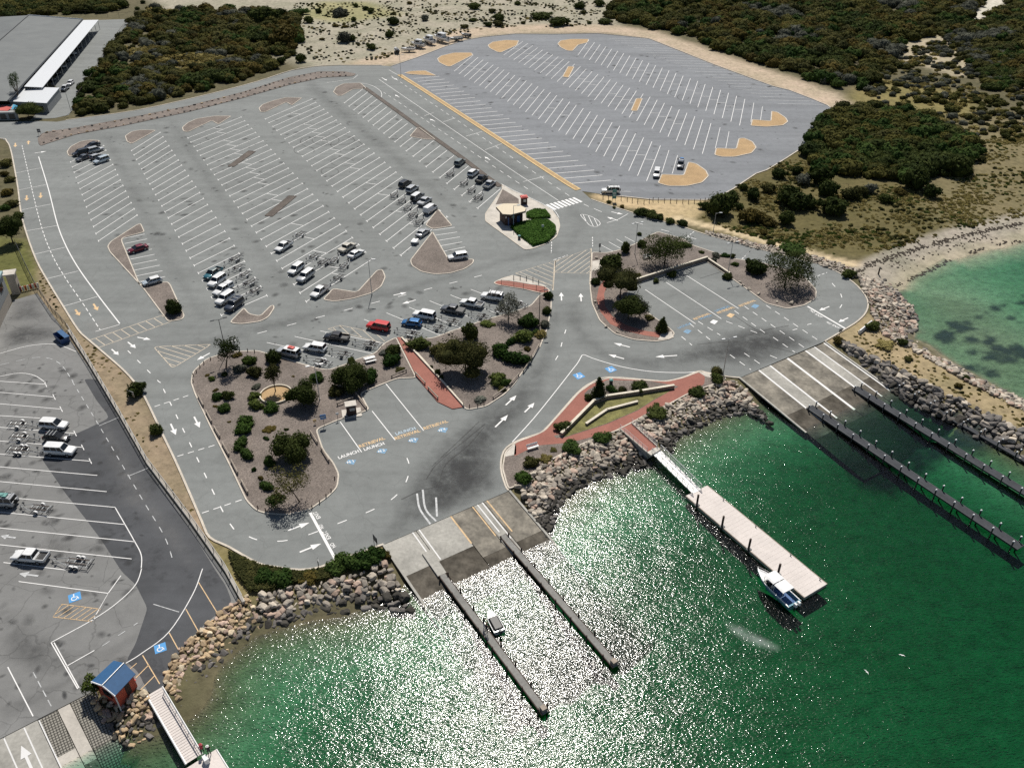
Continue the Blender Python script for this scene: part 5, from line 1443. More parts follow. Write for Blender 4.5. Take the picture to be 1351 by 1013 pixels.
# ================================================================ WALLS, RAILS, POSTS, SIGNS
def wall_run(name, label, pxs, tile, h, w, mat, cat='wall', top=None, base=-.05):
    p = TT(tile, pxs); o = p[0]
    t = thing(name, label, cat, o)
    for a, c in zip(p[:-1], p[1:]):
        e = c - a; b = MB(); m_ = (a + c) / 2 - o
        b.box((m_.x, m_.y, (h + base) / 2), (e.length, w, h - base), math.atan2(e.y, e.x)); b.build('wall_section', mat, t)
        b = MB(); b.box((m_.x, m_.y, h + .05), (e.length + .06, w + .08, .1), math.atan2(e.y, e.x)); b.build('coping', top or 'limestone', t)
    return t
wall_run('retaining_wall', 'pale retaining wall behind the right-hand launching bays under the trees', [(600, 500), (800, 437), (1005, 373)], 'B3', 1.0, .4, 'brick_wall')
wall_run('retaining_wall', 'short pale wall at the far corner of the right-hand launching bays', [(1005, 373), (1122, 452)], 'B3', .7, .35, 'brick_wall')
wall_run('garden_wall', 'long bent limestone wall at the top of the waterfront lawn', [(240, 302), (410, 130), (480, 105), (620, 85), (830, 50)], 'C3', .8, .42, 'brick_wall')
wall_run('garden_wall', 'short bent limestone seat wall in the waterfront lawn', [(370, 245), (480, 170), (640, 128)], 'C3', .5, .4, 'brick_wall')
wall_run('path_edge_wall', 'low pale kerb wall along the red footpath between the beds', [(530, 447), (582, 503), (612, 537)], 'px', .4, .22, 'concrete_pale')
def planter():
    c = T('i1', 1052, 690)
    t = thing('ring_planter', 'round pale concrete ring planter with a single tree', 'planter', c)
    b = MB(); n = 40; r0, r1, h = 2.95, 2.72, .5
    vs = []
    for r_, z in ((r0, 0), (r0, h), (r1, h), (r1, .15)):
        vs += [(r_ * math.cos(2 * math.pi * i / n), r_ * math.sin(2 * math.pi * i / n), z) for i in range(n)]
    b.add(vs, [(k * n + i, k * n + (i + 1) % n, (k + 1) * n + (i + 1) % n, (k + 1) * n + i) for k in range(3) for i in range(n)]); b.build('ring', 'limestone', t)
    b = MB(); b.poly([(r1 * math.cos(2 * math.pi * i / n), r1 * math.sin(2 * math.pi * i / n), .2) for i in range(n)]); b.build('gravel', 'mulch_gold', t)
planter()
def chain_fence(label, pts, h=1.8, gap=3.0, name='chain_link_fence', plinth=True, mesh=True, mat='metal_dark'):
    o = pts[0]; t = thing(name, label, 'fence', o)
    q = [p - o for p in pts]
    if plinth:
        kb = MB()
        for a, c in zip(q[:-1], q[1:]):
            e = c - a; m_ = (a + c) / 2; kb.box((m_.x, m_.y, .2), (e.length, .42, .5), math.atan2(e.y, e.x))
        kb.build('plinth', 'concrete_pale', t)
    pm = MB(); pm.tube((0, 0, 0), (0, 0, h), .05); me = pm.mesh('post', mat)
    for x, y, r_ in along(q, gap):
        link('post', me, t, (x, y, 0))
    b = MB()
    for a, c in zip(q[:-1], q[1:]):
        b.tube(a + Vector((0, 0, h)), c + Vector((0, 0, h)), .045)
    b.build('top_rail', 'galvanised' if plinth else mat, t)
    if mesh:
        b = MB()
        for a, c in zip(q[:-1], q[1:]):
            wall_quad(b, a, c, .3, h - .05)
        b.build('wire_mesh', 'wire', t)
    return t
m, nt, out = new_mat('wire')
di = N(nt, 'ShaderNodeBsdfDiffuse'); di.inputs[0].default_value = (0.06, 0.062, 0.065, 1); tr = N(nt, 'ShaderNodeBsdfTransparent')
co = N(nt, 'ShaderNodeNewGeometry').outputs['Position']
mp = N(nt, 'ShaderNodeMapping'); mp.inputs['Rotation'].default_value = (0.6, 0.5, 0.4); L(nt, co, mp.inputs[0])
wv = N(nt, 'ShaderNodeTexChecker', Scale=26.0); L(nt, mp.outputs[0], wv.inputs[0])
rr_ = ramp(nt, wv.outputs['Fac'], [(0.4, (0.22,) * 3), (0.6, (0.5,) * 3)])
mx = N(nt, 'ShaderNodeMixShader'); L(nt, rr_.outputs[0], mx.inputs[0]); L(nt, tr.outputs[0], mx.inputs[1]); L(nt, di.outputs[0], mx.inputs[2]); L(nt, mx.outputs[0], out.inputs[0])
chain_fence('dark mesh fence on a pale plinth beside the lower left car park', PX([(91, 437), (118, 479.5), (160, 550), (196, 613), (251.6, 686.5), (299.4, 755), (322, 796)]))
chain_fence('dark mesh fence between the lawn yard and the approach road', PX([(22, 325), (34, 352), (50, 384), (72, 417), (80, 424), (90, 436)]), plinth=False)
chain_fence('row of dark posts and wire along the shed yard scrub', TT('sh', [(575, 850), (640, 745), (720, 640), (840, 420), (950, 265), (1013, 185)]), 1.9, 2.6, 'post_fence', False, False, 'timber_dark')
chain_fence('dark boundary fence behind the shed roof', TT('sh', [(-30, 175), (200, 135), (400, 125), (640, 122), (920, 140), (1040, 135)]), 2.2, 6.0, 'post_fence', False, False, 'timber_dark')
chain_fence('thin wire fence crossing the pale dunes', TT('A2', [(230, 245), (400, 205), (560, 165), (700, 140), (800, 110), (900, 85), (1020, 60), (1110, 38)]), 1.1, 4.5, 'wire_fence', False, False, 'timber_grey')
# low log rails round the beds
log_rails = 0
def log_rail(tile, a, c, label):
    p, q = T(tile, *a), T(tile, *c); e = q - p
    t = thing('log_rail', label, 'rail', (p.x, p.y, .1), math.atan2(e.y, e.x), 'low timber rails round the garden beds')
    ln = e.length
    b = MB(); b.tube((0, 0, .55), (ln, 0, .55), .13, .12, 8); b.build('rail', 'timber_grey', t)
    for x in (.15, ln - .15):
        b = MB(); b.tube((x, 0, 0), (x, 0, .5), .11, .11, 7); b.build('post', 'timber_grey', t)
places = ['first', 'second', 'third', 'fourth', 'fifth', 'sixth', 'seventh']
west = [('i1', (185, 712), (245, 825)), ('i1', (275, 885), (338, 1005)), ('i3', (22, 42), (82, 140)), ('i3', (105, 205), (172, 318)), ('i3', (192, 378), (258, 500)), ('i3', (290, 570), (358, 695))]
for k, (tl, a, c) in enumerate(west):
    log_rail(tl, a, c, 'timber rail on the west kerb of the large bed, %s from the top' % places[k])
for k, (a, c) in enumerate([((965, 492), (910, 590)), ((910, 595), (845, 690)), ((815, 710), (745, 795)), ((715, 815), (620, 885))]):
    log_rail('i4', a, c, 'timber rail along the curving road edge of the middle bed, %s from the top' % places[k])
log_rail('i2', (800, 612), (995, 538), 'pale timber rail at the head of the left launching bays')
log_rail('i2', (750, 680), (880, 850), 'timber rail beside the pay kiosk facing the launching bays')
log_rail('i2', (545, 810), (730, 740), 'timber rail behind the pay kiosk')
log_rail('i3', (975, 90), (1045, 200), 'timber rail on the east kerb of the large bed near the signs')
log_rail('i3', (1080, 250), (1160, 380), 'timber rail on the east kerb of the large bed near the painted LAUNCH')
log_rail('i4', (45, 700), (120, 780), 'timber rail on the bay side of the red footpath, upper one')
log_rail('i4', (140, 810), (215, 890), 'timber rail on the bay side of the red footpath, lower one')
log_rail('i2', (1150, 500), (1325, 430), 'timber rail at the top right of the launching bays')
def bollards(tile, pts, label, h=1.0, mat='timber_dark', group=None, r=.09):
    pm = MB(); pm.tube((0, 0, -.1), (0, 0, h), r, r * .9, 7); me = pm.mesh('bollard', mat)
    for x, y in pts:
        q = T(tile, x, y)
        tag(link('bollard', me, None, (q.x, q.y, 0.0)), label, 'bollard', group)
bollards('rd', [(150, 40), (192, 46), (290, 52), (337, 60), (376, 68), (418, 75), (467, 83), (508, 72), (537, 62), (577, 65), (625, 70), (672, 72), (720, 75), (767, 77), (812, 78), (857, 76), (902, 72), (940, 66)], 'thin dark post in the row above the sand patch', 1.1, group='posts along the sand patch')
bollards('i1', [(128, 480), (128, 545), (165, 440), (205, 385), (248, 345), (322, 300), (645, 205), (735, 205), (812, 215), (560, 210)], 'short bollard on the north-west kerb of the large bed', .8, group='bollards of the large bed')
bollards('hz', [(268, 185), (350, 185), (430, 195), (512, 210), (585, 240)], 'black bollard on the pale strip of the brick apron', 1.1, 'black', 'bollards of the brick apron')
bollards('i3', [(455, 835), (530, 860), (1130, 720), (1065, 780), (990, 830), (1180, 665), (1215, 545)], 'short bollard on the south kerb of the large bed', .7, group='bollards of the large bed, south end')
bollards('i4', [(405, 935), (447, 945), (508, 940), (555, 925)], 'short dark bollard at the south tip of the middle bed', .8, group='bollards of the middle bed')
def rails_red():
    p = TT('hz', [(110, 240), (270, 265), (390, 290), (555, 310), (660, 330)]); o = p[0]
    t = thing('handrail', 'thin steel handrail along the lower edge of the brick apron', 'rail', (o.x, o.y, .12))
    q = [x - o for x in p]
    for h in (.5, 1.0):
        b = MB()
        for a, c in zip(q[:-1], q[1:]): b.tube(a + Vector((0, 0, h)), c + Vector((0, 0, h)), .035)
        b.build('rail', 'timber_grey', t)
    for a in q:
        b = MB(); b.tube(a, a + Vector((0, 0, 1.05)), .05); b.build('post', 'timber_dark', t)
rails_red()
def lamp(base, h, label, arms=1, mat='metal_grey', az=0.0):
    p = P(*base)
    t = thing('street_lamp', label, 'lamp', p, az)
    b = MB(); b.tube((0, 0, 0), (0, 0, .4), .16, .12, 8); b.tube((0, 0, .35), (0, 0, h), .085, .055, 8); b.build('pole', mat, t)
    for s in ((1,) if arms == 1 else (-1, 1)):
        b = MB(); b.tube((0, 0, h - .1), (s * .9, 0, h + .12), .045); b.build('arm', mat, t)
        b = MB(); b.box((s * 1.2, 0, h + .13), (.8, .34, .12), taper=.85); b.build('lantern', mat, t)
lamp((490.7, 389), 8.5, 'tall thin lamp post on the brown island near the crossing traffic arrows', 1)
lamp((837.5, 336), 8.0, 'twin-arm lamp post left of the large tree by the retaining wall', 2, az=.4)
lamp((960, 363), 8.0, 'twin-arm lamp post in the gravel bed right of the pale wall corner', 2, az=.4)
lamp((299, 468), 8.0, 'dark lamp post among sparse branches at the tip of the large bed', 2, 'metal_dark', .5)
lamp((422, 527.6), 7.5, 'white-headed lamp post in the large bed near the picnic bench', 2, 'aluminium', .35)
lamp((529, 99.4), 7.5, 'lamp post at the far end of the yellow-kerbed median', 1)
lamp((954, 494), 8.0, 'lamp post at the head of the right-hand ramp', 2, az=.3)
lamp((711.4, 431), 8.5, 'slim lamp post at the east edge of the middle bed', 1, 'metal_dark')
lamp((677.5, 301), 6.0, 'pale blue lamp post in front of the dark brick block', 1, 'pole_blue')
lamp((94, 148), 8.0, 'lamp post at the shed yard entrance', 1)
lamp((941, 306), 5.0, 'short path light beside the sandy path', 1)
def sign(base, label, w, h, z, mat, rz=0.0, posts=2, back='metal_grey'):
    p = P(*base)
    t = thing('sign', label, 'sign', p, rz)
    xs = (-w * .38, w * .38) if posts == 2 else (0,)
    for x in xs:
        b = MB(); b.tube((x, .04, 0), (x, .04, z + h), .04); b.build('post', 'metal_dark', t)
    b = MB(); b.box((0, 0, z + h / 2), (w, .05, h)); b.build('panel', mat, t)
    b = MB(); b.box((0, -.035, z + h * .6), (w * .7, .02, h * .12)); b.box((0, -.035, z + h * .35), (w * .5, .02, h * .1)); b.build('lettering_bar', 'white', t)
sign((428, 562), 'blue information sign at the corner of the left launching bays', 1.0, 1.0, 1.5, 'sign_blue', .3, 1)
sign((416, 560), 'small yellow sign in the large bed beside the blue sign', .5, .5, .6, 'sign_yellow', .3, 1)
sign((446, 554), 'white sign on a short post at the left launching bays', .5, .4, 1.2, 'white', .3, 1)
sign((810, 266), 'tall pale green sign in front of the white wagon by the sand patch', 1.1, 2.6, .8, 'sign_green', 0)
sign((496, 720), 'dark back of a notice board above the hedge by the middle ramp', 1.2, 1.2, .9, 'metal_dark', 2.2)
sign((421, 748), 'dark signpost at the verge below the NO EXIT line', .8, .7, 1.0, 'metal_dark', 1.8)
sign((1107, 445), 'dark sign by the verge at the right end of the stop line', .9, .7, 1.3, 'metal_dark', .5, 1)
sign((175, 527), 'grey notice board over the round bush on the dry verge', 1.6, 1.1, .8, 'metal_grey', -.5)
sign((53, 179), 'dark entrance sign at the left tip of the rock median', 1.0, 1.1, 1.0, 'metal_dark', .1)
sign((791, 330), 'small dark sign at the tip of the tree bed by the crossing', .5, .9, .8, 'metal_dark', .2, 1)
sign((716, 306), 'round pale sign over the clipped green hedge', .6, .6, 1.3, 'white', .2, 1)
def bench(tile, x, y, rz, label, table=False):
    t = thing('picnic_bench' if table else 'bench', label, 'bench', T(tile, x, y) + Vector((0, 0, .11)), rz)
    sl = MB(); sl.box((0, 0, 0), (2.1, .16, .06)); me = sl.mesh('slat', 'white')
    if table:
        for k in range(4): link('slat', me, t, (0, -.3 + .2 * k, .75))
        for k in (-.85, -.67, .67, .85): link('slat', me, t, (0, k, .45))
    else:
        for k in range(3): link('slat', me, t, (0, -.25 + .2 * k, .45))
        for k in range(2): link('slat', me, t, (0, .32, .65 + .2 * k)).rotation_euler = (1.3, 0, 0)
    for x_ in (-.75, .75):
        b = MB(); b.box((x_, 0, .22), (.08, 1.5 if table else .5, .06)); b.box((x_, 0, .35), (.08, .1, .7 if table else .4)); b.box((x_, 0, .03), (.1, 1.0 if table else .5, .06)); b.build('leg', 'galvanised', t)
bench('i2', 915, 310, .45, 'white slatted picnic table between bush and parked trailers', True)
bench('rp', 385, 690, .45, 'white slatted bench on the red waterfront path')
bench('i5', 470, 345, .4, 'white bench in the shade under the largest tree')
tp = T('i6', 1245, 755); e = T('i6', 1290, 715) - T('i6', 1200, 790)
t = thing('traffic_barrier', 'white concrete barrier on the breakwater neck', 'barrier', T('i6', 1200, 790), math.atan2(e.y, e.x))
b = MB(); b.box((e.length / 2, 0, .25), (e.length, .5, .5), taper=1.0); b.box((e.length / 2, 0, .65), (e.length * .98, .25, .32)); b.build('body', 'white', t)
p = T('l3', 600, 790)
t = thing('skip_bin', 'dark blue skip bin against the fence of the lower left car park', 'bin', p, -.75)
b = MB(); b.add([(-1.5, -.8, 0), (1.5, -.8, 0), (1.5, .8, 0), (-1.5, .8, 0), (-1.8, -.9, 1.3), (1.8, -.9, 1.3), (1.8, .9, 1.3), (-1.8, .9, 1.3)], [(3, 2, 1, 0), (0, 1, 5, 4), (1, 2, 6, 5), (2, 3, 7, 6), (3, 0, 4, 7)]); b.build('tub', 'door_blue', t)
b = MB(); b.box((0, .45, 1.36), (3.7, 1.0, .08)); b.build('lid', 'roof_blue', t)
# bins
for x, y, lb in ((685, 316, 'dark litter bin on the pale kerb in front of the brick block'), (806, 507, 'dark litter bin on the round red forecourt by the cone tree')):
    t = thing('litter_bin', lb, 'bin', P(x, y) + Vector((0, 0, .1)))
    b = MB(); b.tube((0, 0, 0), (0, 0, .95), .34, .36, 10); b.build('body', 'metal_dark', t)
    b = MB(); b.tube((0, 0, .952), (0, 0, 1.1), .4, .15, 10); b.build('lid', 'sign_green', t)

# ================================================================ ROCKS
rock_meshes = []
for k in range(9):
    bm = bmesh.new(); bmesh.ops.create_icosphere(bm, subdivisions=2, radius=1.0)
    sd_ = Vector((k * 7.3, k * 3.1, 0)); sx, sy, sz = random.uniform(.85, 1.3), random.uniform(.75, 1.0), random.uniform(.6, .85)
    for v in bm.verts:
        d = noise.noise(v.co * 1.1 + sd_) * .45 + noise.noise(v.co * 2.6 + sd_) * .16
        v.co *= 1 + d
        for ax in range(3):                          # knock flat faces into it
            v.co[ax] = max(-.72, min(.72, v.co[ax]))
        v.co.x *= sx; v.co.y *= sy; v.co.z *= sz
    bmesh.ops.decimate if False else None
    me = bpy.data.meshes.new('boulder'); bm.to_mesh(me); bm.free()
    me.materials.append(M['rock_grey']); rock_meshes.append(me)
def place_rock(parent, o, p, s, mat, name='boulder'):
    r_ = link(name, random.choice(rock_meshes), parent, (p[0] - o.x, p[1] - o.y, p[2] - o.z))
    r_.rotation_euler = (random.uniform(-.5, .5), random.uniform(-.5, .5), random.uniform(0, 6.28))
    r_.scale = (s * random.uniform(.85, 1.25), s * random.uniform(.85, 1.15), s * random.uniform(.75, 1.0))
    r_.material_slots[0].link = 'OBJECT'; r_.material_slots[0].material = M[mat]
    return r_
def resample(p, n):
    d = [0.0]
    for a, c in zip(p[:-1], p[1:]): d.append(d[-1] + (c - a).length)
    out = []
    for k in range(n):
        s = d[-1] * k / (n - 1); i = max(0, min(len(d) - 2, int(np.searchsorted(d, s)) - 1))
        t = (s - d[i]) / max(1e-6, d[i + 1] - d[i]); out.append(p[i].lerp(p[i + 1], t))
    return out
def revetment(label, top, bot, zt, zb, size, mats, wet, limit=300):
    """rock wall between an upper and a lower pixel line; biggest stones single, the rest one pile"""
    tp_, bt_ = PX(top, zt), PX(bot, zb)
    A, B = resample(tp_, 41), resample(bt_, 41)
    o = (A[20] + B[20]) / 2; o.z = 0
    t = thing('rock_revetment', label, 'rock wall', o)
    ln = sum((A[i + 1] + B[i + 1] - A[i] - B[i]).length / 2 for i in range(40)); wd = sum((A[i] - B[i]).length for i in range(41)) / 41
    nu = max(2, int(ln / (size * 1.3))); nv = max(2, int(wd / (size * 1.2)) + 2)
    items = []
    for j in range(nv):
        for i in range(nu):
            u = (i + .5 * (j % 2) + random.uniform(-.3, .3)) / nu * 40; v = (j + random.uniform(-.3, .3)) / (nv - 1.5)
            u = min(39.99, max(0, u)); k = int(u)
            p = A[k].lerp(A[k + 1], u - k).lerp(B[k].lerp(B[k + 1], u - k), v)
            s = size * random.choice((.4, .55, .7, .85, 1.0, 1.15, 1.35)) * random.uniform(.9, 1.1)
            mt = random.choice(wet) if v > .76 or (v > .62 and random.random() < .5) else random.choice(mats)
            items.append((s, Vector((p.x, p.y, p.z + random.uniform(-.12, .16) * size)), mt))
    items.sort(key=lambda q: -q[0])
    for s, p, mt in items[:limit]:
        place_rock(t, o, p, s, mt)
    rest = items[limit:]
    if rest:
        b = MB()
        ms = sorted(set(mats + wet))
        for s, p, mt in rest:
            me = random.choice(rock_meshes); rz = random.uniform(0, 6.28); c_, s_ = math.cos(rz), math.sin(rz)
            b.add([((v.co.x * c_ - v.co.y * s_) * s + p.x - o.x, (v.co.x * s_ + v.co.y * c_) * s + p.y - o.y, v.co.z * s * .85 + p.z) for v in me.vertices], [tuple(f.vertices) for f in me.polygons], ms.index(mt))
        stuff(b.build('boulder_pile', ms, t))
    return t
GREY = ['rock_grey', 'rock_grey', 'rock_pale', 'rock_pink', 'rock_grey']; GOLD = ['rock_gold', 'rock_gold', 'rock_gold_pale', 'rock_pink']; PALE = ['rock_pale', 'rock_pale', 'rock_grey', 'rock_pink', 'rock_pale']; WET = ['rock_wet', 'rock_wet', 'rock_dark']
revetment('golden boulders between the lower left car park and green shallows', [(326, 784), (306, 799), (270, 828), (233.6, 859), (220.6, 887), (219, 906)], [(345, 824), (327, 838), (301, 861.6), (275, 885), (257, 905.7), (243, 938)], .1, WATER, .45, GOLD, ['rock_gold', 'rock_dark', 'rock_wet'])
revetment('golden boulders heaped below the blue-roofed hut', [(124, 925), (145, 914), (179, 915), (197, 917)], [(150, 968), (168, 980), (190, 972), (213, 955)], .05, WATER, .45, GOLD, ['rock_gold', 'rock_dark', 'rock_wet'])
revetment('grey boulder wall below the hedge left of the middle ramp', [(340, 790), (356, 784), (387, 773), (444, 766), (485, 755), (513, 738)], [(345, 829), (379, 820), (405, 810), (444, 806), (485, 797), (520, 800), (543, 803)], .15, WATER, .62, GREY, WET)
revetment('pale boulder slope between the middle ramp and the red-paved walkway', [(684, 643), (690, 640), (713, 618), (748, 598), (781, 583), (811, 572), (819, 568)], [(719, 709), (728, 686), (738, 664), (755, 648), (786, 631), (818, 623), (858, 611)], .1, WATER, .54, PALE, WET)
revetment('pale boulder slope between the red-paved walkway and the right ramp', [(836, 560), (856, 548), (889, 531.5), (929, 515), (957, 505), (976, 503)], [(880, 594), (894, 575), (919, 563), (952, 548), (985, 542), (1020, 560)], .1, WATER, .54, PALE, WET)
revetment('dark boulder slope on the ramp side of the breakwater', [(1112, 452), (1150, 470), (1200, 496), (1250, 521), (1351, 570), (1420, 606)], [(1118, 470), (1160, 500), (1200, 528), (1260, 558), (1351, 604), (1420, 640)], .25, WATER + .1, .78, ['rock_grey', 'rock_dark', 'rock_dark', 'rock_pale'], ['rock_dark', 'rock_wet'])
revetment('line of pale boulders on the bay side of the breakwater', [(1196, 455), (1230, 475), (1280, 504), (1351, 541), (1420, 577)], [(1202, 451), (1236, 471), (1286, 499), (1351, 530), (1420, 562)], .1, WATER, .62, PALE, ['rock_pale', 'rock_dark'])
revetment('broad pale boulder slope between the turning loop and the beach bay', [(1133, 363), (1140, 381), (1149, 398), (1154, 420), (1166, 440), (1185, 452)], [(1172, 372), (1183, 388), (1200, 405), (1207, 420), (1204, 437), (1192, 449)], .1, WATER, .6, PALE, ['rock_pink', 'rock_dark', 'rock_pale'])
revetment('strip of pale stones between the sandy path and the road', [(933, 305), (960, 311), (1000, 322), (1040, 330), (1075, 338), (1105, 347), (1132, 358)], [(931, 308), (960, 316), (1000, 328), (1040, 335), (1072, 345), (1105, 356), (1128, 366)], .25, .1, .42, PALE, ['rock_grey', 'rock_pale'])
# the two rows of stones on the entrance median: parts of that median
for row in ([(62, 176), (100, 170.5), (160, 159.5), (250, 141.5), (320, 123.5), (380, 104.5), (420, 96.5), (462, 97)], [(58, 189), (100, 177), (160, 166), (250, 147), (320, 129), (380, 112), (425, 102), (462, 100)]):
    for x, y, r_ in along(PX(row), 2.3):
        place_rock(MEDIAN_ROCK, Vector((0, 0, 0)), (x + random.uniform(-.3, .3), y + random.uniform(-.3, .3), .22), random.uniform(.32, .55), random.choice(['rock_dark', 'rock_dark', 'rock_pink', 'rock_grey', 'rock_gold']), 'stone')
for tl, x, y, s in (('i6', 697, 570, .75), ('i6', 455, 500, .5), ('i6', 385, 465, .5), ('i6', 340, 435, .4), ('i6', 315, 412, .4), ('i6', 812, 537, .5), ('i6', 590, 560, .4), ('i5', 165, 855, .35), ('i5', 85, 670, .35), ('i5', 250, 895, .3), ('i5', 95, 345, .5), ('i5', 130, 355, .4), ('i4', 320, 395, .4), ('i4', 295, 405, .4)):
    q = T(tl, x, y); bed = BED_MID if tl == 'i4' else BED_EAST
    place_rock(bed, Vector((0, 0, 0)), (q.x, q.y, .25), s, 'rock_pale', 'stone')
# ================================================================ PLANTS
def crown_mesh(name, blobs, leaves, size, mat, core=0.0, seed=0, flat=0.38):
    """leaf faces spread through a set of ellipsoid clumps; optional lumpy cores of the same leaf"""
    rg = np.random.default_rng(seed)
    bl = np.array(blobs, float)                      # x y z rx ry rz
    vol = bl[:, 3] * bl[:, 4] + bl[:, 3] * bl[:, 5]
    pick = rg.choice(len(bl), leaves, p=vol / vol.sum())
    d = rg.normal(size=(leaves, 3)); d /= np.linalg.norm(d, axis=1)[:, None]
    d[:, 2] = np.where(d[:, 2] < -.35, -d[:, 2], d[:, 2])
    rad = 1 - np.abs(rg.normal(0, .17, leaves)); rad += (rg.random(leaves) < .2) * rg.random(leaves) * .32
    c = bl[pick, :3] + d * rad[:, None] * bl[pick, 3:]
    nrm = d + rg.normal(0, flat, (leaves, 3)); nrm /= np.linalg.norm(nrm, axis=1)[:, None]
    u = np.cross(nrm, rg.normal(size=(leaves, 3))); u /= np.linalg.norm(u, axis=1)[:, None]; w = np.cross(nrm, u)
    s = size * rg.uniform(.6, 1.35, leaves)[:, None]
    bend = nrm * s * .25
    q = np.stack([c - u * s, c - w * s * .62 + bend, c + u * s, c + w * s * .62 + bend], 1).reshape(-1, 3)
    f = np.arange(leaves * 4).reshape(-1, 4)
    me = bpy.data.meshes.new(name)
    vs, fs = q.tolist(), f.tolist()
    if core:
        for b in blobs:
            o = len(vs); n1, n2 = 9, 5
            for j in range(n2 + 1):
                th = math.pi * .62 * j / n2
                for i in range(n1):
                    ph = 2 * math.pi * i / n1; k = core * random.uniform(.85, 1.08)
                    vs.append([b[0] + b[3] * k * math.sin(th) * math.cos(ph), b[1] + b[4] * k * math.sin(th) * math.sin(ph), b[2] + b[5] * k * math.cos(th)])
            for j in range(n2):
                for i in range(n1):
                    fs.append([o + j * n1 + i, o + (j + 1) * n1 + i, o + (j + 1) * n1 + (i + 1) % n1, o + j * n1 + (i + 1) % n1])
    me.from_pydata(vs, [], fs); me.materials.append(M[mat]); me.polygons.foreach_set('use_smooth', [True] * len(fs)); me.update()
    return me
def dome_blobs(n, rx, ry, h, rs):
    out = [(0, 0, h * .3, rx * .72, ry * .72, h * .62)]
    for k in range(n):
        a = rs.random() * 6.28; r_ = math.sqrt(rs.random()) * .75
        k_ = rs.uniform(.3, .48)
        out.append((rx * r_ * math.cos(a), ry * r_ * math.sin(a), h * rs.uniform(.25, .62) * (1.1 - .4 * r_), rx * k_, ry * k_, h * rs.uniform(.26, .4)))
    return out
rs = random.Random(5)
KINDS = dict(dark='leaf_dark', green='leaf_green', lime='leaf_lime', olive='leaf_olive', brown='leaf_brown', grey='leaf_grey', gold='leaf_gold', hedge='leaf_hedge', silver='leaf_silver', scrub='leaf_scrub')
shrub_mesh = {}
for kd, mt in KINDS.items():
    shrub_mesh[kd] = [crown_mesh('foliage', dome_blobs(7, 1, 1, 1.25, rs), 680, .115, mt, .8, seed=k * 17 + len(kd)) for k in range(3)]
stem_m = MB(); stem_m.tube((0, 0, -.1), (0, 0, .5), .06, .04, 6)
for k in range(4):
    a = k * 1.57 + .4; stem_m.tube((0, 0, .1), (.45 * math.cos(a), .45 * math.sin(a), .65), .035, .015, 5)
stem_mesh = stem_m.mesh('stem', 'bark')
def shrub(tile, x, y, rpx, kind, label, h=1.0, rx=1.0, group=None, name='shrub', cat='shrub', gz=None):
    """bush whose picture is centred at x, y with half-width rpx (tile pixels)"""
    X0, Y0 = tile_px(tile, x, y); sc = TILES[tile][2]
    rad = rpx / sc / px_per_m(Y0) * 1.06
    hh = rad * 1.05 * h
    p = P(X0, Y0, hh * .45)
    z = (ground_z(p.x, p.y) if gz is None else gz)
    t = thing(name, label, cat, (p.x, p.y, max(z, -.3)), random.uniform(0, 6.28) if rx == 1.0 else 0.0, group)
    f = link('foliage', random.choice(shrub_mesh[kind]), t); f.scale = (rad * rx, rad, rad * h)
    s = link('stem', stem_mesh, t); s.scale = (rad, rad, rad * h)
    return t
SH = 'green'
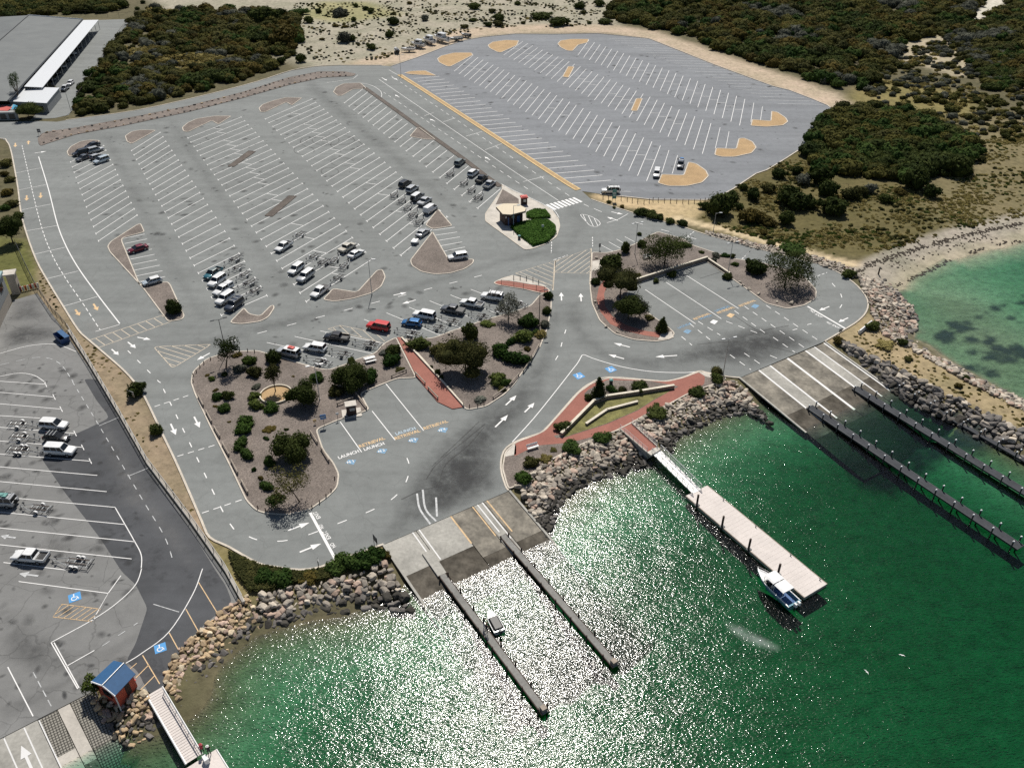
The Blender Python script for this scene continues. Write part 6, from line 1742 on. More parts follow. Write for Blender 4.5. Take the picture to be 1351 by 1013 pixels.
beds = [
 # large west bed
 ('i1', 330, 500, 48, 'lime', 'small lime bush inside the west kerb of the large bed', .8), ('i1', 285, 465, 32, 'brown', 'low reddish plant beside the small lime bush of the large bed', .6),
 ('i1', 470, 455, 40, 'dark', 'small black-green bush below the sparse tree at the bed tip', .9), ('i1', 375, 630, 34, 'brown', 'low dark brown plant above the twin green bushes of the large bed', .7),
 ('i1', 385, 705, 72, 'green', 'green bush, left of a touching pair in the large bed', .9), ('i1', 510, 695, 72, 'dark', 'dark bush, right of a touching pair in the large bed', 1.1),
 ('i1', 480, 815, 78, 'green', 'green bush below the touching pair in the large bed', .9), ('i1', 370, 810, 30, 'brown', 'tiny brown plant left of the lower green bush', .7),
 ('i1', 830, 590, 60, 'grey', 'dry grey-brown bush left above the ring planter', .6), ('i1', 800, 690, 70, 'lime', 'yellow-green bush left of the ring planter', .8),
 ('i1', 825, 790, 88, 'lime', 'large yellow-green bush below left of the ring planter', .9), ('i1', 1010, 825, 98, 'hedge', 'deep green rounded bush at the foot of the ring planter', .8),
 ('i1', 695, 975, 108, 'hedge', 'bright green wide bush below the ring planter', .8), ('i1', 530, 985, 26, 'brown', 'tiny red-brown plant left of the bright green wide bush', .7),
 ('i1', 1240, 475, 22, 'brown', 'tiny dark plant behind the ring planter tree', .8), ('i1', 640, 390, 75, 'grey', 'grey-green bush at the centre top of the large bed', .9),
 ('i1', 750, 300, 85, 'lime', 'yellow-green bush on the upper rim of the large bed', .9), ('i1', 810, 420, 95, 'olive', 'big olive bush left of the slender planter tree', 1.0), ('i1', 610, 240, 55, 'brown', 'low brown bush on the upper kerb of the large bed', .6),
 ('i1', 1020, 270, 95, 'dark', 'dark bush in front of the silver wagon', 1.3),
 ('i2', 330, 490, 92, 'green', 'green bush under the white-headed lamp post', .8), ('i2', 915, 470, 112, 'green', 'bright green bush right of the big dark tree by the picnic table', .9),
 ('i2', 540, 640, 95, 'olive', 'dry olive bush left below the big dark tree', .9), ('i2', 655, 640, 62, 'silver', 'silvery agave-like plant above the pay kiosk', .9),
 ('i2', 1150, 190, 95, 'dark', 'dark leafy bush beside the top of the red footpath', .9), ('i2', 1140, 300, 110, 'green', 'green bush left of the red footpath', .8), ('i2', 1245, 400, 62, 'olive', 'small olive bush at the top corner of the launching bays', .6), ('i2', 1060, 205, 50, 'silver', 'pale grey bush beside the trailers near the red footpath', .8), ('i2', 700, 300, 45, 'dark', 'dark upright bush at the kerb near the white picnic table', 1.2),
 ('i3', 310, 40, 88, 'hedge', 'green bush on the west side of the large bed, upper of three', .8), ('i3', 280, 188, 88, 'green', 'green bush on the west side of the large bed, middle of three', .8),
 ('i3', 340, 290, 78, 'green', 'green bush on the west side of the large bed, lower of three', .9), ('i3', 415, 442, 28, 'green', 'tiny green bush below the three west side bushes', 1.2),
 ('i3', 482, 528, 32, 'brown', 'tiny brown bush on the lower west side of the large bed', 1.0), ('i3', 535, 605, 72, 'green', 'green bush left of the sparse tree at the south end', .9),
 ('i3', 535, 135, 32, 'green', 'small round green bush in the middle of the mulch', .9), ('i3', 652, 115, 24, 'brown', 'small round brown bush in the middle of the mulch', .9), ('i3', 732, 50, 26, 'dark', 'small dark bush above the big round bush', .9),
 ('i3', 570, 370, 66, 'green', 'ball-shaped clipped bush in the mulch of the large bed', 1.25), ('i3', 560, 40, 70, 'brown', 'low dry ochre ground plant in the large bed', .35),
 # middle bed
 ('i4', 455, 385, 72, 'dark', 'tall dark bush at the kerb of the boat trailers', 1.5), ('i4', 70, 465, 92, 'dark', 'low dark hedge bush beside the red footpath top', .6),
 ('i4', 205, 680, 26, 'dark', 'small upright bush along the footpath wall, middle of three', 1.4), ('i4', 240, 720, 22, 'dark', 'small upright bush along the footpath wall, lowest of three', 1.3), ('i4', 160, 640, 16, 'dark', 'small upright bush along the footpath wall, topmost of three', 1.3),
 ('i4', 880, 305, 78, 'green', 'green bush on the upper right of the middle bed', .9), ('i4', 845, 415, 78, 'lime', 'bright olive bush in the right half of the middle bed', .9), ('i4', 755, 452, 42, 'green', 'small green bush left of the bright olive bush', .9),
 ('i4', 670, 525, 78, 'hedge', 'deep green bush at the centre of the middle bed', .9), ('i4', 800, 575, 88, 'green', 'wide green bush near the road edge rails', .8), ('i4', 650, 730, 68, 'lime', 'lime bush in the lower middle bed', .9), ('i4', 715, 755, 44, 'green', 'green bush touching the lime bush in the lower middle bed', .9),
 ('i4', 690, 805, 40, 'olive', 'low olive bush below the lime bush', .6), ('i4', 872, 507, 32, 'brown', 'low reddish bush near the upper road edge rail', .7), ('i4', 520, 885, 52, 'silver', 'silvery plant at the south tip of the middle bed', .5),
 ('i4', 1035, 115, 42, 'dark', 'dark bush at the north-east tip of the middle bed', 1.1), ('i4', 1020, 225, 42, 'dark', 'dark bush along the east kerb, second from the tip', 1.1), ('i4', 1010, 325, 46, 'grey', 'grey-green bush along the east kerb, third from the tip', .9), ('i4', 985, 400, 50, 'gold', 'straw-coloured grass clump on the east kerb of the middle bed', .7), ('i4', 945, 378, 32, 'green', 'small green bush beside the straw-coloured clump', .8),
 ('i4', 580, 320, 55, 'lime', 'light green low bush at the trailer kerb', .5), ('i4', 900, 245, 20, 'dark', 'tiny dark bush near the upper kerb of the middle bed', .9), ('i4', 230, 520, 90, 'olive', 'spreading olive bush at the left of the middle bed', .9),
 # east bed
 ('i5', 315, 268, 45, 'dark', 'upright dark bush right of the small angle bays', 1.5), ('i5', 220, 370, 88, 'dark', 'broad dark bush at the west end of the tree bed', 1.0), ('i5', 85, 515, 42, 'dark', 'round black-green bush on the west kerb of the tree bed', .9), ('i5', 400, 480, 45, 'olive', 'low olive bush behind the pale retaining wall', .8),
 ('i5', 540, 508, 30, 'dark', 'dark creeper hanging over the retaining wall, left one', .8), ('i5', 660, 462, 42, 'dark', 'dark creeper hanging over the retaining wall, right one', .8), ('i5', 745, 240, 50, 'green', 'low green bush at the road side of the largest tree', .6), ('i5', 430, 235, 42, 'dark', 'dark bush touching the left of the largest tree', 1.0),
 ('i5', 415, 160, 22, 'dark', 'small dark plant beside the twin-arm lamp post', .9), ('i5', 490, 780, 40, 'olive', 'dry olive clump at the bay corner of the tree bed', .7),
 ('i6', 430, 290, 82, 'dark', 'dark round bush left of the loop tree', 1.0), ('i6', 120, 240, 30, 'grey', 'grey round bush above the pale wall corner', .8), ('i6', 280, 272, 30, 'lime', 'yellow-green small bush in the gravel of the loop bed', .8), ('i6', 230, 362, 42, 'dark', 'dark bush at the foot of the right lamp post', .8), ('i6', 205, 207, 38, 'green', 'flat green bush by the road at the loop bed', .5), ('i6', 30, 182, 22, 'dark', 'small dark bush on the road kerb of the loop bed', .8), ('i6', 258, 212, 26, 'dark', 'small dark bush next to the flat green roadside bush', 1.0), ('i6', 140, 205, 40, 'grey', 'grey heathy bush on the road kerb of the loop bed', .6),
 # waterfront
 ('rp', 835, 272, 36, 'dark', 'small dark bush beside the conical tree on the forecourt', 1.2), ('rp', 1030, 205, 50, 'green', 'green bush right of the conical tree', .9), ('rp', 1110, 205, 42, 'olive', 'olive bush between forecourt wall and path', .9), ('rp', 1250, 190, 80, 'dark', 'long dark bush at the right end of the forecourt wall', .6), ('rp', 630, 515, 72, 'dark', 'dark bush at the lower end of the long garden wall', .8),
 ('rp', 960, 590, 82, 'green', 'clipped flat bush above the rocks left of the walkway', .6), ('rp', 705, 680, 90, 'green', 'clipped flat bush above the rocks below the lawn point', .6), ('rp', 370, 795, 75, 'olive', 'olive-brown bush above the rocks beside the middle ramp', .8), ('rp', 490, 770, 55, 'gold', 'pale straw bush above the rocks', .6), ('rp', 320, 920, 82, 'hedge', 'deep green bush at the corner of the middle ramp and rocks', .8), ('rp', 555, 695, 35, 'olive', 'dry small bush near the white waterfront bench', .6),
 ('C3', 745, 165, 62, 'dark', 'flat dark bush above the rocks right of the walkway', .5), ('C3', 950, 65, 55, 'dark', 'flat dark bush near the right ramp end of the red path', .5), ('lb', 425, 545, 45, 'olive', 'bushy small tree at the head of the right ramp', 1.0), ('lb', 440, 600, 55, 'dark', 'dark bush among stones at the head of the right ramp', .8),
 ('i6', 1055, 835, 45, 'brown', 'brown bush at the foot of the loop sign', .8), ('i6', 1310, 735, 62, 'dark', 'dark bush behind the white barrier', .7), ('i6', 1120, 342, 58, 'dark', 'dark bush between loop kerb and stone strip', .7), ('bw', 550, 152, 36, 'dark', 'dark bush where the breakwater meets the bay rocks', .9), ('bw', 590, 262, 34, 'olive', 'olive bush on the spine of the breakwater, first from the land', .6), ('bw', 918, 438, 30, 'brown', 'brown bush on the spine of the breakwater, second from the land', .7), ('bw', 970, 385, 34, 'dark', 'dark bush at the bay edge of the breakwater', .6), ('bw', 440, 175, 60, 'gold', 'dry grass tuft on the breakwater neck', .4),
 # verge left
 ('px', 178, 514, 14, 'dark', 'round dark bush on the dry verge under the notice board', 1.0), ('px', 206, 566.5, 10.5, 'dark', 'small round dark bush on the dry verge', 1.1),
 ('B1', 908, 615, 45, 'dark', 'dark tree-like bush on the corner island by the small hatchback', 1.4),
 ('lf', 30, 265, 34, 'olive', 'olive bush on the road verge at the left frame edge, top one', .9), ('lf', 25, 320, 26, 'brown', 'brownish bush on the left verge, second from the top', .8), ('lf', 55, 350, 28, 'olive', 'olive bush on the left verge, third from the top', .8), ('lf', 40, 420, 34, 'brown', 'brown bush on the left verge, fourth from the top', .8), ('lf', 60, 480, 36, 'olive', 'olive bush on the left verge, fifth from the top', .8), ('lf', 95, 545, 34, 'dark', 'dark bush on the left verge just above the tree', .8), ('lf', 30, 500, 30, 'green', 'green bush on the left verge beside the tree', .8),
 # hedge by the middle ramp
 ('nx', 330, 740, 130, 'green', 'left part of the long green hedge above the grey boulders', .8), ('nx', 500, 680, 150, 'green', 'second part of the long green hedge above the grey boulders', .8), ('nx', 660, 640, 150, 'green', 'third part of the long green hedge above the grey boulders', .8), ('nx', 800, 600, 130, 'green', 'right part of the long green hedge beside the ramp', .8), ('nx', 920, 600, 60, 'brown', 'brownish bush between hedge and middle ramp', .8),
 ('nx', 60, 850, 130, 'brown', 'low brown-green bush left of the long hedge', .5), ('nx', -220, 880, 150, 'green', 'wide green bush at the end of the dark fence', .7), ('nx', -420, 860, 130, 'green', 'green bush beside the end post of the dark fence', .7), ('nx', -600, 820, 110, 'olive', 'olive bush along the verge near the dark fence end', .5),
 # road hedge and path side
 ('rd', 440, 145, 62, 'dark', 'first clipped dark hedge bush on the road side of the sand patch', .7), ('rd', 525, 168, 62, 'dark', 'second clipped dark hedge bush on the road side of the sand patch', .7), ('rd', 585, 185, 45, 'dark', 'third clipped dark hedge bush on the road side of the sand patch', .7), ('rd', 672, 215, 46, 'dark', 'round clipped bush at the end of the sand patch, left of two', .7), ('rd', 768, 230, 50, 'dark', 'round clipped bush at the end of the sand patch, right of two', .7), ('rd', 295, 102, 22, 'brown', 'small brown bush beside the pale green sign', .9), ('rd', 195, 65, 22, 'olive', 'small olive bush left of the pale green sign', .8), ('rd', 238, 110, 16, 'dark', 'tiny dark bush on the kerb near the green sign', .8),
 ('i6', 690, 150, 105, 'green', 'long low green bush between path and loop tree', .4), ('i6', 545, 115, 42, 'dark', 'dark low bush on the stone strip', .6),
]
for tl, x, y, r_, kd, lb, h in beds:
    shrub(tl, x, y, r_, kd, lb, h)
def hedge_poly(tile, pts, h, label, kind='leaf_lawn'):
    p = ccw(TT(tile, pts)); ce = sum(p, Vector()) / len(p)
    t = thing('hedge', label, 'hedge', (ce.x, ce.y, .1))
    q = [v - ce for v in p]; b = MB(); b.prism(offset_in(q, .25), 0, h * .8); b.build('inner_growth', kind, t)
    xs = [v.x for v in q]; ys = [v.y for v in q]; n = int((max(xs) - min(xs)) * (max(ys) - min(ys)) * 26)
    gx, gy = RNG.uniform(min(xs), max(xs), n), RNG.uniform(min(ys), max(ys), n)
    k = inside(q, gx, gy); gx, gy = gx[k], gy[k]
    ed = poly_dist(q, gx, gy); z = np.minimum(h, .25 + ed * 1.3) * RNG.uniform(.75, 1.1, len(gx))
    bl = [(a, c, z_, .3, .3, .16) for a, c, z_ in zip(gx[:90], gy[:90], z[:90])]
    me = bpy.data.meshes.new('foliage'); vs = []; fs = []
    for a, c, z_ in zip(gx, gy, z):
        s = random.uniform(.12, .24); r_ = random.uniform(0, 6.28); ti = random.uniform(-.5, .5)
        u = Vector((math.cos(r_), math.sin(r_), ti)) * s; w = Vector((-math.sin(r_), math.cos(r_), random.uniform(-.5, .5))) * s * .7
        o = len(vs); m_ = Vector((a, c, z_)); vs += [m_ - u, m_ - w, m_ + u, m_ + w]; fs.append((o, o + 1, o + 2, o + 3))
    me.from_pydata(vs, [], fs); me.materials.append(M[kind]); me.update(); link('foliage', me, t)
hedge_poly('kx', [(330, 620), (450, 570), (560, 540), (850, 525), (945, 600), (955, 700), (850, 815), (640, 875), (460, 740)], .8, 'large clipped bright green hedge on the tip of the paved island')
hedge_poly('kx', [(545, 430), (660, 380), (820, 392), (890, 490), (640, 515), (545, 482)], .7, 'smaller clipped green hedge beside the zebra crossing')
hedge_poly('px', [(300, 727), (345, 746), (395, 755), (425, 751), (445, 765), (390, 772), (350, 782), (330, 782), (312, 762)], .6, 'low olive ground cover from the fence end to the long hedge', 'leaf_olive')
# ---- trees
def tree(base, h, cr, kind, label, sparse=1.0, lean=(0, 0), cz=.52, name='tree', ry=None, rzk=.55, seed=0, z0=.1):
    p = P(*base); cr *= 1.14; h *= 1.1
    t = thing(name, label, 'tree', (p.x, p.y, z0))
    rr = random.Random(seed)
    b = MB(); top = Vector((lean[0], lean[1], h * .55)); b.tube((0, 0, -.2), top * .5, .045 * h * .55, .03 * h * .5, 8); b.tube(top * .5, top, .03 * h * .5, .02 * h * .5, 7)
    blobs = []; nb = 11
    for k in range(nb):
        a = k * 2.4 + rr.random(); r_ = cr * rr.uniform(.25, .72); e = Vector((lean[0] + r_ * math.cos(a), lean[1] + (ry or cr) / cr * r_ * math.sin(a), h * (cz + rr.uniform(-.2, .2))))
        st = top * rr.uniform(.5, 1.0); md = st.lerp(e, .5) + Vector((0, 0, -.08 * h * rr.random()))
        b.tube(st, md, .012 * h, .009 * h, 5, 0, False); b.tube(md, e, .009 * h, .003 * h, 5, 0, False)
        k_ = rr.uniform(.28, .44)
        blobs.append((e.x, e.y, e.z, cr * k_ * 1.12, cr * k_ * 1.12, h * k_ * rzk * 1.1))
    blobs.append((lean[0], lean[1], h * (cz + .08), cr * .55, cr * .55, h * .26))
    b.build('trunk', 'bark', t, True)
    me = crown_mesh('crown', blobs, int(3800 * sparse * (2.0 if .8 < sparse < .95 else 1)), .16 if sparse > .6 else .14, KINDS[kind], .7 if sparse > .9 else 0, seed=seed + 50, flat=.5)
    link('crown', me, t)
    return t
tree(tile_px('i5', 600, 390), 7.2, 5.3, 'dark', 'largest dark spreading tree between the angle bays and retaining wall', .9, seed=1, rzk=.7, cz=.47)
tree(tile_px('i5', 270, 640), 7.2, 4.6, 'olive', 'olive-toned tree at the left end of the retaining wall', 1.1, seed=2)
tree(tile_px('i5', 330, 800), 4.8, 3.2, 'dark', 'dark lower tree above the curved red path', 1.2, seed=3)
tree(tile_px('i5', 410, 790), 4.2, 2.3, 'grey', 'thin grey-leaved tree at the bay edge of the tree bed', .4, seed=4)
tree(tile_px('i6', 645, 450), 7.6, 5.4, 'dark', 'dark spreading tree in the turning loop', .9, seed=5, cz=.47, rzk=.7)
tree(tile_px('i4', 420, 690), 6.6, 5.0, 'olive', 'wide olive tree in the middle bed above its round shadow', 1.3, seed=6, ry=4.0, cz=.45, rzk=.65)
tree(tile_px('i4', 735, 300), 5.6, 2.8, 'grey', 'thin grey tree standing over the last parked four-wheel drive', .55, seed=7)
tree(tile_px('i2', 690, 600), 5.0, 3.2, 'dark', 'big dark tree between the parked trailers and pay kiosk', 1.4, seed=8, cz=.4, rzk=.75)
tree(tile_px('i2', 175, 800), 4.8, 3.0, 'dark', 'dark tree right of the ring planter', 1.3, seed=9, cz=.4, rzk=.75)
tree(tile_px('i1', 1045, 650), 4.6, 1.7, 'olive', 'slender tree growing in the ring planter', .55, seed=10, cz=.75)
tree(tile_px('i1', 490, 385), 6.2, 2.3, 'dark', 'sparse tree with one leaning branch at the tip of the large bed', .6, lean=(1.0, .4), seed=11, cz=.55)
tree(tile_px('i3', 825, 330), 5.0, 3.0, 'dark', 'big round dark bush-like tree facing the left launching bays', 1.5, seed=12, cz=.38, rzk=.8)
tree(tile_px('i3', 870, 770), 4.6, 3.2, 'olive', 'open twiggy tree at the south end of the large bed', .42, lean=(-1.2, .2), seed=13, cz=.7)
tree(tile_px('i3', 650, 830), 2.8, 1.5, 'green', 'low leafy tree left of the open twiggy tree', .5, seed=14)
tree(tile_px('lf', 70, 690), 6.5, 3.4, 'dark', 'tree with dense crown overhanging the lawn at the left edge', 1.1, seed=15)
tree(tile_px('sh', 230, 930), 5.0, 4.2, 'dark', 'dark rounded tree in front of the shed office', 1.2, seed=16, cz=.5)
tree(tile_px('sh', 165, 830), 7.5, 1.7, 'green', 'tall thin palm-like tree above the shed office roof', .35, seed=17, cz=.95)
tree(tile_px('hut', 150, 400), 2.6, 1.2, 'lime', 'small yellow-green tree beside the blue-roofed hut', .4, seed=18)
def cone_tree(base, h, r_, label, kind='dark', seed=0):
    p = P(*base); t = thing('conifer', label, 'tree', (p.x, p.y, .1))
    b = MB(); b.tube((0, 0, -.1), (0, 0, h * .8), .1, .03, 6); b.build('trunk', 'bark', t)
    bl = [(random.uniform(-.1, .1), random.uniform(-.1, .1), h * (.12 + .8 * k / 7), r_ * (1 - .78 * k / 7), r_ * (1 - .78 * k / 7), h * .13) for k in range(8)]
    link('crown', crown_mesh('crown', bl, 1500, .15, KINDS[kind], .8, seed), t)
cone_tree(tile_px('rp', 920, 275), 4.4, 1.55, 'conical dark tree on the red forecourt', 'dark', 3)
cone_tree(tile_px('i5', 580, 885), 3.2, 1.5, 'conical dark tree at the kerb point of the right launching bays', 'dark', 4)

# ---- dunes: single bushes, then the scrub that reads as one mass
dune = [('d1', 735, 305, 62, 'dark', 1.0), ('d1', 230, 560, 112, 'dark', 1.3), ('d1', 345, 490, 72, 'dark', 1.0), ('d1', 440, 410, 42, 'dark', 1.0), ('d1', 510, 470, 68, 'dark', 1.1), ('d1', 640, 420, 62, 'olive', .9), ('d1', 405, 570, 46, 'dark', .9),
        ('d1', 500, 640, 105, 'brown', .8), ('d1', 620, 680, 80, 'brown', .7), ('d1', 600, 775, 42, 'brown', .7), ('d1', 785, 665, 75, 'dark', 1.2), ('d1', 780, 480, 105, 'dark', 1.1), ('d1', 890, 530, 105, 'dark', 1.0), ('d1', 980, 545, 75, 'dark', .9),
        ('d1', 870, 275, 52, 'dark', 1.0), ('d1', 930, 350, 72, 'grey', .9), ('d1', 1000, 80, 52, 'dark', 1.0), ('d1', 1060, 325, 95, 'dark', 1.0), ('d1', 1120, 430, 95, 'dark', 1.0), ('d1', 1150, 565, 112, 'dark', 1.0), ('d1', 1300, 470, 85, 'olive', .9), ('d1', 125, 560, 55, 'dark', .8),
        ('d2', 830, 270, 112, 'dark', 1.1), ('d2', 490, 350, 112, 'dark', 1.2), ('d2', 600, 455, 76, 'dark', 1.0), ('d2', 240, 512, 52, 'dark', 1.1), ('d2', 110, 430, 58, 'grey', 1.0), ('d2', 30, 450, 65, 'olive', .9), ('d2', 1000, 210, 42, 'olive', .8), ('d2', 350, 450, 55, 'brown', .6),
        ('A2', 40, 95, 75, 'dark', .8), ('A2', 115, 80, 45, 'dark', .8), ('A2', 140, 195, 85, 'brown', .9), ('A2', 270, 120, 30, 'dark', .9), ('A2', 320, 62, 22, 'dark', .8), ('A2', 215, 70, 48, 'green', .5), ('A2', 430, 70, 48, 'grey', .7), ('A2', 505, 110, 20, 'dark', .9), ('A2', 515, 30, 18, 'dark', .8), ('A2', 565, 45, 20, 'dark', .8), ('A2', 590, 60, 24, 'dark', .8),
        ('A2', 712, 118, 38, 'dark', .8), ('A2', 690, 185, 28, 'dark', .9), ('A2', 455, 205, 42, 'grey', .9), ('A2', 498, 210, 24, 'dark', .9), ('A2', 600, 248, 30, 'dark', .8), ('A2', 105, 265, 35, 'dark', .9), ('A2', 225, 305, 32, 'dark', 1.1), ('A2', 120, 320, 28, 'dark', 1.0), ('A2', 875, 100, 26, 'grey', .9), ('A2', 1140, 42, 32, 'dark', .8), ('A2', 1130, 110, 22, 'dark', .6), ('A2', 1265, 95, 36, 'dark', .7),
        ('A2', 1230, 65, 22, 'olive', .7), ('A2', 1260, 125, 30, 'olive', .7), ('A2', 1210, 130, 28, 'dark', .6), ('A2', 795, 22, 16, 'brown', .7), ('A2', 1085, 140, 24, 'olive', .6), ('A2', 715, 75, 16, 'olive', .8), ('A2', 190, 150, 22, 'dark', .7), ('A2', 410, 145, 20, 'brown', .6), ('A2', 460, 150, 18, 'brown', .6), ('A2', 340, 215, 15, 'brown', .6),
        ('A3', 340, 35, 34, 'dark', .8), ('A3', 145, 85, 58, 'dark', .4), ('A3', 228, 115, 62, 'dark', .5), ('A3', 440, 22, 32, 'dark', .8), ('A3', 475, 115, 40, 'dark', .5), ('A3', 390, 120, 14, 'dark', .8), ('A3', 40, 120, 16, 'olive', .7), ('A3', 860, 160, 42, 'lime', .7), ('A3', 355, 70, 20, 'olive', .7), ('A3', 10, 30, 20, 'dark', .7),
        ('A1', 645, 22, 36, 'dark', .9), ('A1', 748, 12, 16, 'dark', .8), ('A1', 720, 45, 16, 'dark', .8)]
for i, (tl, x, y, r_, kd, h) in enumerate(dune):
    if tl in ('d1', 'd2'):
        lb, g = ('dense %s bush on the grassy dune' % {'dark': 'dark green', 'olive': 'olive', 'brown': 'brownish', 'grey': 'grey-green'}[kd]), 'bushes on the grassy dune'
    else:
        lb, g = ('lone %s bush on the open sand' % {'dark': 'dark', 'olive': 'olive', 'brown': 'brown', 'grey': 'grey', 'green': 'flat green', 'lime': 'lime'}[kd]), 'bushes on the open sand'
    shrub(tl, x, y, r_, kd, lb, h, group=g, name='dune_bush', cat='bush')
# scrub: bush clumps set by the thousand through geometry nodes, one object per mass
SRC = bpy.data.collections.new('scrub_sources')
src_list = []
for k, (kd, n, sz) in enumerate((('dark', 480, .13), ('scrub', 480, .13), ('brown', 480, .13), ('olive', 440, .13), ('scrub', 480, .13), ('grey', 380, .13), ('gold', 90, .3), ('green', 440, .13), ('lime', 90, .3))):
    me = crown_mesh('clump', dome_blobs(6, 1, 1, .95 if sz < .2 else .45, rs), n, sz, KINDS[kd], 0 if sz > .2 else .93, seed=300 + k, flat=.16 if sz < .2 else .6)
    o = bpy.data.objects.new('clump_%02d' % k, me); SRC.objects.link(o); src_list.append(o)
def gn_scatter(name, pts, label):
    """pts: x y z scale rot kind"""
    a = np.array(pts)
    me = bpy.data.meshes.new(name); me.from_pydata(a[:, :3].tolist(), [], [])
    for nm, col in (('scl', 3), ('rot', 4)):
        at = me.attributes.new(nm, 'FLOAT', 'POINT'); at.data.foreach_set('value', a[:, col].astype(np.float32))
    at = me.attributes.new('kind', 'INT', 'POINT'); at.data.foreach_set('value', a[:, 5].astype(np.int32))
    o = stuff(link(name, me), label, 'scrub')
    ng = bpy.data.node_groups.new(name, 'GeometryNodeTree')
    ng.interface.new_socket('Geometry', in_out='INPUT', socket_type='NodeSocketGeometry'); ng.interface.new_socket('Geometry', in_out='OUTPUT', socket_type='NodeSocketGeometry')
    gi, go = ng.nodes.new('NodeGroupInput'), ng.nodes.new('NodeGroupOutput')
    ip = ng.nodes.new('GeometryNodeInstanceOnPoints'); ci = ng.nodes.new('GeometryNodeCollectionInfo')
    ci.inputs['Collection'].default_value = SRC; ci.inputs['Separate Children'].default_value = True; ci.inputs['Reset Children'].default_value = True
    def attr(nm, ty):
        n = ng.nodes.new('GeometryNodeInputNamedAttribute'); n.data_type = ty; n.inputs['Name'].default_value = nm; return n.outputs[0]
    ip.inputs['Pick Instance'].default_value = True
    ng.links.new(gi.outputs[0], ip.inputs['Points']); ng.links.new(ci.outputs[0], ip.inputs['Instance'])
    ng.links.new(attr('kind', 'INT'), ip.inputs['Instance Index'])
    cx_ = ng.nodes.new('ShaderNodeCombineXYZ'); ng.links.new(attr('rot', 'FLOAT'), cx_.inputs['Z']); ng.links.new(cx_.outputs[0], ip.inputs['Rotation'])
    ng.links.new(attr('scl', 'FLOAT'), ip.inputs['Scale']); ng.links.new(ip.outputs[0], go.inputs[0])
    md = o.modifiers.new('scatter', 'NODES'); md.node_group = ng
    return o
def fill(pts_px, spacing, smin, smax, kinds, dens=1.0, clump=0.0, seed=0, avoid=()):
    p = PX(pts_px); rg = np.random.default_rng(seed)
    xs = np.arange(min(q.x for q in p), max(q.x for q in p), spacing); ys = np.arange(min(q.y for q in p), max(q.y for q in p), spacing)
    gx, gy = np.meshgrid(xs, ys); gx = (gx + rg.uniform(-.5, .5, gx.shape) * spacing).ravel(); gy = (gy + rg.uniform(-.5, .5, gy.shape) * spacing).ravel()
    k = inside(p, gx, gy)
    for av in avoid: k &= ~inside(av, gx, gy)
    gx, gy = gx[k], gy[k]; out = []
    for x, y in zip(gx, gy):
        n = noise.noise(Vector((x * .035, y * .035, seed))); n2 = noise.noise(Vector((x * .09, y * .09, seed + 9)))
        if rg.random() > dens + clump * n2 * 2: continue
        i = int(np.clip((n * 1.1 + .5) * len(kinds) + rg.normal(0, 1.0), 0, len(kinds) - 1))
        s = rg.uniform(smin, smax) * (1 + .35 * n2)
        out.append((x, y, ground_z(x, y) - .05, s, rg.uniform(0, 6.28), kinds[i]))
    return out
AVOID = [LOT3, MAIN, YARD]
sandtrack = PX([(1270, 38), (1296, 4), (1310, -16), (1354, -16), (1320, 14), (1298, 38)])
sc1 = fill([(93, 148), (107, 121), (142, 77), (175, 30), (194, 12), (255, 15), (340, 16), (395, 30), (398, 52), (380, 80), (340, 101), (277, 117), (181, 139), (110, 152)], 3.0, 1.4, 3.9, [0, 1, 7, 3, 2, 1, 3, 5, 6], .84, .4, 1, AVOID)
gn_scatter('scrub', sc1, 'dark and rust-brown coastal scrub between the shed yard and the entrance road')
sc2 = fill([(-120, 0), (-60, -45), (150, -45), (152, 14), (140, 17), (75, 20), (30, 22), (0, 28), (-120, 45)], 3.2, 2.4, 4.4, [0, 1, 1, 4, 0], 1.0, .05, 2, AVOID)
gn_scatter('scrub', sc2, 'dark scrub belt behind the long shed')
sc3 = fill([(812, 0), (790, -60), (1480, -60), (1480, 100), (1351, 112), (1250, 45), (1190, 60), (1180, 90), (1140, 118), (1100, 118), (1020, 88), (960, 72), (900, 46), (840, 34), (800, 26)], 3.4, 1.6, 4.4, [0, 7, 1, 3, 4, 2, 1, 3, 7, 5], .88, .4, 3, AVOID + [sandtrack])
sc3 += fill([(1230, 40), (1351, 20), (1420, 60), (1420, 120), (1300, 120), (1280, 90)], 2.6, 1.5, 2.6, [0, 7, 1, 3, 5], .8, .3, 33, AVOID + [sandtrack])
gn_scatter('scrub', sc3, 'broad dark and rusty scrub covering the dunes behind the upper car park')
sc4 = fill([(1092, 148), (1150, 143), (1230, 160), (1272, 183), (1290, 205), (1270, 235), (1225, 240), (1165, 240), (1120, 232), (1075, 232), (1060, 215), (1070, 190), (1080, 165)], 3.0, 1.7, 4.2, [0, 7, 1, 4, 7, 3, 0], .97, .1, 4, AVOID)
gn_scatter('scrub', sc4, 'dense dark scrub island between the upper car park and the beach')
sc5 = fill([(1140, 112), (1190, 70), (1260, 50), (1351, 100), (1420, 130), (1420, 190), (1351, 195), (1280, 185), (1150, 145)], 2.3, .9, 2.0, [5, 6, 3, 5, 6, 1], .55, .5, 5, AVOID)
gn_scatter('scrub', sc5, 'patchy grey-green and straw-coloured low scrub right of the upper car park')
sc6 = fill([(1000, 228), (1070, 196), (1130, 240), (1240, 250), (1290, 190), (1420, 175), (1420, 268), (1262, 303), (1200, 321), (1150, 343), (1060, 330), (960, 302), (925, 290), (945, 264)], 1.0, .3, .75, [6, 6, 8, 6, 3, 6], .5, .7, 6, AVOID)
gn_scatter('dune_grass', sc6, 'tufts of straw and olive dune grass above the beach')
